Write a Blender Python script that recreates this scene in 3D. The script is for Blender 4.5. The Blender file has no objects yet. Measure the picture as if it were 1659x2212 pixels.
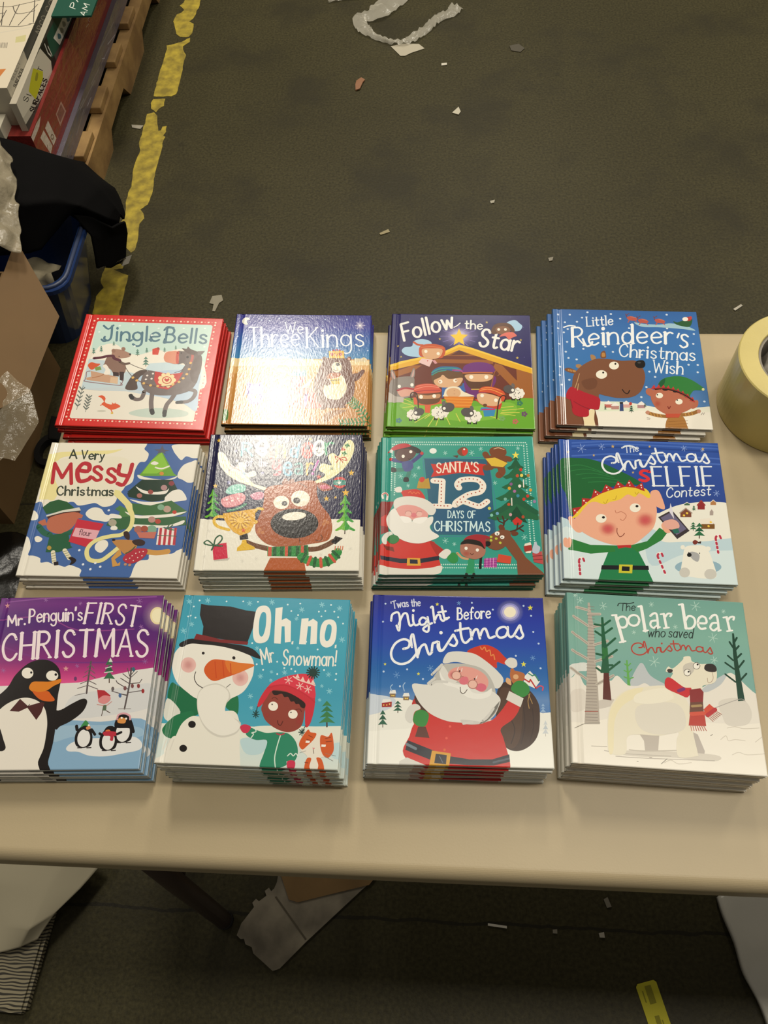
import bpy, bmesh, math, random
from mathutils import Vector, Matrix, noise
random.seed(7)
sc = bpy.context.scene
col = sc.collection

# ------------------------------------------------------------------ camera
# world origin: floor under the camera, z up, table top at TZ; the table runs along x
TZ = 0.74
cam_d = bpy.data.cameras.new('camera'); cam = bpy.data.objects.new('camera', cam_d); col.objects.link(cam)
R_, U_, F_ = Vector((.99788, .045919, -.046111)), Vector((-.016981, .867776, .496665)), Vector((-.06282, .494829, -.866717))
M_ = Matrix((R_, U_, -F_)).transposed().to_4x4(); M_.translation = Vector((0, 0, TZ + .97667))
cam.matrix_world = M_
cam_d.sensor_fit = 'VERTICAL'; cam_d.sensor_height = 36; cam_d.lens = 36 * 1834.15 / 2212
cam_d.clip_start = .02; cam_d.clip_end = 100
sc.camera = cam

# ------------------------------------------------------------------ light: dim hall + fluorescent ceiling fixtures
world = bpy.data.worlds.new('hall'); sc.world = world; world.use_nodes = True
bg = world.node_tree.nodes['Background']; bg.inputs[0].default_value = (1.0, .93, .80, 1); bg.inputs[1].default_value = .13
def fixture(name, loc, sx, sy, power, colr=(1, .93, .80)):
    d = bpy.data.lights.new(name, 'AREA'); d.shape = 'RECTANGLE'; d.size = sx; d.size_y = sy; d.energy = power; d.color = colr
    o = bpy.data.objects.new(name, d); col.objects.link(o); o.location = loc
    return o
FH = TZ + 3.5
fixture('ceiling_fixture', (-.79, 3.13, FH), .46, 1.15, 86)
fixture('ceiling_fixture', (1.2, .68, FH), 2.4, .34, 66)
fixture('ceiling_fixture', (.4, 5.2, FH), .40, 1.4, 68)
fixture('ceiling_fixture', (-3.0, 1.9, FH), .40, 1.4, 15)
fixture('ceiling_fixture', (2.9, 3.9, FH), .40, 1.4, 62)
sc.view_settings.view_transform = 'Standard'; sc.view_settings.look = 'None'
sc.view_settings.exposure = 0.0; sc.view_settings.gamma = 1.0; sc.view_settings.use_curve_mapping = False

# ------------------------------------------------------------------ helpers
def lin(h):
    v = [int(h[i:i+2], 16) / 255 for i in (0, 2, 4)]
    return tuple((c / 12.92 if c <= .04045 else ((c + .055) / 1.055) ** 2.4) for c in v)
def mat(name, c, rough=.6, spec=.5, bump=0, bscale=40, bdist=.002, var=0, vscale=8, c2=None, metal=0, alpha=1, trans=0, sheen=0):
    m = bpy.data.materials.new(name); m.use_nodes = True; nt = m.node_tree; N = nt.nodes; L = nt.links
    b = N['Principled BSDF']
    if isinstance(c, str): c = lin(c)
    b.inputs['Base Color'].default_value = (*c, 1); b.inputs['Roughness'].default_value = rough
    b.inputs['Specular IOR Level'].default_value = spec; b.inputs['Metallic'].default_value = metal
    b.inputs['Alpha'].default_value = alpha; b.inputs['Transmission Weight'].default_value = trans
    b.inputs['Sheen Weight'].default_value = sheen
    if var or bump:
        tc = N.new('ShaderNodeTexCoord')
    if var:
        n = N.new('ShaderNodeTexNoise'); n.inputs['Scale'].default_value = vscale; n.inputs['Detail'].default_value = 6
        L.new(tc.outputs['Object'], n.inputs['Vector'])
        r = N.new('ShaderNodeValToRGB'); r.color_ramp.elements[0].position = .35; r.color_ramp.elements[1].position = .68
        k = lin(c2) if isinstance(c2, str) else (c2 or tuple(x * (1 - var) for x in c))
        r.color_ramp.elements[0].color = (*k, 1); r.color_ramp.elements[1].color = (*c, 1)
        L.new(n.outputs[0], r.inputs[0]); L.new(r.outputs[0], b.inputs['Base Color'])
    if bump:
        n = N.new('ShaderNodeTexNoise'); n.inputs['Scale'].default_value = bscale; n.inputs['Detail'].default_value = 5
        L.new(tc.outputs['Object'], n.inputs['Vector'])
        bp = N.new('ShaderNodeBump'); bp.inputs['Strength'].default_value = bump; bp.inputs['Distance'].default_value = bdist
        L.new(n.outputs[0], bp.inputs['Height']); L.new(bp.outputs[0], b.inputs['Normal'])
    return m
def print_mat(name, rough, bump=0, scale=(60, 60, 60), dist=.0004, soft=False, spec=.5):
    m = bpy.data.materials.new(name); m.use_nodes = True; nt = m.node_tree; N = nt.nodes; L = nt.links
    b = N['Principled BSDF']; b.inputs['Roughness'].default_value = rough; b.inputs['Specular IOR Level'].default_value = spec
    a = N.new('ShaderNodeAttribute'); a.attribute_name = 'ink'
    L.new(a.outputs['Color'], b.inputs['Base Color'])
    if soft: L.new(a.outputs['Alpha'], b.inputs['Alpha'])
    if bump:
        tc = N.new('ShaderNodeTexCoord'); mp = N.new('ShaderNodeMapping'); mp.inputs['Scale'].default_value = scale
        n = N.new('ShaderNodeTexNoise'); n.inputs['Scale'].default_value = 1; n.inputs['Detail'].default_value = 3
        L.new(tc.outputs['Object'], mp.inputs[0]); L.new(mp.outputs[0], n.inputs['Vector'])
        bp = N.new('ShaderNodeBump'); bp.inputs['Strength'].default_value = bump; bp.inputs['Distance'].default_value = dist
        L.new(n.outputs[0], bp.inputs['Height']); L.new(bp.outputs[0], b.inputs['Normal'])
    return m
def obj(name, bm, m, parent=None, smooth=False):
    me = bpy.data.meshes.new(name); bm.to_mesh(me); bm.free()
    for x in (m if isinstance(m, list) else [m]): me.materials.append(x)
    if smooth:
        for p in me.polygons: p.use_smooth = True
    o = bpy.data.objects.new(name, me); col.objects.link(o)
    if parent: o.parent = parent
    return o
def tag(o, label=None, cat=None, group=None, kind=None):
    if label: o['label'] = label
    if cat: o['category'] = cat
    if group: o['group'] = group
    if kind: o['kind'] = kind
    return o
def thing(name, loc, label, cat, group=None, rz=0):
    o = bpy.data.objects.new(name, None); col.objects.link(o); o.location = loc; o.rotation_euler = (0, 0, rz); o.empty_display_size = .05
    return tag(o, label, cat, group)
def box(bm, x0, x1, y0, y1, z0, z1, bev=0):
    vs = [bm.verts.new(p) for p in ((x0,y0,z0),(x1,y0,z0),(x1,y1,z0),(x0,y1,z0),(x0,y0,z1),(x1,y0,z1),(x1,y1,z1),(x0,y1,z1))]
    fs = [bm.faces.new([vs[i] for i in f]) for f in ((3,2,1,0),(4,5,6,7),(0,1,5,4),(1,2,6,5),(2,3,7,6),(3,0,4,7))]
    if bev:
        es = list({e for f in fs for e in f.edges})
        bmesh.ops.bevel(bm, geom=es, offset=bev, segments=2, affect='EDGES', profile=.5)
    return fs
def newbox(*a): bm = bmesh.new(); box(bm, *a); return bm
def prism(bm, pts, z0, z1):
    b = [bm.verts.new((x, y, z0)) for x, y in pts]; t = [bm.verts.new((x, y, z1)) for x, y in pts]; n = len(pts)
    bm.faces.new(t); bm.faces.new(b[::-1])
    for i in range(n): bm.faces.new((b[i], b[(i+1) % n], t[(i+1) % n], t[i]))
    bmesh.ops.recalc_face_normals(bm, faces=bm.faces)
def tube(bm, path, r, seg=12, caps=True):
    path = [Vector(p) for p in path]; rings = []
    for i, p in enumerate(path):
        d = (path[min(i+1, len(path)-1)] - path[max(i-1, 0)]).normalized()
        a = d.cross(Vector((0, 0, 1))) if abs(d.z) < .9 else d.cross(Vector((1, 0, 0)))
        a.normalize(); b = d.cross(a)
        rr = r[i] if isinstance(r, list) else r
        rings.append([bm.verts.new(p + (a * math.cos(t) + b * math.sin(t)) * rr) for t in [2*math.pi*k/seg for k in range(seg)]])
    for i in range(len(rings)-1):
        for k in range(seg): bm.faces.new((rings[i][k], rings[i][(k+1) % seg], rings[i+1][(k+1) % seg], rings[i+1][k]))
    if caps: bm.faces.new(rings[0][::-1]); bm.faces.new(rings[-1])
    bmesh.ops.recalc_face_normals(bm, faces=bm.faces)
def grid_sheet(bm, rows, thick=0):
    """rows: list of lists of 3-D points -> quad sheet, thickened downwards when thick"""
    V = [[bm.verts.new(p) for p in r] for r in rows]
    for i in range(len(V)-1):
        for j in range(len(V[0])-1): bm.faces.new((V[i][j], V[i][j+1], V[i+1][j+1], V[i+1][j]))
    bmesh.ops.recalc_face_normals(bm, faces=bm.faces)
    if thick: bmesh.ops.solidify(bm, geom=bm.faces[:], thickness=thick)

# ------------------------------------------------------------------ printed artwork: flat inks laid on a panel
# Every print is a list of shapes in tenths of a millimetre from the panel's lower left corner:
#  P polygon, S smooth closed outline, E ellipse (centre + two axis ends), O discs, L smooth stroke, K straight stroke,
#  G printed vertical colour blend, A soft round tint
ART = {}
def spline(P, closed, n=5):
    out = []; m = len(P)
    for i in range(m if closed else m-1):
        if closed: a, b, c, d = P[i-1], P[i], P[(i+1) % m], P[(i+2) % m]
        else: a, b, c, d = P[max(i-1, 0)], P[i], P[i+1], P[min(i+2, m-1)]
        for k in range(n):
            t = k/n; t2 = t*t; t3 = t2*t
            out.append(tuple(.5*((2*b[j]) + (-a[j]+c[j])*t + (2*a[j]-5*b[j]+4*c[j]-d[j])*t2 + (-a[j]+3*b[j]-3*c[j]+d[j])*t3) for j in (0, 1)))
    if not closed: out.append(P[-1])
    return out
def disc(c, a, b, n): return [(c[0]+a[0]*math.cos(t)+b[0]*math.sin(t), c[1]+a[1]*math.cos(t)+b[1]*math.sin(t)) for t in [2*math.pi*i/n for i in range(n)]]
def area(P): return sum(P[i-1][0]*P[i][1]-P[i][0]*P[i-1][1] for i in range(len(P)))
def read_print(text):
    """-> list of layers; a layer is (polygons, colour function(x,y) -> rgba)"""
    layers = []
    for ln in text.split('\n'):
        q = ln.split(' '); k, c = q[0], q[1]
        if k == 'G':
            st = sorted((int(a.split(':')[0]), lin(a.split(':')[1])) for a in q[2:])
            lo, hi = st[0][0], st[-1][0]; ys = [-80] + [s[0] for s in st] + [2300]
            polys = []
            for a, b in zip(ys[:-1], ys[1:]):
                if b > a: polys.append([(-80, a), (2300, a), (2300, b), (-80, b)])
            def cf(x, y, st=st, cy=None):
                if y <= st[0][0]: return (*st[0][1], 1)
                for (y0, c0), (y1, c1) in zip(st[:-1], st[1:]):
                    if y <= y1:
                        t = (y-y0)/max(y1-y0, 1e-6); return (*[u+(v-u)*t for u, v in zip(c0, c1)], 1)
                return (*st[-1][1], 1)
            layers.append((polys, cf)); continue
        rgba = (*lin(c), 1); cf = lambda x, y, r=rgba: r
        w = 0
        if k in 'OLKA': w = float(q[2]); q = q[3:]
        else: q = q[2:]
        P = [tuple(float(v) for v in a.split(',')) for a in q]
        if k == 'P': polys = [P]
        elif k == 'S': polys = [spline(P, True)]
        elif k == 'E':
            a = (P[1][0]-P[0][0], P[1][1]-P[0][1]); b = (P[2][0]-P[0][0], P[2][1]-P[0][1])
            polys = [disc(P[0], a, b, 12 if math.hypot(*a) < 40 else 28)]
        elif k == 'O': polys = [disc(p, (w, 0), (0, w), 8) for p in P]
        elif k == 'A':
            a = (P[1][0]-P[0][0], P[1][1]-P[0][1]); b = (P[2][0]-P[0][0], P[2][1]-P[0][1]); polys = []
            n = 20; R = [[P[0]]*n] + [disc(P[0], (a[0]*f, a[1]*f), (b[0]*f, b[1]*f), n) for f in (.4, .7, 1)]
            for i in range(n):
                j = (i+1) % n; polys.append([P[0], R[1][i], R[1][j]])
                for r in (1, 2): polys.append([R[r][i], R[r+1][i], R[r+1][j], R[r][j]])
            det = a[0]*b[1]-a[1]*b[0]
            def cf(x, y, P0=P[0], a=a, b=b, det=det, rgb=rgba[:3], w=w/100):
                dx, dy = x-P0[0], y-P0[1]; s = (dx*b[1]-dy*b[0])/det; t = (a[0]*dy-a[1]*dx)/det
                d = min(1, math.hypot(s, t)); return (*rgb, w*(1-d*d*(3-2*d)))
        else:
            hw = w/2; polys = []
            if k == 'L':
                Q = spline(P, False, 4); Lf = []; Rt = []
                for i, p in enumerate(Q):
                    a = Q[max(i-1, 0)]; b = Q[min(i+1, len(Q)-1)]; dx, dy = b[0]-a[0], b[1]-a[1]; D = math.hypot(dx, dy) or 1
                    Lf.append((p[0]-dy/D*hw, p[1]+dx/D*hw)); Rt.append((p[0]+dy/D*hw, p[1]-dx/D*hw))
                for i in range(len(Q)-1): polys += [[Rt[i], Rt[i+1], Lf[i+1]], [Rt[i], Lf[i+1], Lf[i]]]
                ends = [Q[0], Q[-1]]
            else:
                for a, b in zip(P[:-1], P[1:]):
                    dx, dy = b[0]-a[0], b[1]-a[1]; D = math.hypot(dx, dy) or 1; nx, ny = -dy/D*hw, dx/D*hw
                    polys.append([(a[0]-nx, a[1]-ny), (b[0]-nx, b[1]-ny), (b[0]+nx, b[1]+ny), (a[0]+nx, a[1]+ny)])
                ends = P
            if w > 4: polys += [disc(p, (hw, 0), (0, hw), 10) for p in ends]
        layers.append((polys, cf))
    return layers
def ink_levels(layers):
    """each ink lies one step above the highest earlier ink it overlaps"""
    out = []; boxes = []
    for polys, cf in layers:
        lv = 0
        bb = []
        for p in polys:
            xs = [v[0] for v in p]; ys = [v[1] for v in p]; bb.append((min(xs), min(ys), max(xs), max(ys)))
        B = (min(b[0] for b in bb), min(b[1] for b in bb), max(b[2] for b in bb), max(b[3] for b in bb))
        for (C, cb, cl) in boxes:
            if cl >= lv and C[0] <= B[2] and B[0] <= C[2] and C[1] <= B[3] and B[1] <= C[3]:
                if any(c[0] <= b[2] and b[0] <= c[2] and c[1] <= b[3] and b[1] <= c[3] for c in cb for b in bb): lv = cl+1
        boxes.append((B, bb, lv)); out.append(lv)
    return out
STEP = 1.6e-5
def print_mesh(text, w, h, cuts_x=(), cuts_y=(), drop=None, step=STEP):
    """bmesh of all inks, w x h metres, lower left at (0,0), first ink at z = 0"""
    layers = read_print(text); levels = ink_levels(layers); bm = bmesh.new(); sid = bm.faces.layers.int.new('sid'); fn = []
    for i, (polys, cf) in enumerate(layers):
        fn.append(cf)
        for j, p in enumerate(polys):
            if area(p) < 0: p = p[::-1]
            P = []; zz = (levels[i] + .12*(j % 4 if len(polys) > 1 else 0))*step
            for v in p:
                if not P or (abs(v[0]-P[-1][0])+abs(v[1]-P[-1][1])) > .2: P.append(v)
            if len(P) > 2 and abs(P[0][0]-P[-1][0])+abs(P[0][1]-P[-1][1]) <= .2: P.pop()
            if len(P) < 3: continue
            f = bm.faces.new([bm.verts.new((x*1e-4, y*1e-4, zz)) for x, y in P]); f[sid] = i
    bm.normal_update()
    bmesh.ops.triangulate(bm, faces=[f for f in bm.faces if len(f.verts) > 4], quad_method='BEAUTY', ngon_method='EAR_CLIP')
    for co, no in (((0,0,0),(-1,0,0)), ((w,0,0),(1,0,0)), ((0,0,0),(0,-1,0)), ((0,h,0),(0,1,0))):
        bmesh.ops.bisect_plane(bm, geom=bm.verts[:]+bm.edges[:]+bm.faces[:], plane_co=co, plane_no=no, clear_outer=True)
    for x in cuts_x: bmesh.ops.bisect_plane(bm, geom=bm.verts[:]+bm.edges[:]+bm.faces[:], plane_co=(x,0,0), plane_no=(1,0,0))
    for y in cuts_y: bmesh.ops.bisect_plane(bm, geom=bm.verts[:]+bm.edges[:]+bm.faces[:], plane_co=(0,y,0), plane_no=(0,1,0))
    ink = bm.loops.layers.float_color.new('ink')
    for f in bm.faces:
        cf = fn[f[sid]]; cy = sum(l.vert.co.y for l in f.loops)/len(f.loops)
        soft = False
        for l in f.loops:
            y = l.vert.co.y; y += (cy-y)*1e-3
            c = cf(l.vert.co.x*1e4, y*1e4); l[ink] = c
            if c[3] < .999: soft = True
        f.material_index = 1 if soft else 0
        if f.normal.z < 0: f.normal_flip()
    if drop:
        for v in bm.verts: v.co.z -= drop(v.co.x, v.co.y)
    bm.faces.layers.int.remove(sid)
    return bm, ink, max(levels)*step
def paint(bm, ink, faces, hexc):
    c = (*lin(hexc), 1)
    for f in faces:
        for l in f.loops: l[ink] = c
        f.material_index = 0

ART['C1']='''P cf2a24 -60,-60 2132,-60 2132,2104 -60,2104
P e9e0cd 216,1910 1907,1908 1931,1882 1911,153 1897,137 199,125 175,148 197,1891
P c4ddd2 216,1908 1907,1906 1929,1882 1924,1146 1588,1323 1116,1152 769,1222 219,1370 198,1887
S efe8d8 302,1374 387,1454 482,1486 588,1462 728,1349 923,1293 1174,1391 1345,1377 1538,1428 1758,1309 1916,1145 1901,687 825,929 243,945
P c9dbe0 1118,1142 1412,1176 1618,1132 1903,1060 1893,687 1420,831 1073,1024
P c3d3d8 224,1187 479,1167 678,1006 1161,902 1197,697 228,634
S b6cbdd 924,933 1146,985 1632,1048 1875,975 1895,728 1923,327 1729,438 1387,543 884,622
P c5cfd2 227,638 739,698 1212,616 791,598
P e6dfd0 200,613 884,622 1387,543 1891,325 1897,137 199,125
S bfcdc0 987,256 1198,335 1549,350 1798,302 1763,221 1385,181 1094,202
O f3d9c0 16 194,1957 298,1956 403,1956 507,1956 611,1956 716,1956 820,1956 924,1956 1028,1956 1133,1956 1237,1956 1341,1956 1445,1956 1549,1956 1653,1956 1757,1956 1861,1956 1965,1956
O e88a74 12 246,1957 350,1956 455,1956 559,1956 663,1956 768,1956 872,1956 976,1956 1080,1956 1185,1956 1289,1956 1393,1956 1497,1956 1601,1956 1705,1956 1809,1956 1913,1956
O f3d9c0 16 151,1916 149,1781 147,1648 146,1516 144,1385 143,1256 141,1128 140,1001 138,876 137,752 135,629 134,507 132,387 131,268 129,150
O e88a74 12 150,1849 148,1714 147,1582 145,1450 143,1321 142,1192 140,1065 139,939 137,814 136,690 134,568 133,447 132,327 130,209
O f3d9c0 14 177,101 279,101 380,101 481,100 582,100 683,100 784,100 885,100 986,100 1087,99 1188,99 1289,99 1390,99 1491,99 1592,99 1692,98 1793,98 1894,98
O e88a74 11 228,101 329,101 430,101 532,100 633,100 734,100 835,100 936,100 1037,100 1138,99 1239,99 1340,99 1440,99 1541,99 1642,99 1743,98 1844,98
O f3d9c0 16 1965,1906 1962,1773 1960,1641 1957,1511 1954,1382 1952,1254 1949,1128 1946,1002 1944,878 1941,756 1939,634 1936,514 1934,395 1932,277 1929,160
O e88a74 12 1964,1840 1961,1707 1958,1576 1956,1446 1953,1318 1950,1191 1948,1065 1945,940 1943,817 1940,695 1938,574 1935,454 1933,336 1930,218
L 56798a 34 435,1825 460,1655 456,1571 415,1541 369,1574 368,1613
K 56798a 34 533,1714 557,1545
E 56798a 524,1782 544,1783 529,1755
K 56798a 34 595,1715 618,1547
L 56798a 34 604,1647 628,1699 666,1717 704,1701 729,1651 742,1550
L 56798a 34 838,1721 795,1697 784,1641 810,1586 858,1564 900,1588 911,1644 886,1699 838,1721
L 56798a 34 907,1723 923,1611 933,1513 909,1465 859,1458 811,1490
K 56798a 34 959,1839 994,1556
L 56798a 34 1055,1642 1171,1656 1158,1701 1106,1728 1059,1693 1050,1636 1080,1578 1131,1560 1178,1589
K 56798a 34 1282,1548 1263,1830
L 56798a 34 1263,1830 1338,1825 1375,1773 1355,1711 1272,1700
L 56798a 34 1272,1700 1360,1694 1408,1632 1379,1559 1282,1548
L 56798a 34 1469,1632 1581,1643 1571,1688 1523,1717 1476,1683 1465,1626 1490,1567 1537,1548 1584,1576
K 56798a 34 1634,1830 1649,1548
K 56798a 34 1703,1830 1717,1548
L 56798a 34 1866,1688 1826,1717 1785,1700 1785,1660 1825,1635 1867,1610 1874,1570 1829,1548 1781,1576
L 56798a 31 310,1826 392,1763 453,1839
L 56798a 31 331,1561 372,1525 404,1535
L 56798a 31 1226,1777 1266,1846 1354,1828
L 56798a 31 1263,1613 1259,1536 1300,1544
L 56798a 31 701,1577 742,1541 779,1569
K 56798a 31 1037,1592 1068,1560
K 4a3020 6 272,1296 275,1278
P 5d8a78 263,1334 284,1315 305,1296 281,1298 261,1297 238,1293 251,1313
P 4b7668 257,1366 274,1348 292,1330 272,1333 256,1332 237,1327 247,1347
P 5d8a78 250,1397 264,1381 279,1364 263,1367 250,1366 236,1362 243,1380
K 4a3020 6 374,1335 378,1317
P 5d8a78 366,1373 387,1354 408,1335 384,1337 364,1336 341,1332 354,1353
P 4b7668 360,1405 377,1387 395,1369 375,1372 358,1371 340,1367 350,1386
P 5d8a78 353,1437 367,1420 382,1403 366,1406 353,1406 339,1401 346,1419
K 4a3020 6 535,1458 537,1445
P 5d8a78 529,1486 544,1472 559,1458 541,1460 527,1459 511,1456 520,1471
P 4b7668 524,1509 537,1496 550,1483 535,1485 523,1484 510,1481 517,1495
P 5d8a78 520,1532 530,1519 540,1507 529,1509 520,1509 510,1506 515,1519
K 4a3020 7 915,1291 919,1272
P 5d8a78 907,1332 929,1312 951,1291 925,1294 904,1293 879,1288 893,1310
P 4b7668 901,1366 920,1347 938,1328 917,1330 899,1330 879,1325 890,1345
P 5d8a78 895,1400 910,1382 925,1364 908,1367 894,1367 879,1362 887,1381
K 4a3020 6 1041,1348 1043,1333
P 5d8a78 1035,1380 1052,1364 1068,1348 1049,1350 1032,1349 1013,1346 1024,1363
P 4b7668 1030,1406 1044,1391 1058,1376 1042,1378 1028,1378 1013,1374 1022,1390
P 5d8a78 1025,1432 1037,1418 1048,1404 1035,1407 1025,1406 1013,1403 1019,1417
K 4a3020 6 1454,1424 1456,1412
P 5d8a78 1450,1450 1464,1437 1477,1424 1461,1426 1447,1425 1432,1422 1441,1436
P 4b7668 1447,1472 1458,1460 1469,1447 1456,1449 1445,1449 1432,1446 1439,1459
P 5d8a78 1443,1494 1452,1482 1461,1471 1451,1473 1442,1472 1432,1470 1438,1482
K 4a3020 6 1299,1369 1301,1355
P 5d8a78 1294,1400 1310,1385 1325,1370 1306,1372 1291,1371 1273,1367 1283,1383
P 4b7668 1289,1425 1303,1411 1316,1396 1300,1399 1287,1398 1273,1394 1281,1410
P 5d8a78 1285,1450 1296,1437 1307,1423 1294,1426 1284,1425 1273,1422 1279,1436
K 4a3020 9 1070,1112 1075,1085
P 5d8a78 1059,1170 1090,1141 1121,1112 1085,1116 1054,1115 1019,1108 1039,1139
P 4b7668 1051,1218 1077,1191 1103,1164 1072,1168 1047,1167 1019,1160 1035,1189
P 5d8a78 1042,1266 1063,1241 1084,1215 1060,1220 1041,1219 1019,1213 1030,1239
O e4efe8 18 548,1837 843,1452 1136,1807 1509,1823 1866,1486 268,1701 1057,1670 748,1868 1823,1837
P d5432f 1112,1410 1190,1446 1219,1425 1214,1306 1130,1307
P 9a3a30 1178,1445 1207,1446 1212,1403 1186,1402
S 8a6a5c 465,1113 483,1231 562,1256 678,1176 777,1095 789,948 666,901 579,1002 463,1081
S a9826f 536,1341 569,1386 674,1369 812,1306 798,1245 703,1219 605,1204 545,1255
E 9a7462 551,1352 581,1354 558,1314
E 9a7462 689,1391 720,1392 697,1352
E 222222 805,1299 821,1300 807,1284
E 3a2a26 653,1251 661,1252 655,1241
L 6a5448 41 682,1154 756,1115 820,1129
L 5e2c38 45 297,1201 386,1216 479,1248 562,1256 587,1214 678,1176
P 3a2624 620,962 705,955 722,883 638,889
P 3a2624 712,970 781,969 804,803 747,822
P c79c7e 296,968 530,916 713,872 729,749 274,801 258,837 326,865
P d9b896 606,867 714,866 726,748 614,764
L b07a56 15 347,845 455,881 526,937
S efe6d8 451,1059 494,1093 563,1001 588,919 498,915 505,999
S d35a35 233,1071 271,1126 341,1108 410,1100 371,1045 316,990 271,1009
P 7d9a50 340,1033 418,1058 448,996 370,972
L 8a5a5c 11 289,964 243,945 253,862 250,800 281,770 767,724 766,771
L 8a5a5c 9 767,724 790,772 793,824
L 5a4b48 9 820,1129 966,1061 1107,1015 1176,1003
L 5a4b48 9 785,1053 875,931 992,832 1100,779
S 55433c 1108,1008 1009,1010 924,933 874,807 860,662 1023,665 1000,791 1023,886 1071,940
L 6b5d59 61 1135,633 1117,511 1040,488 971,529
K 1d1a1a 61 984,509 954,554
L 6b5d59 65 1252,618 1264,457 1297,299
K 1d1a1a 64 1300,309 1317,261
L 6b5d59 64 1584,633 1539,510 1491,407 1483,268
K 1d1a1a 57 1483,298 1490,225
L 6b5d59 58 1613,654 1754,691 1856,665 1847,563 1785,490 1692,466
K 1d1a1a 54 1691,470 1631,459
S 6d5f5b 1059,918 1126,1005 1226,999 1399,954 1563,961 1643,1133 1728,1179 1843,1079 1862,891 1801,703 1668,616 1511,579 1283,579 1140,654 1061,773
S 6d5f5b 1480,1372 1578,1387 1695,1392 1801,1354 1817,1141 1698,1051 1613,1164 1515,1153
S dd9072 1304,1267 1323,1354 1395,1379 1496,1372 1531,1160 1397,1165 1334,1194
L c94a38 41 1498,1362 1502,1255 1521,1170
L b9544a 38 1708,1360 1723,1264 1711,1179
S 5b4842 1544,1439 1612,1436 1626,1480 1672,1434 1798,1375 1864,1271 1879,1059 1864,933 1849,818 1779,846 1729,1011 1754,1223 1758,1309 1651,1347
P 6d5f5b 1778,1396 1886,1407 1853,1345 1799,1315
E 1a1616 1650,1282 1668,1283 1653,1259
E 3a3030 1547,1353 1558,1354 1549,1338
P c42f27 1223,999 1448,956 1632,996 1573,796 1462,678 1319,703 1237,843
E efd9a2 1420,847 1525,852 1438,741
E efd9a2 1522,852 1551,853 1528,815
E efd9a2 1509,785 1538,786 1515,748
E efd9a2 1455,747 1484,748 1461,711
E efd9a2 1385,756 1414,758 1391,720
E efd9a2 1331,808 1361,809 1338,771
E efd9a2 1319,878 1349,879 1326,841
E efd9a2 1355,934 1384,935 1361,897
E efd9a2 1421,949 1450,951 1427,912
E efd9a2 1487,917 1516,918 1493,880
E c42f27 1420,847 1489,850 1432,780
E efd9a2 1420,847 1476,850 1429,794
S c42f27 1426,814 1384,850 1392,879 1418,864 1438,881 1456,853
L 6a4038 11 992,832 1100,779 1205,743 1305,733 1419,738 1528,773 1649,890 1694,967 1711,1073 1708,1178
L 5a4b48 7 1509,990 1601,1036 1655,1165
O dfb060 22 927,871 994,822 1101,775 1205,743 1309,733 1520,773 1599,822 1649,890 1689,967 1708,1058 1712,1174
O eadfd6 17 1125,917 1201,956 1118,848 1197,862
K 6b726c 7 246,273 248,697
K 6b726c 18 247,336 200,386
K 6b726c 18 247,336 274,373
K 6b726c 18 247,407 200,457
K 6b726c 18 247,407 274,444
K 6b726c 18 247,479 200,529
K 6b726c 18 247,479 274,516
K 6b726c 18 247,551 200,602
K 6b726c 18 247,551 275,589
K 6b726c 18 247,624 200,675
K 6b726c 18 247,624 275,662
K 6b726c 7 379,239 376,539
K 6b726c 18 379,284 333,334
K 6b726c 18 379,284 406,321
K 6b726c 18 378,335 332,384
K 6b726c 18 378,335 406,372
K 6b726c 18 378,385 331,435
K 6b726c 18 378,385 406,423
K 6b726c 18 377,436 331,487
K 6b726c 18 377,436 405,474
K 6b726c 18 377,488 330,538
K 6b726c 18 377,488 405,525
S d9582f 498,520 559,537 610,489 616,419 704,383 764,405 846,359 784,307 722,294 650,331 574,387 598,428 553,486
K d9582f 14 592,378 563,363
K d9582f 14 720,304 756,246
E d9b040 753,236 772,237 756,220
E c9c4b4 599,265 663,268 602,249
P d9582f 728,384 712,423 750,395
P d9582f 760,385 760,425 784,386'''
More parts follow.
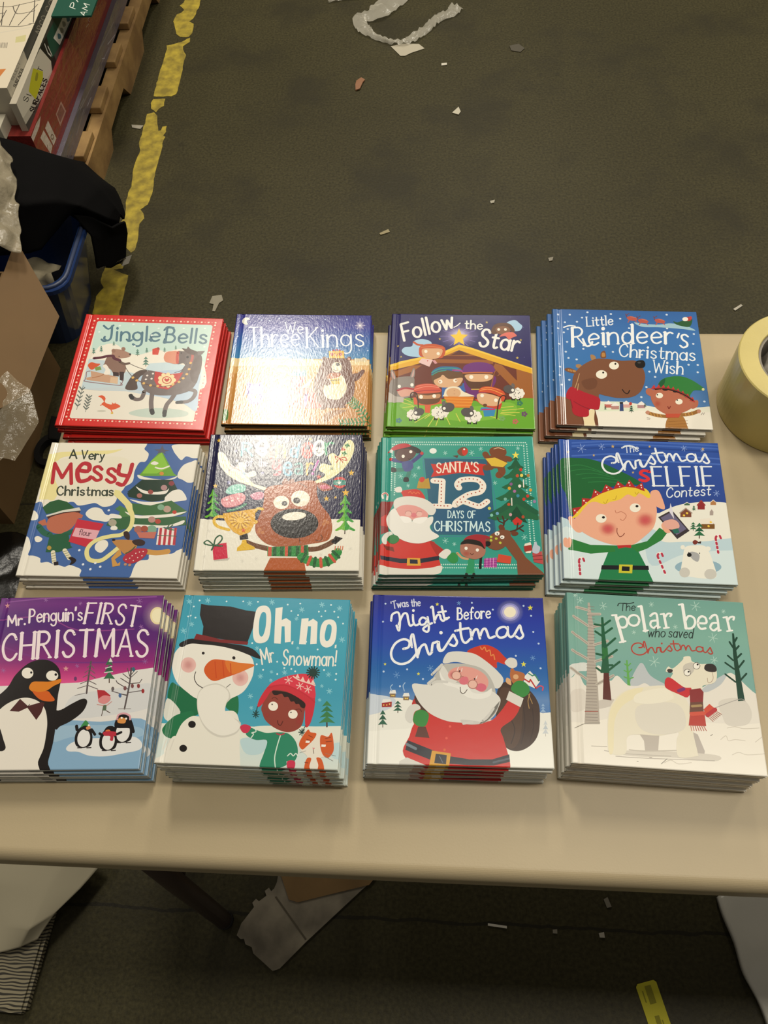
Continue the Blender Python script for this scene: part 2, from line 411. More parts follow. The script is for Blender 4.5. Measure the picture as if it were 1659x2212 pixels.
ART['C2']='''G - 2054:312d7a 1743:3a3f96 1439:3568ac 1151:3f84b4 1149:cf9550 -79:b98040
S e8cf9c -163,1125 6,1155 181,1148 293,1177 499,1135 759,1129 1045,1152 1306,1128 1622,1124 1794,1135 2052,1121 2055,1012 1483,1039 1055,1015 624,1027 125,992 -150,1015
P d8a866 -148,997 2054,1048 2058,939 -133,871
S e8e4d6 86,1846 109,1905 168,1916 206,1877 165,1867 162,1828 181,1785 129,1785
K dfe6ee 14 729,1830 786,1616
K dfe6ee 14 786,1616 807,1778
K dfe6ee 14 807,1778 857,1619
K dfe6ee 15 857,1619 876,1835
K dfe6ee 12 718,1829 741,1830
K dfe6ee 12 864,1835 887,1836
L dfe6ee 17 926,1686 996,1697 989,1731 957,1752 929,1725 923,1681 941,1637 971,1623 1000,1646
K dfe9f2 33 316,1360 272,1729
K dfe9f2 18 204,1726 340,1732
K dfe9f2 15 302,1359 330,1361
K dfe9f2 32 383,1735 425,1365
L dfe9f2 23 410,1497 429,1565 461,1589 494,1568 516,1502 531,1370
K dfe9f2 16 363,1734 391,1735
K dfe9f2 15 411,1365 440,1366
K dfe9f2 15 517,1370 545,1371
K dfe9f2 33 552,1593 576,1373
L dfe9f2 23 563,1497 577,1564 604,1595 635,1578
K dfe9f2 16 532,1592 560,1593
K dfe9f2 15 562,1372 590,1373
L dfe9f2 23 694,1489 792,1508 779,1567 735,1602 696,1555 690,1481 718,1405 761,1382 800,1420
L dfe9f2 23 849,1496 948,1516 936,1574 891,1609 852,1563 846,1489 873,1413 916,1389 956,1428
K eef2f4 33 1082,1361 1051,1730
K eef2f4 17 1203,1736 1069,1515
K eef2f4 17 1112,1576 1243,1368
K eef2f4 15 1067,1361 1096,1362
K eef2f4 16 1036,1730 1065,1731
K eef2f4 15 1223,1367 1252,1368
K eef2f4 16 1183,1736 1212,1737
K eef2f4 32 1293,1591 1310,1371
E eef2f4 1287,1680 1307,1680 1288,1654
K eef2f4 16 1268,1590 1296,1591
K eef2f4 15 1296,1370 1324,1371
K eef2f4 32 1361,1594 1377,1374
L eef2f4 23 1367,1505 1396,1573 1439,1597 1480,1576 1504,1511 1513,1379
K eef2f4 16 1338,1593 1367,1594
K eef2f4 15 1362,1373 1391,1374
K eef2f4 15 1499,1379 1527,1380
L eef2f4 22 1627,1605 1580,1573 1564,1499 1589,1427 1640,1399 1687,1431 1704,1505 1679,1577 1627,1605
L eef2f4 22 1703,1608 1715,1461 1719,1333 1689,1271 1635,1261 1585,1302
L eef2f4 23 1879,1578 1832,1613 1786,1589 1786,1538 1832,1506 1882,1475 1890,1424 1838,1393 1784,1427
O b9cdea 12 57,1558 492,1862 1313,1892 1631,1897 1461,1740 1960,1313 1837,1320 636,1912 1283,1766 373,1870
K cfc9e6 7 1757,1782 1904,1785
K cfc9e6 7 1776,1851 1885,1716
K cfc9e6 7 1825,1919 1835,1649
K cfc9e6 7 1880,1852 1781,1715
A e8e0f4 70 1830,1783 1904,1785 1834,1688
E f4f0ea 1830,1783 1844,1784 1831,1766
O d8c9a6 36 1908,1155 1808,1135
P d8c9a6 1771,1171 1951,1165 1949,1116 1773,1113
S 7a5fae 277,698 342,682 425,701 498,684 519,526 497,387 447,335 361,350 307,471
E e3d8ea 365,594 413,595 371,534
E e3d8ea 443,595 490,596 448,536
E 4a3a78 368,590 382,591 370,573
E 4a3a78 439,592 453,592 440,574
P e9d27a 345,515 465,508 451,438 373,446
K 5a3f6e 12 403,351 408,300
K 5a3f6e 12 459,352 464,300
P b08ad0 269,702 309,734 343,678
P b08ad0 504,698 465,733 434,687
S cf6a78 576,597 644,633 744,617 858,601 860,393 795,331 680,373 603,458
P d0525a 834,814 925,833 1081,835 1098,800 1051,657 1013,604 938,655
P 4d93a8 882,841 903,940 964,887 983,1023 1034,906 1087,961 1103,835
S c65b4c 940,638 1068,622 1165,641 1288,468 1354,297 938,291 913,428 877,358 891,532
E e8c45e 999,507 1080,509 1004,438
P d85f6c 945,568 1057,569 1047,517 963,516
L 7a4aa0 40 1124,518 1124,423 1123,328
E e9dfd0 981,745 998,745 983,723
E e9dfd0 1031,745 1048,746 1032,724
P efe2cc 1065,657 1210,819 1162,694 1082,622
S 9a6a3c 1367,77 1416,196 1496,248 1703,251 1529,147 1451,62
S 6b3f2e 1761,881 1831,909 1886,964 1926,956 1917,901 1849,793 1780,757
E 6b3f2e 1345,1151 1382,1151 1347,1103
E 6b3f2e 1695,1161 1729,1162 1697,1117
E c98a6a 1695,1158 1712,1158 1696,1136
S 6b3f2e 1321,1110 1389,1175 1518,1195 1649,1170 1724,1079 1753,899 1796,721 1789,528 1738,406 1631,319 1494,282 1352,331 1277,434 1228,607 1227,784 1274,946
P 6b3f2e 1365,349 1437,316 1398,264 1329,259
P 6b3f2e 1602,352 1672,336 1701,303 1591,284
S e9dcb8 1357,609 1397,786 1491,877 1606,861 1677,702 1675,579 1597,447 1457,445 1384,505
S b06a45 1394,840 1461,904 1590,888 1551,824 1424,796
E ede0c4 1527,1004 1599,1005 1532,910
E 2a1c18 1539,1055 1568,1055 1541,1026
E 3a2a22 1480,1094 1490,1094 1481,1081
E 3a2a22 1593,1077 1603,1078 1593,1065
L 5a3428 8 1486,967 1516,940 1544,953
P d6b02e 1446,796 1577,807 1584,709 1472,699
K 7f6a1c 16 1454,766 1578,778
S 6b3f2e 1334,768 1367,804 1440,769 1451,698 1388,680
P e0b23c 1397,1295 1614,1308 1631,1169 1411,1170
E a8323c 1446,1240 1471,1241 1448,1209
E a8323c 1570,1242 1595,1243 1572,1211
O c8323c 15 1469,1311 1512,1323 1553,1312
K a8323c 10 1486,1259 1515,1205 1536,1260
L 2e7434 15 1766,407 1868,305 1985,104
K 348040 20 1766,407 1709,368
K 348040 20 1766,407 1784,484
K 348040 20 1792,381 1735,343
K 348040 20 1792,381 1810,459
K 348040 20 1817,356 1760,317
K 348040 20 1817,356 1835,433
K 348040 20 1842,330 1786,292
K 348040 20 1842,330 1861,408
K 348040 20 1868,305 1804,288
K 348040 20 1868,305 1902,373
K 348040 20 1897,254 1834,237
K 348040 20 1897,254 1932,322
K 348040 20 1927,204 1863,186
K 348040 20 1927,204 1961,271
K 348040 20 1956,154 1893,136
K 348040 20 1956,154 1991,220
L 2e7434 15 1631,31 1809,42 2000,70
K 348040 20 1631,31 1613,-44
K 348040 20 1631,31 1601,103
K 348040 20 1675,34 1657,-41
K 348040 20 1675,34 1645,106
K 348040 20 1720,37 1701,-38
K 348040 20 1720,37 1690,109
K 348040 20 1764,39 1746,-35
K 348040 20 1764,39 1735,112
K 348040 20 1809,42 1794,-34
K 348040 20 1809,42 1775,112
K 348040 20 1856,49 1842,-27
K 348040 20 1856,49 1823,119
K 348040 20 1904,56 1889,-20
K 348040 20 1904,56 1871,126
K 348040 20 1952,63 1937,-13
K 348040 20 1952,63 1919,133
S 4a7a34 -22,225 37,251 70,209 71,74 4,56'''
ART['C3']='''P 2b2760 -60,-60 2090,-60 2090,2108 -60,2108
O 5a559a 7 258,1943 650,1658 707,1814 1357,1960 1742,2006 1927,1814 1923,1249 1730,1544 151,1612 435,2024 853,1913 1148,1496 1495,1408
A b9a8e0 85 988,1626 1295,1631 989,1380
A f4ecff 80 988,1645 1149,1648 988,1493
K 8f82c4 7 1105,1628 1258,1631
K 8f82c4 7 1089,1571 1221,1526
K 8f82c4 7 1046,1528 1123,1448
K 8f82c4 7 988,1512 988,1418
K 8f82c4 7 930,1526 854,1443
K 8f82c4 7 887,1567 754,1517
K 8f82c4 7 871,1624 717,1621
K 8f82c4 7 886,1682 752,1727
K 8f82c4 7 929,1725 851,1807
K 8f82c4 7 987,1741 987,1838
K 8f82c4 7 1046,1726 1123,1811
K 8f82c4 7 1089,1685 1223,1735
P 6b3020 -55,955 142,1050 989,1343 1291,1237 2040,960 2041,466 -31,422
P 9a5a24 629,1188 1477,1194 1476,1121 630,1123
P 9a5a24 744,1255 989,1343 1277,1259
P 5c2a1c 859,1266 989,1349 1148,1281
P a0602a 1505,1131 1604,1096 1877,725 1842,496 1763,669 1475,1057
P a0602a 1802,1045 2040,951 2042,483 1870,514 1807,723
P a0602a -26,955 131,977 329,1072 459,1074 332,962 121,868
P 93572a -7,847 135,868 145,601 5,563
P e3ab24 -24,1056 139,1133 426,1221 714,1282 858,1359 988,1446 1148,1421 2029,1050 2033,950 1717,1062 1291,1237 989,1362 787,1256 658,1207 329,1072 -12,965
P efc640 -24,1065 139,1138 426,1221 714,1301 988,1469 1148,1421 2030,1053 2029,1032 1148,1383 988,1418 715,1249 284,1144 -15,1029
P 6aa82e -46,456 163,496 1424,453 1912,524 2064,518 2055,-41 -35,-90
S 7fb83a 168,374 586,435 1145,360 1701,441 1738,254 1144,105 382,224
K d3d056 11 568,8 674,213
K d3d056 11 677,27 729,231
K d3d056 11 387,71 591,228
K d3d056 11 869,48 785,250
K d3d056 11 1007,102 951,236
K d3d056 11 212,323 365,344
K d3d056 11 152,426 350,360
K d3d056 11 1878,342 1587,301
K d3d056 11 1821,272 1573,267
K d3d056 11 1764,220 1559,250
K d3d056 11 1741,373 1561,352
K d3d056 11 206,479 335,412
K d3d056 11 1557,148 1393,212
K d3d056 11 523,142 618,229
P f2c838 987,1774 1023,1662 1116,1654 1045,1574 1067,1458 988,1519 910,1455 930,1572 859,1649 952,1661
K f2efe8 38 191,1527 127,1841
K f2efe8 38 127,1841 232,1881
K f2efe8 38 158,1689 241,1720
L f2efe8 38 355,1790 321,1747 318,1674 347,1614 392,1601 427,1643 430,1716 401,1777 355,1790
K f2efe8 38 438,1958 499,1640
K f2efe8 38 497,1980 557,1662
L f2efe8 38 629,1892 594,1849 590,1775 619,1714 664,1701 699,1744 703,1817 674,1879 629,1892
K f2efe8 38 728,1929 800,1752
K f2efe8 38 800,1752 810,1925
K f2efe8 38 810,1925 876,1780
K f2efe8 38 876,1780 881,1985
L f2efe8 22 1101,1919 1099,1845 1098,1790 1109,1772 1129,1781
K f2efe8 22 1079,1870 1129,1868
K f2efe8 22 1162,1933 1156,1768
L f2efe8 22 1158,1827 1176,1857 1199,1866 1218,1855 1226,1825 1224,1766
L f2efe8 22 1261,1814 1325,1818 1322,1844 1296,1862 1267,1843 1258,1811 1269,1776 1295,1763 1323,1778
L f2efe8 39 1440,1698 1420,1748 1373,1757 1332,1705 1336,1637 1375,1590 1406,1538 1397,1477 1350,1436 1305,1451 1287,1507
L f2efe8 38 1535,1700 1506,1556 1488,1450 1499,1412 1535,1425
K f2efe8 39 1481,1610 1564,1595
L f2efe8 38 1674,1574 1627,1554 1596,1489 1600,1419 1635,1384 1681,1404 1712,1468 1709,1538 1674,1574
K f2efe8 38 1734,1563 1697,1373
K f2efe8 38 1783,1554 1743,1364
L f2efe8 38 1765,1471 1800,1524 1838,1543 1865,1522
L f2efe8 17 913,1794 958,1827 1002,1877
P cdb45a 707,1594 712,1577 727,1576 715,1564 720,1546 707,1557 695,1546 699,1564 688,1576 702,1577
P cdb45a 101,1455 106,1439 120,1438 110,1427 114,1411 102,1420 91,1410 94,1427 83,1437 97,1438
P cdb45a 154,1248 159,1233 171,1232 162,1223 166,1208 155,1216 145,1207 148,1222 138,1232 150,1233
P cdb45a 1395,1926 1400,1908 1414,1907 1403,1895 1406,1877 1394,1887 1382,1876 1386,1895 1375,1907 1390,1908
P cdb45a 1884,1596 1888,1578 1902,1578 1891,1566 1894,1548 1883,1558 1870,1548 1875,1566 1864,1577 1878,1578
P cdb45a 1823,1265 1828,1246 1844,1245 1831,1232 1835,1212 1822,1223 1808,1212 1813,1232 1801,1245 1817,1246
S a8cbe2 161,1328 202,1404 304,1424 330,1519 446,1563 565,1524 595,1448 570,1261 455,1222 251,1246
S a8cbe2 1680,1868 1725,1927 1814,1948 1871,1891 1913,1833 1882,1756 1823,1736 1721,1753
S c4542a 409,1314 421,1417 507,1466 653,1468 770,1423 793,1339 772,1255 715,1208 484,1222 425,1249
L c4542a 33 464,1446 391,1454 331,1500
S dba97e 458,1371 596,1388 742,1376 732,1264 658,1198 542,1195 469,1250
L d8743e 17 436,1404 596,1420 756,1395
E f4ecd8 510,1331 534,1331 511,1301
E f4ecd8 689,1293 713,1293 690,1263
P e9c4c0 455,1203 615,1178 567,1049 407,1128
P d99aa0 601,1169 644,1173 681,1115 645,1105
P c94a44 528,1168 549,1168 541,1138
S 5d3a26 1457,1710 1488,1826 1562,1882 1695,1888 1767,1831 1801,1735 1748,1687 1721,1753 1514,1673
S 84583c 1524,1788 1635,1829 1722,1792 1727,1715 1660,1666 1558,1683
E f1ead8 1567,1764 1588,1764 1567,1737
E f1ead8 1665,1766 1686,1766 1665,1739
S dd6f60 1646,1694 1764,1716 1827,1650 1776,1620 1709,1578 1660,1637 1572,1626
S 8a8079 24,776 121,850 335,863 361,729 357,605 318,516 25,423 4,598
S 8a8079 16,975 60,957 101,831 52,795
S 8a8079 331,1008 360,999 357,863 293,844
S c9a39a 29,947 54,935 86,840 58,831
S c9a39a 339,981 353,981 346,881 314,863
S d9a08c 131,609 242,665 356,658 331,552 205,505 155,539
L a8323c 32 130,618 228,659 356,644
E f4f0e4 149,689 173,690 150,659
E f4f0e4 328,720 352,720 329,689
P b9b0a6 -3,589 120,512 220,497 216,410 -2,405
P 3a66a8 751,702 1075,770 1090,638 1047,567 753,508
S 6b4a2c 599,886 661,987 861,1009 1033,940 1040,796 1005,707 723,701 637,735
S dcae84 636,806 720,862 762,908 848,837 1033,859 1019,769 949,697 751,684 666,726
S 2f6a9a 598,904 618,986 718,1052 861,1060 975,1048 1033,994 976,966 833,990 718,988 633,941
L 3f9a8c 19 605,946 718,1015 890,1031 1004,1003
L 3f9a8c 16 606,899 690,960 804,990
L a84a8a 29 904,992 990,993 1047,967
E f6efdc 728,785 757,785 729,749
E f6efdc 937,809 965,809 937,773
E b98a62 719,785 731,785 719,769
E b98a62 948,812 961,813 948,796
S 6e2a70 1061,797 1090,620 1229,518 1398,627 1499,770 1473,912 1090,905
S 5c3a26 1068,941 1104,744 1188,657 1300,651 1413,697 1458,840 1466,948
S dcae84 1083,914 1260,930 1459,921 1451,849 1372,803 1259,792 1146,799 1090,851
S 6f2f78 1040,994 1076,1086 1205,1140 1348,1142 1462,1093 1502,985 1445,962 1261,966 1075,950
L c06a34 22 1047,944 1261,959 1459,955
E f6efdc 1163,876 1192,876 1163,840
E f6efdc 1376,880 1404,881 1376,844
L a06030 13 1441,698 1472,877 1502,985 1553,1004 1558,932 1536,905
K c8a050 19 1167,657 1343,661
S ece0c4 781,561 808,658 892,704 991,689 1047,619 1146,569 1187,535 795,526
E d9ab80 914,590 1015,592 915,503
E c69570 926,629 936,629 926,617
E c69570 927,573 939,573 927,566
P dc7f24 774,526 1201,526 1152,335 867,337
K f0a240 11 789,483 1187,482
K f0a240 11 803,431 1176,430
K f0a240 11 825,379 1162,378
P d9603a 353,500 739,508 755,404 602,366 590,237 521,244 518,364 364,378
S 6b4326 386,588 555,574 731,613 726,455 643,393 504,381 418,431
S c08c62 401,553 556,539 717,569 711,498 558,478 424,484
S d4563e 357,623 383,703 495,741 637,735 723,666 731,604 555,574 386,574
L e98a70 14 370,641 539,697 709,679
L a8323c 14 372,597 554,627 724,634
L e98a70 10 397,694 538,729 666,718
E f6efdc 461,511 488,511 462,477
E f6efdc 645,530 672,531 646,497
L 3a2418 17 428,328 417,466 393,571 344,587 314,551 326,473 340,464
K 3a2418 9 317,525 333,456
P 3a8ab8 1297,346 1506,368 1475,205 1337,194 1325,296 1283,295
K c02f6a 25 1311,312 1477,320
P c8452c 1208,483 1298,398 1394,349 1560,318 1590,422 1425,522
S dcae84 1244,571 1370,591 1564,525 1591,456 1506,377 1367,382 1270,432
S d0502c 1265,606 1286,677 1371,714 1511,691 1608,631 1635,561 1592,526 1454,593 1314,607
L ec9a4a 13 1286,642 1427,662 1607,578
L ec9a4a 9 1301,674 1427,694 1567,648
S d0502c 1578,543 1634,553 1640,492 1584,456
E f6efdc 1313,551 1339,552 1313,520
E f6efdc 1503,475 1528,476 1503,444
E 6b4326 1351,385 1381,386 1350,358
L 3a2418 17 1509,164 1526,351 1557,508 1607,561 1641,527 1618,457
K 1c1a1a 21 312,145 314,104
K 1c1a1a 21 336,146 337,104
K 1c1a1a 21 382,147 383,106
K 1c1a1a 21 406,148 407,106
E efe9dc 445,208 472,209 446,175
E efe9dc 428,169 455,170 429,136
E efe9dc 384,148 411,149 385,115
E efe9dc 333,154 360,155 334,121
E efe9dc 298,184 326,185 299,151
E efe9dc 297,225 324,226 298,192
E efe9dc 329,257 357,258 330,224
E efe9dc 380,266 408,266 381,232
E efe9dc 426,246 453,247 427,213
E efe9dc 369,206 452,208 371,135
E 3a3634 388,207 394,207 389,200
E 3a3634 341,184 346,184 341,177
E 3a3634 373,256 378,256 373,249
E 3a3634 418,155 423,155 418,149
E 3a3634 350,209 355,209 350,202
E 3a3634 401,225 407,225 401,218
E 3a3634 355,159 361,159 355,152
E 3a3634 331,264 337,264 331,257
E 3a3634 387,201 393,201 388,194
E 3a3634 333,193 339,193 334,186
E 3a3634 392,252 398,252 393,245
E 3a3634 394,144 399,144 394,138
E 3a3634 352,214 357,214 352,207
E 3a3634 407,214 412,214 407,207
E 3a3634 337,165 342,165 337,159
E 3a3634 357,271 363,272 357,265
E 57504e 437,251 511,272 450,187
E 6b6360 387,310 407,301 378,275
E f4f0e4 394,235 415,236 395,210
K 1c1a1a 21 660,175 661,125
K 1c1a1a 21 688,176 689,126
K 1c1a1a 21 744,177 745,127
K 1c1a1a 21 772,178 773,128
E efe9dc 820,250 853,251 820,210
E efe9dc 799,204 832,205 800,164
E efe9dc 746,178 778,179 746,138
E efe9dc 685,185 717,186 685,146
E efe9dc 644,222 677,223 645,182
E efe9dc 643,271 676,272 644,231
E efe9dc 683,310 715,310 683,269
E efe9dc 744,320 777,320 744,279
E efe9dc 798,296 831,297 799,256
E efe9dc 729,248 828,251 730,163
E 3a3634 752,249 758,249 752,242
E 3a3634 695,221 701,221 695,214
E 3a3634 734,308 740,308 734,301
E 3a3634 786,187 792,187 787,180
E 3a3634 706,251 712,251 706,245
E 3a3634 768,270 774,271 768,264
E 3a3634 712,191 717,191 712,184
E 3a3634 685,318 691,318 685,311
E 3a3634 751,242 757,242 751,235
E 3a3634 686,232 692,233 686,226
E 3a3634 758,303 764,303 758,296
E 3a3634 758,174 763,174 758,167
E 3a3634 709,258 714,258 709,251
E 3a3634 774,258 780,258 775,251
E 3a3634 690,199 695,199 690,192
E 3a3634 716,327 722,327 716,320
E 57504e 839,337 928,362 853,259
E 6b6360 780,408 804,397 768,367
E f4f0e4 787,318 808,319 787,292
K 1c1a1a 21 1116,118 1116,68
K 1c1a1a 21 1144,118 1144,69
K 1c1a1a 21 1199,120 1199,70
K 1c1a1a 21 1227,120 1227,71
E efe9dc 1276,192 1308,193 1276,153
E efe9dc 1255,146 1287,147 1254,107
E efe9dc 1201,121 1233,121 1201,81
E efe9dc 1140,128 1173,129 1140,88
E efe9dc 1101,164 1133,165 1101,124
E efe9dc 1101,213 1133,214 1101,173
E efe9dc 1141,251 1173,252 1141,211
E efe9dc 1202,261 1234,262 1202,221
E efe9dc 1255,238 1288,239 1255,198
E efe9dc 1186,190 1284,193 1185,105
E 3a3634 1209,191 1214,191 1209,184
E 3a3634 1152,163 1157,163 1151,156
E 3a3634 1192,249 1198,249 1192,242
E 3a3634 1242,130 1247,130 1242,123
E 3a3634 1163,193 1168,193 1163,187
E 3a3634 1225,212 1231,212 1225,206
E 3a3634 1167,133 1173,133 1167,127
E 3a3634 1143,259 1149,259 1143,252
E 3a3634 1207,184 1213,184 1207,177
E 3a3634 1143,174 1148,175 1143,168
E 3a3634 1216,244 1221,245 1216,238
E 3a3634 1213,116 1219,117 1213,110
E 3a3634 1166,200 1171,200 1166,193
E 3a3634 1231,200 1237,200 1231,193
E 3a3634 1146,142 1151,142 1146,135
E 3a3634 1174,268 1180,268 1174,261
E 57504e 1110,257 1199,236 1097,180
E 6b6360 1168,330 1193,341 1180,290
E f4f0e4 1162,241 1183,241 1162,215
K 1c1a1a 22 1731,532 1729,486
K 1c1a1a 22 1756,533 1755,486
K 1c1a1a 22 1807,534 1805,487
K 1c1a1a 22 1832,534 1831,488
E efe9dc 1879,601 1908,602 1878,564
E efe9dc 1858,558 1888,559 1857,521
E efe9dc 1808,535 1838,535 1807,498
E efe9dc 1753,541 1783,542 1752,504
E efe9dc 1718,575 1747,576 1717,538
E efe9dc 1719,621 1749,622 1718,584
E efe9dc 1756,657 1786,657 1755,619
E efe9dc 1812,666 1842,666 1811,628
E efe9dc 1861,644 1891,645 1860,607
E efe9dc 1796,600 1886,602 1794,520
E 3a3634 1817,600 1823,600 1817,593
E 3a3634 1764,574 1770,575 1764,567
E 3a3634 1803,655 1809,655 1803,648
E 3a3634 1846,543 1851,543 1846,536
E 3a3634 1775,603 1781,603 1775,596
E 3a3634 1832,620 1838,620 1832,613
E 3a3634 1778,547 1784,547 1778,540
E 3a3634 1759,664 1764,664 1759,657
E 3a3634 1816,594 1821,594 1816,587
E 3a3634 1756,585 1762,585 1756,578
E 3a3634 1825,650 1830,650 1824,643
E 3a3634 1819,531 1825,531 1819,524
E 3a3634 1778,609 1784,609 1778,602
E 3a3634 1838,608 1843,609 1838,601
E 3a3634 1758,554 1764,554 1758,547
E 3a3634 1787,672 1793,672 1787,665
E 57504e 1693,668 1774,648 1679,596
E 6b6360 1748,736 1771,747 1758,698
E f4f0e4 1741,653 1762,653 1740,626
O 3a3634 7 -207,2294
E 6b4a6a 1916,249 1933,249 1915,229
E 6b4a6a 1896,223 1913,223 1896,202
E 6b4a6a 1866,232 1882,232 1865,212
E 6b4a6a 1867,264 1883,264 1866,243
E 6b4a6a 1898,274 1914,275 1897,254
E c06a5a 1789,119 1805,120 1788,99
E c06a5a 1769,93 1785,94 1768,73
E c06a5a 1739,102 1755,103 1738,82
E c06a5a 1740,134 1756,134 1739,114
E c06a5a 1770,145 1787,145 1770,124
E 3a7a5a 1860,431 1877,431 1860,410
E 3a7a5a 1840,404 1857,405 1840,384
E 3a7a5a 1810,414 1826,414 1809,393
E 3a7a5a 1811,446 1827,446 1810,425
E 3a7a5a 1842,457 1859,457 1841,436
E 3a7a7a 192,100 209,101 193,80
E 3a7a7a 174,74 190,75 175,54
E 3a7a7a 143,83 159,84 143,63
E 3a7a7a 141,115 158,116 142,95
E 3a7a7a 172,126 188,126 173,105
E 7aa860 1612,166 1628,166 1611,146
E 7aa860 1592,140 1609,140 1592,120
E 7aa860 1562,149 1578,149 1561,129
E 7aa860 1562,181 1579,181 1562,160
E 7aa860 1593,191 1610,192 1593,171'''
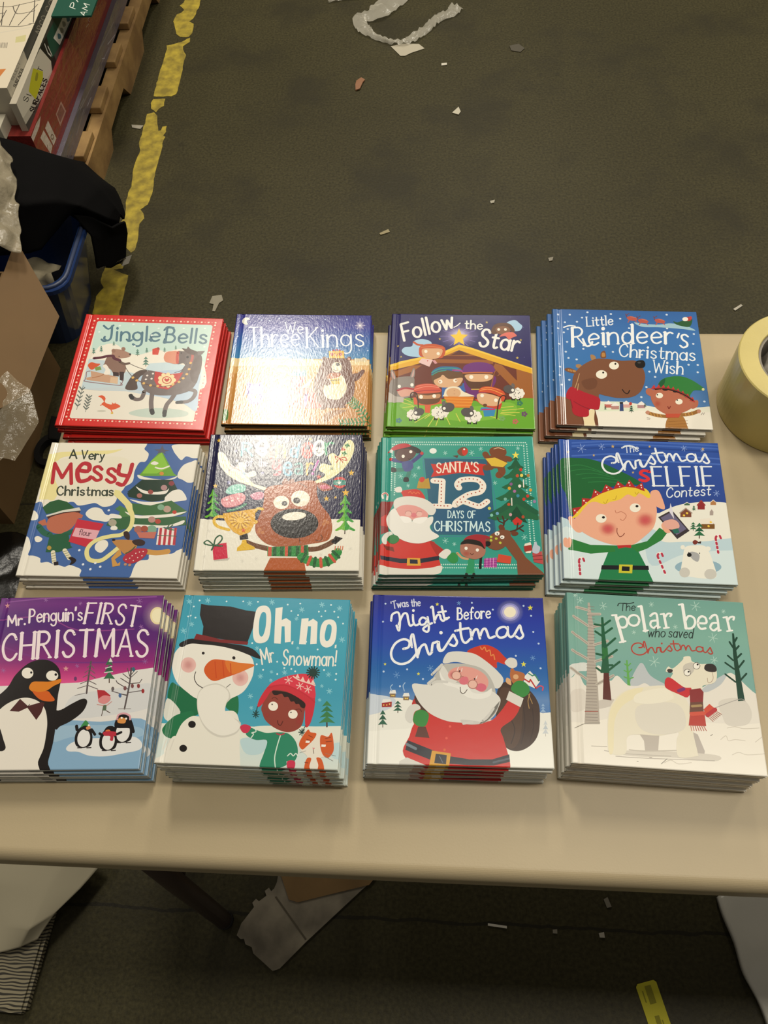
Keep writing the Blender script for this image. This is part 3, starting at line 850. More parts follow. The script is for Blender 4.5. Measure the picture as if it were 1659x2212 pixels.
ART['C4']='''G - 2148:34619f 1616:3d72b2 1006:3a74b0 693:3f6ea6 388:5480b4 -128:5480b4
S e9e7d4 494,368 647,411 948,413 1243,358 1464,329 1837,352 2279,350 2215,-171 464,-241
S dfe6cc 554,351 798,417 1035,369 1088,277 785,210 578,240
P efe9da 488,236 1088,277 2271,285 2203,-260 430,-331
O cfdcea 17 74,1972 241,1969 416,1918 499,2024 835,2001 963,1913 1634,2010 166,1821 70,1839 340,1837 66,1707 202,1695 185,1454 74,1419 409,1332 160,1272 194,1158 307,1137 821,1290 720,1383 1078,1737 1982,1656 1955,1474 1851,1094 1962,964 1976,1094 1302,952 1372,861 72,1003 64,850 85,688 192,770 1239,681 1947,688 1997,461 1615,1749 1157,506 144,1630 979,1552 1222,1253
S 9fc2cf 1157,1851 1298,1824 1519,1820 1679,1846 1880,1810 2012,1720 1827,1745 1514,1767 1262,1770
S b8584a 1060,1944 1126,1967 1203,1927 1184,1884 1089,1891
K b8584a 13 1153,1904 1197,1852
K b8584a 13 1097,1902 1070,1848
K 7a3a38 11 1060,1944 1049,2008
K 7a3a38 9 1055,1982 1098,2020
K cf7a60 11 1117,1956 1187,1937
S b8584a 1217,1900 1282,1923 1358,1883 1339,1840 1244,1847
K b8584a 13 1309,1860 1352,1808
K b8584a 13 1253,1858 1225,1804
K 7a3a38 11 1217,1900 1205,1963
K 7a3a38 9 1211,1938 1254,1975
K cf7a60 11 1273,1912 1343,1893
S b8584a 1455,1907 1521,1930 1596,1890 1577,1847 1482,1855
K b8584a 13 1547,1867 1590,1816
K b8584a 13 1491,1865 1463,1812
K 7a3a38 11 1455,1907 1445,1970
K 7a3a38 9 1451,1945 1493,1983
K cf7a60 11 1512,1919 1581,1900
S 2d5a34 1718,1889 1776,1870 1892,1926 1988,1940 1942,1795 1832,1798 1741,1837
E b03a34 1933,1938 1980,1940 1929,1896
E efe6dc 1890,1933 1931,1934 1886,1894
E c0423c 1967,1961 1989,1961 1964,1931
K e9eef2 19 480,1932 480,1754
K e9eef2 19 480,1754 541,1761
K e9eef2 13 470,1931 491,1934
K e9eef2 13 469,1753 491,1755
K e9eef2 19 572,1871 572,1764
E e9eef2 572,1914 584,1914 572,1899
K e9eef2 13 556,1869 578,1872
K e9eef2 13 561,1763 583,1765
L e9eef2 19 622,1930 622,1850 623,1791 633,1773 651,1785
K e9eef2 19 603,1874 649,1879
L e9eef2 19 697,1938 696,1858 697,1799 707,1781 725,1793
K e9eef2 19 677,1883 723,1888
K e9eef2 19 757,1963 755,1784
K e9eef2 13 741,1961 763,1964
K e9eef2 13 744,1783 766,1786
L e9eef2 19 791,1842 850,1855 847,1883 823,1899 797,1874 789,1838 800,1802 824,1792 849,1813
K f0f2f2 44 261,1368 267,1718
L f0f2f2 29 267,1718 363,1725 407,1660 366,1574 264,1541
K f0f2f2 22 326,1551 429,1392
K f0f2f2 20 245,1365 277,1370
K f0f2f2 20 251,1715 283,1720
K f0f2f2 20 408,1389 440,1393
L f0f2f2 29 499,1504 629,1534 622,1589 570,1618 512,1569 494,1497 517,1427 570,1409 627,1450
K f0f2f2 43 705,1632 698,1423
E f0f2f2 708,1717 735,1718 706,1682
K f0f2f2 20 678,1629 710,1633
K f0f2f2 20 683,1422 714,1425
K f0f2f2 43 773,1639 766,1430
L f0f2f2 29 770,1555 806,1621 852,1646 891,1628 908,1567 903,1441
K f0f2f2 20 749,1637 781,1640
K f0f2f2 20 750,1428 781,1431
K f0f2f2 20 887,1440 919,1443
L f0f2f2 29 1044,1660 993,1626 969,1550 986,1478 1034,1451 1085,1484 1109,1559 1092,1632 1044,1660
K f0f2f2 43 1127,1806 1109,1455
K f0f2f2 20 1102,1804 1134,1806
K f0f2f2 20 1102,1455 1133,1456
L f0f2f2 29 1184,1563 1314,1581 1309,1637 1257,1670 1199,1626 1178,1555 1200,1484 1251,1462 1309,1498
L f0f2f2 29 1385,1569 1515,1585 1510,1641 1459,1675 1400,1632 1379,1562 1400,1490 1451,1467 1509,1502
K f0f2f2 43 1582,1676 1568,1467
L f0f2f2 29 1576,1585 1608,1648 1649,1676 1684,1658
K f0f2f2 20 1558,1676 1589,1676
K f0f2f2 20 1552,1467 1583,1467
L f0f2f2 30 1894,1606 1856,1642 1808,1616 1815,1548 1867,1494 1865,1432 1808,1402 1771,1438
K f0f2f2 25 1775,1660 1745,1581
L f0f2f2 32 409,1513 451,1390 514,1403 541,1465
L f0f2f2 22 147,1725 228,1759 308,1751
L e9eef2 20 1034,1385 1017,1427 981,1433 935,1385 916,1314 930,1240 967,1209 1001,1221 1027,1257
K e9eef2 28 1084,1433 1057,1205
L e9eef2 20 1067,1287 1093,1327 1124,1339 1148,1324 1156,1283 1146,1201
K e9eef2 14 1068,1434 1089,1433
K e9eef2 14 1047,1206 1068,1205
K e9eef2 14 1136,1202 1156,1201
K e9eef2 28 1200,1336 1184,1200
L e9eef2 20 1193,1277 1216,1317 1244,1334 1266,1322
K e9eef2 14 1185,1337 1205,1336
K e9eef2 14 1174,1200 1194,1199
K e9eef2 28 1309,1331 1292,1195
E e9eef2 1316,1386 1333,1387 1314,1364
K e9eef2 14 1292,1332 1312,1331
K e9eef2 14 1282,1195 1303,1195
L e9eef2 20 1422,1303 1396,1327 1364,1315 1358,1283 1384,1262 1412,1240 1412,1208 1375,1191 1344,1215
L e9eef2 20 1505,1391 1491,1289 1483,1214 1494,1189 1521,1201
K e9eef2 16 1469,1324 1534,1321
K e9eef2 28 1573,1319 1555,1184
L e9eef2 20 1566,1265 1590,1305 1615,1318 1636,1301 1640,1262 1629,1180
L e9eef2 20 1640,1262 1664,1302 1689,1314 1710,1297 1714,1258 1702,1177
K e9eef2 14 1558,1320 1578,1319
K e9eef2 14 1545,1184 1565,1183
K e9eef2 14 1618,1181 1639,1180
K e9eef2 14 1692,1178 1712,1177
L e9eef2 20 1802,1309 1768,1291 1748,1243 1754,1195 1783,1174 1817,1192 1837,1239 1831,1288 1802,1309
K e9eef2 27 1849,1307 1831,1172
K e9eef2 13 1824,1172 1845,1171
L e9eef2 20 1955,1280 1930,1304 1897,1291 1891,1260 1917,1238 1944,1217 1943,1185 1906,1168 1876,1192
K e9eef2 16 1379,1161 1389,937
K e9eef2 16 1389,937 1446,1102
K e9eef2 16 1446,1102 1461,934
K e9eef2 16 1461,934 1528,1155
K e9eef2 14 1369,1162 1389,1161
K e9eef2 14 1518,1156 1539,1155
K e9eef2 27 1554,1064 1536,931
E e9eef2 1561,1118 1578,1118 1559,1096
K e9eef2 13 1538,1065 1558,1064
K e9eef2 13 1526,932 1547,931
L e9eef2 19 1652,1038 1630,1061 1601,1049 1596,1018 1618,997 1642,976 1641,945 1609,928 1582,952
K e9eef2 27 1706,1148 1674,926
L e9eef2 19 1686,1005 1710,1045 1737,1057 1757,1043 1763,1002 1751,923
K e9eef2 13 1691,1149 1711,1148
K e9eef2 13 1664,926 1685,926
K e9eef2 13 1741,923 1761,923
P c06a60 652,374 708,417 758,378 754,312 649,308
P efe9e0 645,370 708,429 765,374 735,365 674,363
P b98a80 741,349 796,392 846,353 842,287 737,283
P efe9e0 733,345 797,404 854,349 823,341 763,338
P d9a9a0 893,383 949,426 998,387 994,321 889,317
P efe9e0 885,379 949,438 1006,383 975,374 915,372
P b58a8a 1095,381 1151,424 1200,385 1195,319 1090,315
P efe9e0 1087,377 1152,436 1207,381 1177,373 1117,370
P 3a4a78 859,381 904,383 902,261 848,259
P 2c2c30 857,410 906,411 900,379 858,378
E c0483c 1003,387 1024,388 1001,360
K 4a3020 5 658,280 657,271
P 3a5a48 659,302 669,291 679,281 664,282 651,281 637,279 648,290
P 33503f 660,319 668,309 676,299 664,301 654,300 642,298 651,308
P 3a5a48 661,336 667,327 673,318 664,320 656,319 646,317 654,327
K 4a3020 7 1004,257 1003,239
P 3a5a48 1007,295 1025,276 1042,257 1016,260 993,259 966,254 986,275
P 33503f 1009,327 1023,309 1038,291 1016,294 997,293 975,289 992,308
P 3a5a48 1011,359 1022,342 1033,325 1016,328 1002,328 985,323 998,341
K 4a3020 5 1194,346 1193,336
P 3a5a48 1196,368 1206,357 1216,346 1201,347 1188,347 1173,344 1184,356
P 33503f 1197,386 1205,375 1213,365 1201,367 1190,366 1178,364 1188,375
P 3a5a48 1199,403 1205,394 1211,385 1201,386 1193,386 1183,384 1191,393
S 7a4c33 -261,416 135,468 340,287 371,-27 346,-245 -274,-270
P 7a4c33 -170,438 -18,434 133,392 186,187 377,102 365,-155 -183,-176
P 6f432d 333,137 520,275 548,108 557,-147 350,-155
S ead9ae 363,194 505,274 499,107 515,-112 381,-118 360,64
S 7a4f33 673,1295 712,1301 722,1196 690,1170 644,1183 647,1254
S 7a4f33 137,965 200,982 294,931 281,881 197,898 139,932
S b98445 667,1265 704,1266 707,1205 663,1198
K b98445 35 191,942 275,921
K 7a4f33 7 199,958 212,899
K 7a4f33 7 233,951 246,892
S a87f52 502,1219 537,1230 574,1191 563,1130 517,1132
S a87f52 295,1041 342,1052 372,1023 331,982 296,997
S 7d5037 228,703 257,861 372,1023 564,1150 751,1156 935,1133 1121,1139 1205,1032 1237,895 1213,738 1140,582 1014,497 832,479 653,516 585,523 584,352 460,291 269,397 214,529
S 6f452f 360,747 516,811 575,754 538,637 415,613
S b0202e 141,526 179,614 233,645 382,564 531,502 596,447 582,315 549,266 445,276 424,159 304,145 217,207 201,395 142,450
L 8c1a28 13 239,396 342,324 445,276
K 8c1a28 10 195,433 219,282
S 1a1614 1110,1088 1152,1140 1230,1149 1256,1093 1236,1029 1173,1007 1128,1029
E 4a4644 1173,1107 1197,1107 1171,1091
E efe9d6 639,878 716,881 635,803
E efe9d6 821,1043 889,1045 817,973
E 1a1614 664,912 678,913 663,895
E 1a1614 842,1073 856,1074 841,1055
L 2a1a14 15 909,625 936,574 976,557 1007,615
L c8a070 9 335,883 299,745 263,627
K c8a070 9 315,706 295,589
S a9753a 1478,163 1674,207 1729,26 1745,-100 1453,-111
K 8f5f2c 7 1485,108 1740,132
K 8f5f2c 7 1480,60 1735,85
K 8f5f2c 7 1476,12 1730,37
K 8f5f2c 7 1472,-35 1725,-10
K 8f5f2c 6 1467,-82 1721,-58
L 9a6a34 56 1219,245 1349,204 1495,191
L 9a6a34 56 1676,226 1796,249 1905,299
K c89a50 10 1255,258 1268,199
K c89a50 10 1299,245 1312,186
K c89a50 10 1342,233 1355,174
K c89a50 10 1386,226 1399,167
K c89a50 10 1715,264 1727,205
K c89a50 10 1760,273 1772,214
K c89a50 10 1806,286 1817,227
E c48a70 1222,249 1249,250 1219,216
E c48a70 1904,294 1931,295 1900,260
S b56a50 1227,623 1267,663 1325,627 1315,512 1272,529 1230,566
S b56a50 1818,455 1909,477 1899,383 1835,334 1793,360
S b56a50 1285,511 1342,646 1494,671 1685,621 1835,474 1823,361 1726,283 1587,222 1469,227 1358,306 1306,398
P c05038 1455,236 1663,244 1627,178 1464,171
S 2f7a38 1399,706 1446,805 1558,867 1726,883 1871,820 2021,681 1988,651 1883,647 1831,588 1779,510 1625,618 1462,651
S 1f5a34 1399,706 1445,795 1509,836 1468,709
P c23434 1299,658 1347,726 1372,630
P c23434 1364,664 1412,732 1437,636
P c23434 1429,663 1477,730 1502,635
P c23434 1493,653 1542,720 1566,625
P c23434 1556,634 1605,701 1629,606
P c23434 1619,606 1667,673 1691,578
P c23434 1680,569 1728,635 1752,541
P c23434 1740,523 1788,589 1811,495
P c23434 1798,470 1847,536 1870,442
L 241818 24 1357,647 1478,661 1611,627 1739,565 1842,475
E 241818 1493,652 1535,653 1490,625
E 241818 1625,622 1661,624 1623,599
L 8a3028 17 1342,656 1494,667 1627,638 1755,570 1837,493
E d9d79a 2002,667 2021,667 1999,642
E efe9d6 1403,540 1451,542 1399,494
E efe9d6 1656,445 1704,447 1651,398
E 1a1614 1376,552 1386,552 1375,539
E 1a1614 1635,471 1645,471 1633,457
L 7a2a20 13 1499,358 1510,321 1533,360
A c85a48 50 1366,400 1420,402 1360,333
K 8a8078 7 1927,235 1953,273
K 8a8078 7 1957,240 1976,274
K 8a8078 7 1205,161 1248,154
K 8a8078 7 1203,137 1240,135'''
ART['C5']='''P 44659f -60,-60 2125,-60 2125,2079 -60,2079
S e9e2d0 -706,2100 1244,2109 1330,2009 1311,1928 1384,1849 1363,1730 1282,1709 1240,1571 1238,1397 1094,1280 1077,1110 1026,1034 915,1014 806,1067 711,1047 584,1026 473,1080 170,962 77,1073 -17,1052 -196,1105
S e8dc9c 22,1808 468,1875 856,1901 1013,1924 817,1840 413,1814 159,1730 264,1419 250,1113 109,1149 -12,1375
S e6dfc9 130,1710 825,1801 1144,1727 1172,1396 1017,1165 465,1117 261,1284
P e8dc9c 0,1827 102,1829 151,1112 35,1109
S e9e3d4 1706,2005 2079,2011 2106,1821 2010,1790 1905,1818 1847,1758 1767,1836 1712,1915
S e9e3d4 1841,1581 1892,1680 1985,1731 2067,1742 2077,1450 2001,1401 1911,1447 1839,1485
S e9e3d4 710,899 743,973 819,1002 907,976 970,904 1059,869 1025,795 909,802 790,827
S e9e3d4 -22,903 10,941 72,886 82,813 13,793 -25,848
S e9e3d4 115,542 159,561 221,526 202,481 146,480
S e9e3d4 933,452 984,515 1064,516 1100,455 1074,384 1020,339 947,382
S e9e3d4 -17,-54 -17,134 3,309 -6,539 47,522 93,399 87,293 171,278 259,244 281,184 366,195 454,162 519,155 603,131 661,158 745,134 825,93 818,16 821,-69 -8,-88
S e9e3d4 1475,-54 1475,30 1497,167 1547,237 1654,257 1658,326 1752,328 1846,339 1955,350 2011,395 2092,379 2128,-57
P 6aa032 1551,1912 1780,1542 1836,1504 1287,1494 1330,1534 1443,1751
P 8abf3c 1558,1872 1698,1637 1547,1538 1347,1534 1443,1751
S e9e4d8 1292,1514 1390,1481 1494,1459 1663,1443 1774,1474 1828,1504 1809,1465 1667,1420 1482,1430 1327,1456
P 243a2c 1364,1438 1779,1445 1880,1275 1947,1220 1273,1208 1200,1244
P 243a2c 1204,1225 1355,1304 1569,1213 1727,1254 1970,1173 1556,1100 1231,1169
S e9e4d8 1300,1331 1391,1285 1530,1250 1708,1272 1751,1311 1715,1225 1536,1212 1400,1238
S e9e4d8 1723,1178 1806,1274 1920,1285 2015,1146 1914,1116 1598,1045 1432,1060 1254,1132 1458,1098 1701,1112
P 3f6b3e 1281,1076 1549,1044 1814,1124 2052,961 1979,905 1594,879 1328,910
P 4f7d46 1086,980 1141,1036 1249,983 1335,874 1300,709 1195,671 1147,834 1159,944
P 3a6440 1050,832 1270,873 2046,888 2066,761 1686,717 1365,711 1211,672 1019,740
S e9e4d8 1224,945 1396,893 1591,897 1814,920 2043,961 1869,884 1598,857 1371,856
S e9e4d8 1035,905 1169,889 1194,844 1064,841 1025,795
S e9e4d8 1357,756 1600,752 1841,756 2023,832 2000,768 1767,719 1429,712
S e9e4d8 1083,705 1116,742 1172,707 1162,671 1097,673
S e9e4d8 1437,1692 1480,1732 1544,1704 1507,1673
L e9e4d8 22 1514,1634 1601,1616 1695,1657
P 5a5a6a 1546,1996 1584,1923 1661,1914 1598,1889 1620,1853 1557,1876 1502,1851 1512,1895 1448,1920 1532,1928
E b08888 1683,1319 1726,1320 1690,1277
E 8a3a40 1772,1387 1811,1388 1778,1349
E a86a60 1375,1191 1412,1191 1382,1155
E d08a3a 1614,1539 1644,1539 1619,1509
E 9a4a44 1513,1250 1550,1250 1520,1214
E b59a8a 1778,993 1830,994 1786,943
E 7fa88a 1692,1019 1738,1020 1700,975
E c04030 1883,949 1912,949 1887,921
E b58a80 1602,833 1650,834 1610,787
E b04a3c 1687,808 1726,808 1693,771
E a8a08c 1093,778 1148,779 1103,726
E a8685c 1450,685 1505,686 1460,634
E 7fa58c 1627,689 1691,690 1637,628
E a0503c 1529,696 1577,697 1537,650
P c07060 1434,640 1697,654 1682,556 1489,561
P e9e0d8 1710,718 1954,704 1968,464 1721,468
P b83a44 1727,714 1760,711 1779,462 1744,465
P b83a44 1791,716 1824,713 1842,463 1807,466
P b83a44 1855,717 1888,714 1906,465 1870,468
P b83a44 1920,718 1952,715 1969,466 1934,469
K 4a6a50 10 1714,601 1963,597
L 4a6a50 17 1783,719 1834,702 1889,757
L 4a6a50 17 1917,686 1834,702 1841,756
P 2c5a36 114,989 193,1075 301,1111 424,1079 543,988 624,993 408,930 187,889
P d5d2c4 191,870 387,948 606,998 636,953 412,911 206,843
P 4a2a24 204,852 410,921 633,949 620,860 420,875 241,798
S b86a50 229,743 249,835 414,902 573,924 632,879 619,787 562,677 449,602 332,618 255,671
P b86a50 101,768 188,815 242,725 163,714
P b86a50 598,924 681,880 674,834 618,833
L 28604a 75 132,704 219,616 308,582
L 28604a 68 485,585 602,641 667,643
P 265a3c 308,582 544,613 617,428 645,410 477,337 310,333
E b09040 343,395 372,396 351,364
K e2d8bc 56 406,335 454,197
K 9a9a70 10 388,310 435,325
K 9a9a70 10 400,275 447,290
K 9a9a70 10 412,241 459,256
K 9a9a70 10 424,206 471,221
K e2d8bc 56 551,364 640,253
K 9a9a70 10 538,343 586,358
K 9a9a70 10 561,315 608,330
K 9a9a70 10 583,287 630,302
K 9a9a70 10 605,259 653,274
P 241a1a 446,196 504,206 519,155 465,148
S 241a1a 624,252 668,271 733,229 704,176 660,163 672,215
P c23040 619,823 983,758 958,685 907,576 873,433 828,414 575,489
P e0a8b0 623,696 947,657 918,522 602,570
L 4a2430 8 711,665 704,672 697,662 696,641 695,591
K 4a2430 8 686,640 707,637
K 4a2430 8 724,669 723,588
L 4a2430 8 754,632 743,627 738,610 742,592 754,583 765,589 770,606 765,624 754,632
L 4a2430 8 782,629 781,597 786,582 795,578 805,583 810,597
K 4a2430 8 811,624 810,576
K 4a2430 8 823,623 822,574
L 4a2430 8 823,602 829,615 837,621 845,616
L e2d894 57 1216,1075 1328,910 1345,728 1255,610 1116,580 979,541 881,468 840,362 897,241 1043,226 1152,316 1230,405
P e2d894 1028,1279 1098,1261 1301,1058 1348,892 1299,892 1206,1038 1026,1203
L c9944c 73 1603,369 1748,354 1887,375
P c9944c 1856,374 1897,410 1904,349
S b9834a 1146,509 1206,528 1318,531 1433,515 1478,445 1430,357 1340,328 1265,388 1169,474
S 3a2826 1266,637 1311,656 1353,603 1358,531 1295,566
S 3a2826 1401,515 1492,543 1570,509 1555,456 1460,454
E 2a1c1c 1158,527 1181,528 1162,510
S b03040 1332,285 1408,391 1500,411 1612,404 1618,326 1547,237 1429,192 1342,233
O e9dcd0 8 1415,269 1440,304 1481,340 1525,359 1571,368 1468,236 1516,280 1566,307 1371,251
L 4a5a3a 17 1354,337 1411,374 1455,436
P c9944c 1178,264 1262,406 1302,319 1229,248 1272,188 1306,215 1308,163 1217,144
O b98a6a 20 1376,182 1432,174
K 3b4236 21 305,1762 331,1900
K 3b4236 21 331,1900 405,1758
K 3b4236 21 314,1812 378,1809
K 3b4236 17 452,1895 507,1754
K 3b4236 18 507,1754 530,1893
L 3b4236 21 571,1794 626,1799 620,1821 595,1836 573,1819 569,1792 583,1762 607,1752 630,1765
K 3b4236 27 649,1834 658,1751
L 3b4236 21 653,1798 662,1823 678,1834 695,1826
K 3b4236 17 717,1833 755,1752
L 3b4236 20 775,1832 760,1765 749,1716 730,1708
K b8323a 50 158,1369 118,1679
K b8323a 49 118,1679 273,1450
K b8323a 50 273,1450 343,1671
K b8323a 49 343,1671 419,1360
L b8323a 62 456,1577 603,1560 599,1658 511,1677 460,1558 519,1404 631,1425 657,1464
L b8323a 46 789,1590 738,1634 687,1620 688,1569 740,1529 794,1488 804,1437 748,1416 688,1461
L b8323a 46 984,1561 933,1605 883,1591 883,1540 934,1500 988,1460 998,1408 942,1388 882,1432
L b8323a 58 1020,1665 1030,1529 1154,1492
L b8323a 57 1187,1678 1180,1531 1129,1357 1043,1375
L 3b4236 20 323,1286 303,1311 276,1314 252,1283 252,1241 275,1197 307,1180 330,1188 342,1210
K 3b4236 26 350,1317 373,1180
L 3b4236 20 365,1229 376,1254 396,1262 416,1254 429,1230 438,1181
K 3b4236 26 452,1263 465,1181
L 3b4236 20 457,1227 467,1252 483,1263 501,1256
K 3b4236 26 531,1263 544,1181
E 3b4236 525,1296 542,1296 529,1277
L 3b4236 20 617,1250 594,1263 573,1255 575,1236 598,1224 622,1212 628,1193 604,1182 577,1195
L 3b4236 20 660,1305 670,1243 678,1198 691,1183 708,1192
K 3b4236 17 647,1264 694,1264
K 3b4236 26 723,1264 736,1182
L 3b4236 20 728,1231 738,1256 753,1264 772,1255 782,1232 790,1183
L 3b4236 20 782,1232 792,1256 807,1264 826,1255 836,1232 843,1183
L 3b4236 20 890,1265 869,1253 864,1224 877,1195 902,1183 924,1195 929,1224 915,1253 890,1265
K 3b4236 26 925,1265 938,1184
L 3b4236 20 1007,1252 984,1265 963,1257 964,1238 987,1226 1011,1214 1016,1195 993,1184 966,1197
O dfe3ea 17 742,368 941,104 1008,960 833,170 987,191 1060,141'''
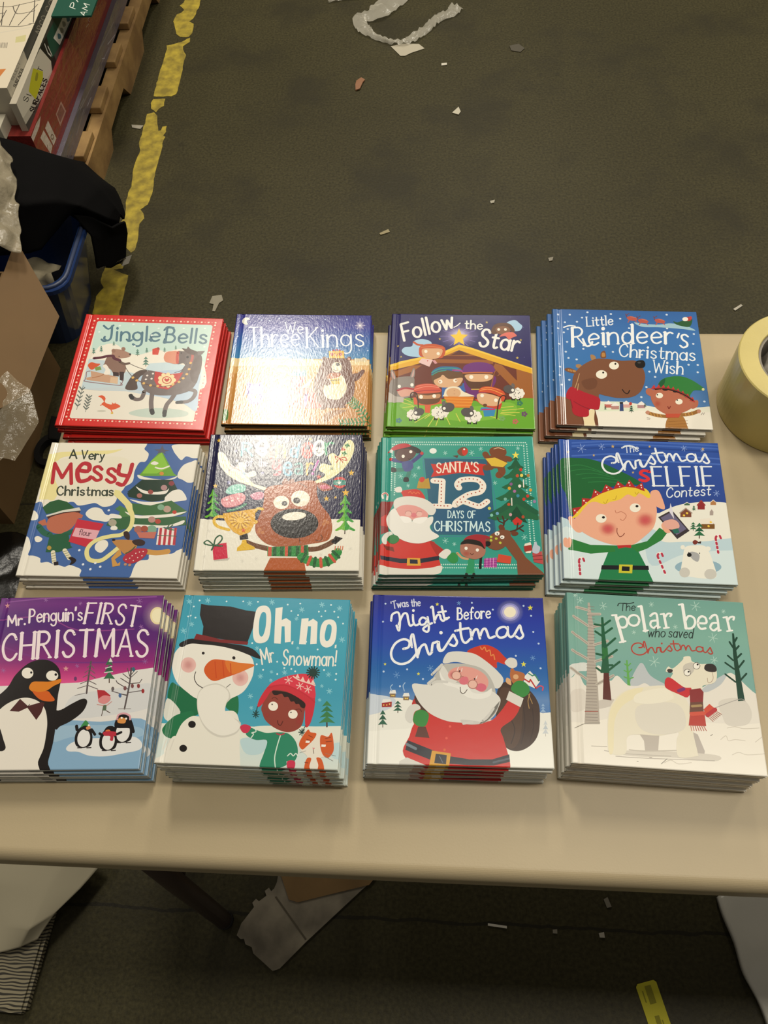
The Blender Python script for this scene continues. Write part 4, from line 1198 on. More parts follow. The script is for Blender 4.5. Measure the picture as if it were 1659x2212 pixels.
ART['C6']='''P 1c1b40 -60,-60 2082,-60 2082,2060 -60,2060
S ebe6d6 -214,702 -4,718 380,687 802,704 1225,690 1646,715 2069,708 2280,692 2287,-152 -218,-161 -239,448
P e0b23c 112,1944 123,1918 146,1917 130,1900 138,1873 118,1888 100,1873 103,1900 84,1917 107,1918
P e0b23c 137,1241 148,1214 173,1213 155,1195 165,1168 143,1184 124,1168 128,1195 107,1213 131,1214
P e0b23c 1329,1957 1337,1935 1356,1934 1342,1920 1348,1899 1331,1911 1316,1899 1320,1920 1305,1934 1324,1935
P e0b23c 1892,1451 1904,1417 1935,1416 1911,1393 1920,1359 1894,1379 1869,1359 1876,1393 1852,1416 1882,1417
P e0b23c 1582,1061 1593,1030 1621,1029 1600,1009 1609,977 1585,995 1562,977 1568,1009 1545,1029 1573,1030
P e0b23c 1698,1056 1704,1040 1719,1039 1707,1028 1712,1011 1699,1021 1687,1011 1690,1028 1678,1039 1693,1040
P cfc8e0 1897,1965 1902,1948 1917,1947 1906,1936 1910,1919 1898,1929 1886,1919 1889,1936 1878,1947 1892,1948
P 8a8ab8 359,1767 367,1749 383,1748 371,1735 378,1716 363,1727 350,1716 353,1735 338,1748 355,1749
P 8a8ab8 380,1617 389,1596 407,1595 394,1582 401,1561 384,1573 370,1561 373,1582 357,1595 376,1596
P 8a8ab8 308,1293 319,1267 344,1265 326,1248 336,1220 314,1236 295,1220 299,1248 278,1265 302,1267
P 8a8ab8 732,1432 741,1409 762,1408 747,1393 754,1370 736,1383 720,1370 723,1393 706,1408 727,1409
K 3a2a20 14 156,782 160,703
S 6fb53a 148,855 102,787 53,752 71,733 116,755 159,749
S 3f9a3c 148,855 208,787 265,753 251,733 201,756 159,749
S 6fb53a 138,954 100,886 59,851 75,832 113,855 149,848
S 3f9a3c 138,954 190,887 238,852 226,832 184,855 149,848
S 6fb53a 127,1055 98,986 66,951 79,931 109,954 139,948
S 3f9a3c 127,1055 171,987 210,951 202,932 167,955 139,948
S 6fb53a 117,1157 96,1088 73,1052 83,1032 105,1055 128,1049
S 3f9a3c 117,1157 152,1088 183,1052 177,1032 149,1055 128,1049
K 3a2a20 13 1835,605 1834,507
S 6fb53a 1833,692 1772,611 1711,565 1730,547 1786,569 1837,563
S 3f9a3c 1833,692 1898,612 1962,566 1944,547 1887,569 1837,563
S 6fb53a 1829,816 1779,735 1727,688 1744,669 1790,692 1833,686
S 3f9a3c 1829,816 1885,735 1939,689 1923,670 1875,692 1833,686
S 6fb53a 1826,942 1785,860 1743,813 1757,794 1795,816 1829,810
S 3f9a3c 1826,942 1871,860 1915,813 1903,794 1864,817 1829,810
S 6fb53a 1822,1070 1791,986 1760,939 1771,919 1799,942 1826,936
S 3f9a3c 1822,1070 1857,986 1891,939 1882,920 1852,942 1826,936
P e8b22e 1825,1161 1839,1121 1875,1120 1848,1093 1858,1053 1827,1076 1798,1053 1806,1093 1777,1119 1813,1121
S e9e3c4 123,1690 165,1716 228,1672 298,1551 378,1482 415,1551 473,1560 515,1500 501,1414 546,1397 616,1431 655,1389 644,1346 567,1312 647,1228 795,1178 769,1137 620,1195 441,1262 287,1363 170,1516
S e8e3b0 1409,1264 1522,1331 1549,1382 1481,1433 1471,1502 1513,1545 1602,1519 1631,1528 1583,1623 1595,1684 1654,1701 1714,1658 1754,1780 1810,1886 1869,1913 1918,1842 1911,1710 1849,1554 1751,1417 1624,1315 1454,1239
L b89aa0 16 302,1517 364,1474 417,1534
L b89aa0 16 295,1431 364,1474 441,1431
P 8fb0c8 492,1426 502,1401 525,1400 509,1384 517,1358 497,1373 479,1358 483,1384 464,1400 486,1401
L c04a2a 14 1730,1623 1677,1658 1686,1605
L c04a2a 14 1730,1623 1802,1640 1826,1588 1745,1614
K c04a2a 14 1730,1623 1688,1554
K c04a2a 14 1730,1623 1775,1562
P 2f7a3a 1782,1838 1814,1842 1837,1867 1847,1835 1874,1810 1839,1810 1822,1778 1809,1810
P 2f7a3a 1749,1715 1781,1719 1804,1743 1814,1712 1841,1687 1805,1687 1789,1656 1776,1687
O c83232 14 1769,1780 1792,1759 1762,1754
P 5a6a3a 1634,1502 1642,1479 1663,1478 1647,1463 1654,1440 1636,1453 1620,1440 1624,1463 1608,1478 1628,1479
K 8a86a0 5 1739,1562 1739,1332
E 2f8a7a 1745,1251 1827,1251 1747,1167
S c8322c 1668,1289 1696,1328 1742,1339 1790,1329 1820,1290 1743,1298
S c8322c 1671,1214 1746,1206 1822,1214 1787,1177 1747,1167 1704,1181
P f0ece0 1737,1291 1747,1265 1771,1263 1753,1246 1760,1218 1739,1234 1720,1218 1725,1246 1705,1263 1730,1265
P c83a2a 1469,1384 1480,1355 1506,1353 1486,1334 1495,1304 1472,1321 1450,1304 1456,1334 1435,1353 1461,1355
S 7fc4b4 283,1111 332,1194 444,1228 534,1195 512,1111 343,1078
S d98a92 237,995 345,1061 485,1095 548,1029 500,930 362,881 275,897
S c87a94 603,1062 699,1112 772,1095 764,1013 665,996
L 3f8a6a 33 338,832 463,865 557,930
O f0e6e0 15 308,995 381,979 450,1012
K 4aa6b4 34 442,1669 435,1862
L 4aa6b4 34 435,1862 515,1852 554,1811 523,1769 438,1765
K 4aa6b4 33 490,1762 582,1659
L f0ece0 43 674,1773 759,1780 740,1872 685,1890 640,1822 651,1717 708,1675 753,1703 747,1741 706,1731
L d0403c 43 1274,1739 1359,1746 1342,1838 1288,1855 1241,1788 1250,1683 1305,1641 1351,1669 1346,1708 1305,1697
L f0ece0 43 1427,1774 1512,1781 1496,1873 1442,1891 1395,1824 1403,1718 1458,1676 1503,1704 1499,1743 1458,1732
K d84a4a 42 815,1805 823,1630
K d84a4a 23 815,1858 817,1876
K e0a83a 33 891,1826 900,1642
L e0a83a 34 895,1752 919,1807 954,1824 985,1805 1003,1749 1008,1639
L 3a98b8 32 1135,1789 1101,1776 1083,1729 1092,1677 1121,1650 1155,1663 1173,1710 1165,1762 1135,1789
K 3a98b8 32 1193,1873 1170,1640
K 2f9a6a 32 1536,1862 1554,1683
L 2f9a6a 32 1544,1784 1566,1841 1603,1868 1641,1856
L c8c8e0 14 524,1571 510,1561 506,1536 513,1510 529,1499 543,1509 547,1534 540,1560 524,1571
L c8c8e0 14 591,1607 581,1618 573,1601 573,1569 577,1497
K c8c8e0 14 561,1568 589,1566
L d8c8c8 14 678,1599 682,1548 685,1510 691,1498 700,1505
K d8c8c8 14 671,1565 694,1565
K d8c8c8 14 705,1611 714,1497
L d8c8c8 14 710,1538 717,1558 727,1565 736,1558 742,1538 745,1497
L d8c8c8 14 759,1531 789,1535 785,1554 772,1565 760,1551 758,1529 766,1505 779,1497 791,1508
L c83a54 39 867,1578 874,1483 912,1458 947,1483
L c83a54 39 947,1587 960,1466 954,1381 896,1372
L 3a98b8 35 1042,1480 1100,1484 1082,1549 1037,1552 1013,1484 1025,1398 1078,1364 1110,1390 1089,1424
L 2f8a8a 32 1156,1527 1206,1544 1237,1518 1251,1382
L 2f8a8a 31 1240,1458 1174,1458 1163,1407 1201,1382 1245,1416
K e0a83a 28 1308,1548 1317,1373
L e0a83a 28 1312,1472 1330,1524 1357,1548 1384,1533
K c05ab0 27 1453,1588 1401,1442
E c05ab0 1389,1390 1408,1390 1390,1368
L 6b4226 67 610,388 718,342 888,296
L 6b4226 67 1372,290 1496,298 1605,345 1700,407
P 1f1814 1718,477 1812,446 1722,360 1665,391
P b05a2c 856,-8 924,174 1337,175 1374,-6 1383,-51 845,-53
S 9a4a2a 1447,1230 1525,1255 1613,1214 1661,1167 1602,1130 1516,1130
S c85a74 1491,1205 1555,1222 1629,1177 1572,1155 1515,1160
S a5562c 784,1128 851,1195 1051,1229 1264,1280 1409,1280 1447,1230 1462,1064 1525,916 1630,771 1670,643 1668,516 1630,422 1520,383 1383,359 1246,320 1039,320 883,358 780,435 717,529 705,640 742,752 774,882 785,1013
S 8a4526 1007,1229 1017,1296 1052,1313 1077,1271 1132,1314 1158,1246
E efe8d4 1011,956 1113,956 1017,858
E efe8d4 1250,1014 1370,1014 1256,896
E 1a1412 1052,941 1090,941 1054,904
E 1a1412 1204,984 1250,984 1207,940
E 57504a 1197,994 1208,994 1197,981
E 57504a 1045,948 1055,948 1046,936
L 6b3a1e 14 1216,1243 1267,1221 1320,1180
E 17110f 1196,654 1498,655 1209,441
E f0ead8 1186,757 1337,775 1195,699
L 6b3a1e 12 1267,453 1276,406 1282,375
L 6b3a1e 12 1536,492 1556,446 1526,407 1470,419
O c07a4a 24 763,569 802,522 752,530 1577,690 1613,667 1565,643
P 2f8a3f 879,319 1383,347 1397,213 1254,190 888,196
P c8543a 889,319 933,323 939,195 895,195
P 1f5a2c 948,323 992,326 999,195 955,195
P 1f5a2c 1038,326 1082,329 1088,195 1044,195
P c8543a 1096,329 1140,332 1146,196 1102,195
P 1f5a2c 1135,332 1179,336 1184,196 1140,196
P 1f5a2c 1231,336 1276,339 1281,196 1237,196
P c8543a 1294,339 1338,342 1343,196 1299,196
P 1f5a2c 1331,342 1375,346 1380,196 1336,196
L 2f8a3f 112 1309,190 1436,122 1573,107 1681,153 1753,253
K 1f5a2c 37 1360,226 1314,124
K c8543a 37 1424,186 1391,79
K 1f5a2c 37 1482,172 1472,58
K c8543a 37 1546,166 1559,51
K 1f5a2c 37 1606,181 1648,74
K c8543a 37 1654,214 1721,123
K 1f5a2c 38 1695,263 1772,181
K d07a5a 12 1718,283 1723,333
K d07a5a 12 1752,283 1758,333
K d07a5a 12 1783,283 1788,333
K d07a5a 12 1810,284 1816,333
L e0b42c 39 347,735 219,748 176,687 233,607 378,560
L e0b42c 39 680,817 718,865 776,857
L e0b42c 30 704,688 700,656 720,672
P e0a92a 278,791 683,865 699,672 647,529 540,474 437,529 358,623 299,719
E eec050 506,696 636,696 517,575
K b5812a 20 594,696 633,696
K b5812a 12 560,696 582,696
K b5812a 19 588,661 625,645
K b5812a 12 557,675 578,665
K b5812a 19 567,633 594,605
K b5812a 12 544,658 560,641
K b5812a 19 535,618 547,582
K b5812a 12 525,649 531,627
K b5812a 19 497,618 492,582
K b5812a 12 502,649 499,627
K b5812a 19 462,633 440,604
K b5812a 12 481,658 468,641
K b5812a 19 436,661 402,645
K b5812a 12 465,675 446,665
K b5812a 20 425,695 385,695
K b5812a 12 458,695 436,695
K b5812a 20 430,730 393,746
K b5812a 12 461,716 440,726
K b5812a 20 451,758 423,787
K b5812a 12 474,733 458,751
K b5812a 20 483,774 471,810
K b5812a 12 494,742 487,764
K b5812a 20 521,774 527,810
K b5812a 12 516,742 519,764
K b5812a 20 556,758 579,787
K b5812a 12 537,733 550,751
K b5812a 20 582,731 617,747
K b5812a 12 553,717 573,726
P d04a20 558,591 568,566 592,564 575,548 583,522 562,537 544,522 548,548 528,564 552,566
P 1f1814 519,474 613,513 634,435 531,416
P e0b42c 559,416 607,422 618,373 720,319 729,288 504,261 506,310 550,357
P c0bcae 225,148 429,172 405,134 241,123
P cc2a48 190,348 365,380 402,164 228,141
L 2a5a3a 18 212,340 135,348 83,379 128,410 212,340
L 2a5a3a 18 212,340 223,434 274,481 307,434 259,356 212,340
K 2a5a3a 20 212,340 191,279
K 2a5a3a 18 219,337 317,333
K d2cec0 4 729,165 778,151
K d2cec0 4 745,184 762,131
K d2cec0 4 770,177 738,138
K d2cec0 4 1524,221 1572,207
K d2cec0 4 1541,240 1556,187
K d2cec0 4 1565,233 1532,194
K d2cec0 4 1886,306 1935,292
K d2cec0 4 1903,326 1918,273
K d2cec0 4 1928,319 1894,280
K d2cec0 4 560,134 609,120
K d2cec0 4 576,153 593,100
K d2cec0 4 600,146 569,107
K d2cec0 4 86,193 135,179
K d2cec0 4 101,213 120,160
K d2cec0 4 126,206 95,167
K d2cec0 4 102,551 153,536
K d2cec0 4 118,571 137,516
K d2cec0 4 143,564 112,523'''
ART['C7']='''P 2d9384 -60,-60 2068,-60 2068,2098 -60,2098
G - 2043:3a9c8a 1307:2f9484 472:2a9080 -31:3aa08c
O bfe0d2 10 184,1956 213,1956 243,1956 272,1955 301,1955 331,1955 360,1954 389,1954 419,1954 448,1953 477,1953 507,1952 536,1952 565,1952 594,1951 624,1951 653,1951 682,1950 712,1950 741,1949 770,1949 799,1949 828,1948 858,1948 887,1948 916,1947 945,1947 974,1947 1004,1946 1033,1946 1062,1945 1091,1945 1120,1945 1149,1944 1178,1944 1208,1944 1237,1943 1266,1943 1295,1942 1324,1942 1353,1942 1382,1941 1411,1941 1440,1941 1469,1940 1498,1940 1527,1940 1557,1939 1586,1939 1615,1938 1644,1938 1673,1938 1702,1937 1731,1937 1760,1937 1789,1936 1818,1936 1847,1936 1876,1935 1904,1935
O bfe0d2 10 166,1920 195,1919 225,1919 254,1918 283,1918 312,1918 341,1917 371,1917 400,1916 429,1916 458,1915 487,1915 517,1914 546,1914 575,1913 604,1913 633,1912 662,1912 691,1912 721,1911 750,1911 779,1910 808,1910 837,1909 866,1909 895,1908 924,1908 953,1907 982,1907 1011,1907 1040,1906 1069,1906 1098,1905 1127,1905 1156,1904 1185,1904 1214,1903 1243,1903 1272,1902 1301,1902 1330,1902 1359,1901 1388,1901 1417,1900 1446,1900 1475,1899 1504,1899 1533,1898 1562,1898 1591,1897 1619,1897 1648,1897 1677,1896 1706,1896 1735,1895 1764,1895 1793,1894 1822,1894 1850,1893 1879,1893
O bfe0d2 10 143,1920 143,1885 142,1850 142,1815 141,1781 141,1746 140,1712 140,1677 139,1643 139,1609 138,1575 138,1541 137,1507 137,1474 136,1440 136,1407 135,1373 135,1340 134,1307 134,1273 133,1240 133,1208
O bfe0d2 10 185,1883 184,1850 184,1816 184,1783 183,1750 183,1717 182,1684 182,1651 181,1618 181,1586 181,1553 180,1521 180,1488 179,1456 179,1424 178,1392 178,1360 178,1328 177,1296 177,1264 176,1233 176,1201 176,1170 175,1138
O bfe0d2 10 1918,1907 1918,1870 1918,1833 1918,1796 1918,1759 1919,1722 1919,1685 1919,1649 1919,1612 1919,1576 1919,1540 1919,1504 1920,1468 1920,1432 1920,1396 1920,1361 1920,1325 1920,1290 1920,1254 1920,1219 1921,1184 1921,1149 1921,1114 1921,1080 1921,1045 1921,1010 1921,976 1922,942 1922,907 1922,873 1922,839 1922,806 1922,772 1922,738 1923,705 1923,671 1923,638 1923,604 1923,571 1923,538 1923,505 1923,472 1924,440 1924,407 1924,375
O bfe0d2 10 1878,1871 1878,1835 1878,1799 1878,1762 1877,1726 1877,1691 1877,1655 1877,1619 1877,1584 1877,1548 1877,1513 1877,1478 1877,1442 1877,1408 1876,1373 1876,1338 1876,1303 1876,1269 1876,1234 1876,1200 1876,1166 1876,1131 1876,1097 1876,1064 1876,1030 1875,996 1875,962 1875,929 1875,895 1875,862 1875,829 1875,796 1875,763 1875,730 1875,697 1875,665 1874,632 1874,599 1874,567 1874,535 1874,502 1874,470
O bfe0d2 9 762,96 789,96 816,95 842,95 869,95 896,95 923,95 949,95 976,95 1003,95 1030,95 1056,95 1083,95 1110,94 1136,94 1163,94 1190,94 1217,94 1243,94 1270,94 1297,94 1323,94 1350,94 1377,94 1403,93 1430,93 1456,93 1483,93 1510,93 1536,93 1563,93 1590,93 1616,93 1643,93 1669,93 1696,92
O bfe0d2 9 763,139 789,139 816,139 842,139 868,139 895,139 921,139 948,139 974,138 1000,138 1027,138 1053,138 1080,138 1106,138 1132,138 1159,138 1185,138 1211,138 1238,137 1264,137 1290,137 1317,137 1343,137 1369,137 1396,137 1422,137 1448,137 1475,137 1501,137 1527,136 1553,136 1580,136 1606,136 1632,136 1658,136 1685,136
K a8d6cc 6 219,1431 289,1408
K a8d6cc 6 244,1460 264,1379
K a8d6cc 6 279,1449 229,1390
K a8d6cc 6 401,1440 471,1418
K a8d6cc 6 427,1470 445,1388
K a8d6cc 6 461,1459 411,1399
K a8d6cc 7 465,1555 512,1540
K a8d6cc 7 482,1575 495,1520
K a8d6cc 7 505,1567 471,1527
K a8d6cc 7 814,1785 866,1768
K a8d6cc 7 833,1808 846,1745
K a8d6cc 7 859,1799 820,1754
K a8d6cc 7 1154,1787 1223,1765
K a8d6cc 7 1180,1818 1196,1734
K a8d6cc 7 1215,1807 1162,1746
K a8d6cc 7 1285,1847 1337,1830
K a8d6cc 7 1305,1870 1317,1807
K a8d6cc 7 1331,1862 1291,1816
K a8d6cc 6 1450,1319 1500,1302
K a8d6cc 6 1469,1341 1480,1280
K a8d6cc 6 1495,1332 1455,1288
K a8d6cc 6 785,478 856,456
K a8d6cc 6 812,508 829,427
K a8d6cc 6 847,497 794,438
K a8d6cc 6 907,427 951,414
K a8d6cc 6 924,445 934,396
K a8d6cc 6 946,439 913,402
K a8d6cc 6 1769,526 1838,505
K a8d6cc 6 1796,556 1810,475
K a8d6cc 6 1831,545 1776,486
K a8d6cc 6 329,1283 374,1268
K a8d6cc 6 345,1303 358,1249
K a8d6cc 6 368,1295 335,1256
K a8d6cc 7 1778,1852 1824,1837
K a8d6cc 7 1796,1872 1805,1816
K a8d6cc 7 1819,1865 1783,1824
E e6e9e2 680,1812 728,1812 680,1768
P 2a5f78 561,1690 1425,1675 1434,1065 1453,544 655,553 609,1068
K 3f7f9a 9 546,1699 1403,1702 1463,1065 1460,535 683,529 587,1069 546,1699
P 27587a 688,967 1415,964 1426,568 684,586
P c83228 648,1609 726,1599 997,1651 1369,1595 1321,1525 1344,1424 1022,1465 649,1405 687,1493
L efe0cc 18 779,1596 765,1616 743,1614 729,1586 737,1557 759,1541 778,1522 779,1493 761,1470 739,1471 726,1493
K efe0cc 16 805,1473 842,1625
K efe0cc 16 842,1625 878,1478
K efe0cc 16 819,1528 865,1531
K efe0cc 12 799,1473 812,1474
K efe0cc 12 872,1478 884,1478
K efe0cc 22 900,1479 901,1628
K efe0cc 16 901,1628 971,1482
K efe0cc 22 971,1482 971,1631
K efe0cc 12 894,1479 906,1479
K efe0cc 13 965,1631 978,1631
K efe0cc 22 1027,1483 1028,1632
K efe0cc 16 994,1631 1062,1632
K efe0cc 12 1021,1483 1033,1483
K efe0cc 16 1083,1483 1121,1632
K efe0cc 16 1121,1632 1155,1482
K efe0cc 16 1097,1536 1143,1536
K efe0cc 12 1077,1483 1089,1483
K efe0cc 12 1149,1482 1162,1482
K efe0cc 22 1185,1630 1182,1597
L efe0cc 18 1265,1603 1252,1624 1230,1625 1216,1599 1223,1569 1245,1550 1263,1528 1263,1500 1245,1479 1224,1483 1211,1507
K efe6d8 84 681,1347 796,1340 776,983
K efe6d8 72 677,967 885,962
L efe6d8 83 1008,1238 988,1290 1034,1351 1152,1368 1263,1350 1319,1271 1278,1177 1130,1135 981,1033 951,982
L efe6d8 81 958,982 1054,1033 1184,982 1270,964 1360,1032
O b04a34 10 700,1344 745,1340 785,1336 784,1291 782,1239 779,1187 778,1136 778,1085 775,1034 686,980 729,976 769,973 812,969 856,969 987,1264 1006,1325 1049,1359 1096,1371 1145,1376 1197,1371 1248,1358 1284,1323 1309,1280 1302,1228 1271,1185 1219,1165 1167,1148 1116,1135 1063,1101 1019,1067 981,1025 1032,1024 1083,1029 1134,1012 1184,992 1234,978 1278,981 1315,998 1353,1028
K cfe8e8 12 857,795 860,899
L cfe8e8 12 860,899 880,895 895,873 898,844 890,813 875,797 857,795
K cfe8e8 9 852,796 861,795
K cfe8e8 9 856,899 865,899
K cfe8e8 12 911,794 936,897
K cfe8e8 12 936,897 954,794
K cfe8e8 12 920,831 947,831
K cfe8e8 9 906,794 915,794
K cfe8e8 9 949,794 958,793
K cfe8e8 12 971,897 988,844
K cfe8e8 12 1010,896 988,844
K cfe8e8 12 988,844 987,793
K cfe8e8 9 982,793 991,793
K cfe8e8 9 966,897 975,896
K cfe8e8 9 1006,896 1015,896
L cfe8e8 12 1055,878 1048,893 1035,893 1026,875 1030,854 1042,841 1053,827 1053,807 1041,792 1028,794 1021,811
L cfe8e8 12 1132,895 1115,879 1107,843 1112,806 1129,791 1146,806 1154,843 1148,879 1132,895
K cfe8e8 12 1167,791 1170,894
K cfe8e8 12 1170,894 1207,894
K cfe8e8 12 1169,845 1198,845
K cfe8e8 8 1163,791 1171,791
K cfe8e8 9 1166,894 1175,894
L cfe8e8 16 750,714 738,738 718,741 694,712 687,670 699,627 721,609 740,617 752,639
K cfe8e8 19 772,609 776,743
K cfe8e8 19 834,608 838,742
K cfe8e8 14 774,679 836,678
K cfe8e8 11 766,609 778,609
K cfe8e8 11 770,743 782,743
K cfe8e8 11 828,608 840,608
K cfe8e8 11 832,743 843,742
K cfe8e8 19 854,608 858,742
L cfe8e8 16 858,742 893,739 909,712 893,681 856,675
K cfe8e8 14 879,674 916,607
K cfe8e8 11 848,608 860,608
K cfe8e8 11 852,742 864,742
K cfe8e8 11 908,607 920,607
K cfe8e8 19 944,606 949,741
K cfe8e8 11 938,606 950,606
K cfe8e8 11 943,741 955,741
L cfe8e8 16 1028,718 1017,737 996,737 982,713 988,686 1008,670 1025,651 1025,625 1008,606 987,608 976,630
K cfe8e8 19 1080,605 1086,739
K cfe8e8 14 1054,739 1118,738
K cfe8e8 11 1075,605 1086,604
K cfe8e8 19 1133,604 1144,738
K cfe8e8 14 1144,738 1175,641
K cfe8e8 14 1175,641 1214,737
K cfe8e8 19 1214,737 1214,603
K cfe8e8 11 1127,604 1138,604
K cfe8e8 11 1208,603 1220,603
K cfe8e8 14 1235,602 1275,736
K cfe8e8 14 1275,736 1302,601
K cfe8e8 14 1249,650 1292,650
K cfe8e8 11 1229,602 1240,602
K cfe8e8 11 1296,602 1308,601
L cfe8e8 16 1379,713 1368,732 1347,732 1333,708 1339,681 1358,665 1375,646 1374,620 1357,601 1337,604 1326,625
L 2f7a6a 59 396,1557 291,1522 186,1513
L 2f7a6a 55 366,1504 358,1451 329,1372
S 141414 133,1555 189,1540 194,1487 134,1484
S 141414 299,1398 351,1398 359,1337 292,1337
L 3a3a7a 56 275,1647 184,1665 124,1680
L 3a3a7a 56 410,1646 486,1717 531,1771
E c03a34 120,1684 142,1683 121,1658
E c03a34 531,1775 554,1775 531,1748
S 46508a 290,1647 395,1655 418,1574 381,1503 306,1495 268,1593
S 5a3a34 167,1810 212,1864 334,1882 441,1854 456,1772 395,1682 290,1647 199,1683
S 26201c 168,1792 212,1864 334,1904 456,1872 524,1808 471,1772 395,1836 304,1846 213,1819 181,1719
S b8242c 77,1783 136,1865 212,1919 319,1933 387,1891 243,1846 152,1819
E d8dcd4 125,1810 149,1810 125,1781
E f0ece0 285,1728 306,1728 285,1702
E f0ece0 385,1799 406,1799 385,1774
L 2a1414 8 350,1691 368,1678 383,1696
S 7a4a34 1000,1804 1047,1859 1108,1867 1140,1822 1127,1758 1074,1728 1022,1750
S c83a2a 1069,1831 1130,1840 1139,1794 1104,1735 1067,1759
P 5a4030 938,1732 1014,1741 998,1696
E f0ece0 1092,1835 1104,1835 1092,1820
S 7a4528 1423,1820 1471,1865 1562,1873 1635,1836 1646,1764 1599,1719 1494,1711 1435,1747
L e0c8a0 10 1484,1837 1546,1855 1619,1827
K 7a4528 82 1389,1712 1368,1757
K 7a4528 82 1627,1692 1679,1674
K 7a4528 88 1427,1551 1367,1542
L 7a4528 97 1560,1550 1572,1479 1532,1427
S 7a4528 1389,1712 1525,1738 1642,1692 1621,1567 1485,1533 1398,1569
P ddb840 1365,1685 1493,1702 1653,1612 1590,1550 1442,1568
P b8902f 485,1345 619,1388 640,1226 463,1232
S c8402f 492,1371 530,1406 567,1388 552,1336 515,1327
P 23633f 1765,1745 1792,1673 1814,1691 1799,1652 1782,1673 1759,1638 1740,1670 1718,1649 1704,1684 1729,1674
P 1f5a3c 1763,1691 1818,1575 1858,1548 1831,1510 1795,1531 1751,1496 1712,1528 1669,1507 1640,1542 1694,1576
P 23633f 1758,1567 1843,1443 1903,1407 1863,1369 1809,1390 1745,1356 1685,1388 1622,1367 1577,1402 1657,1444
P 23633f 1752,1426 1845,1295 1910,1251 1867,1214 1808,1234 1738,1200 1673,1232 1604,1211 1556,1246 1643,1296
P 23633f 1746,1287 1881,1140 1973,1080 1913,1043 1829,1064 1731,1030 1637,1061 1540,1041 1469,1075 1593,1141
P 1f5a3c 1739,1132 1919,954 2040,862 1961,825 1849,846 1720,813 1596,843 1468,824 1374,857 1538,955
P 23633f 1734,997 1928,854 2059,795 1975,759 1856,779 1719,747 1586,777 1450,757 1350,791 1522,855
P 16482f 1639,830 1734,963 1855,714 1778,747 1649,739
P ecdb5a 1768,1797 1778,1757 1814,1755 1784,1728 1791,1687 1763,1710 1732,1687 1744,1728 1717,1755 1753,1757
E c83a2a 1818,1510 1839,1509 1816,1485
E c8502f 1768,1417 1789,1417 1766,1392
E e0d060 1823,1422 1844,1422 1821,1397
E b07a3a 1908,1421 1929,1421 1907,1397
E 8a5a8a 1680,1290 1700,1290 1678,1266
E e6e2d6 1788,1260 1808,1260 1786,1236
E d8a030 1654,1227 1675,1226 1653,1203
E d0a040 1923,1200 1943,1200 1921,1176
E c83a2a 1881,1111 1901,1111 1879,1087
E c83a2a 1830,1064 1850,1064 1828,1040
E 3a8aa0 1757,1115 1778,1115 1756,1091
E a86a9a 1718,1183 1738,1183 1716,1159
E c0502a 1634,988 1654,988 1632,965
E 9a7aa0 1962,1029 1983,1029 1961,1006
E d0d060 1385,931 1405,930 1384,907
E 7fc0a8 1409,830 1429,830 1408,807
E 6aa0c0 1482,855 1503,855 1481,832
E c89aa0 1647,838 1667,838 1646,815
E b04a2a 1803,804 1823,804 1802,781
E 7ab0a0 1594,1065 1615,1065 1593,1041
K e6dcd0 14 1675,1078 1672,973
K e6dcd0 14 1842,1352 1838,1245
P c8322a 1664,747 1724,805 1792,747 1767,689 1689,689
L 4a2a1c 21 1545,665 1562,731 1545,813
L 4a2a1c 17 1559,714 1499,747 1480,797
K 4a2a1c 17 1562,731 1608,772
L 4a2a1c 21 1612,592 1699,616 1795,681
K 4a2a1c 17 1714,624 1733,714
K 4a2a1c 17 1743,640 1797,600
P 7a4a30 1597,584 1676,471 1802,233 2009,15 2021,-15 1689,-15 1688,186 1572,375 1520,455
S 6a3a24 1488,665 1518,698 1559,665 1563,600 1513,600
S 6a3a24 1641,592 1698,600 1732,567 1694,535 1652,543
S 7a4a30 1337,495 1412,568 1514,616 1627,600 1621,487 1544,375 1443,335 1346,375 1314,439
E 141010 1341,423 1380,423 1340,385
E f2eee2 1466,568 1497,568 1464,539
E f2eee2 1527,516 1555,516 1526,490
E 141010 1468,560 1477,560 1468,550
E 141010 1523,511 1531,511 1522,501
O b8c040 18 1388,519 1451,495 1498,436 1386,471
P b84a4a 1883,295 2004,319 2012,139 1896,170
K 7a2a2a 10 1887,248 2011,264
K 7a2a2a 10 1891,201 2010,209
P a03228 1784,391 1884,414 1885,327 1793,311
S b8c0cc 1885,327 1913,422 1943,454 1954,406 1987,374 1960,295 1904,292
P e6ddcc 1800,422 1872,446 1881,406 1791,391
P e6ddcc 1800,311 1878,327 1862,292 1806,292
P 2a9060 1094,209 1171,217 1162,15 1067,15
L c89a70 30 963,296 1017,233 1087,217
K 2a9060 35 1091,108 1074,15
K 2a9060 35 1147,108 1150,15
O 141414 20 1067,7 1157,7
L 141010 33 1267,328 1249,217 1237,92
S a8705c 1000,376 1023,416 1193,423 1304,375 1293,264 1185,209 1060,241 1005,296
S 20160f 1008,416 1052,472 1196,504 1307,439 1303,351 1248,391 1108,423
S a02830 1045,472 1097,528 1212,555 1339,536 1380,495 1323,487 1310,359 1251,455 1110,488
E f0ece0 1073,360 1093,360 1073,337
E f0ece0 1211,336 1231,336 1210,313
L 5a2a20 9 1125,288 1142,268 1160,288
A c85a4a 50 1075,288 1132,288 1074,241
P b04a9a 1291,217 1445,233 1439,100 1282,100
K d89ac8 9 1326,225 1318,100
K 7a2a7a 7 1287,186 1444,194
K d89ac8 9 1365,225 1357,100
K 7a2a7a 7 1285,155 1442,162
K d89ac8 9 1404,225 1396,100
K 7a2a7a 7 1284,124 1441,131
P cc4a30 1469,280 1628,248 1609,147 1442,170
P 8a3230 0,1037 176,1036 77,801 109,603 9,554
P c03a34 5,801 76,851 94,669 4,685
L e6dcd0 26 28,1088 20,1139 57,1165 87,1139 80,1070
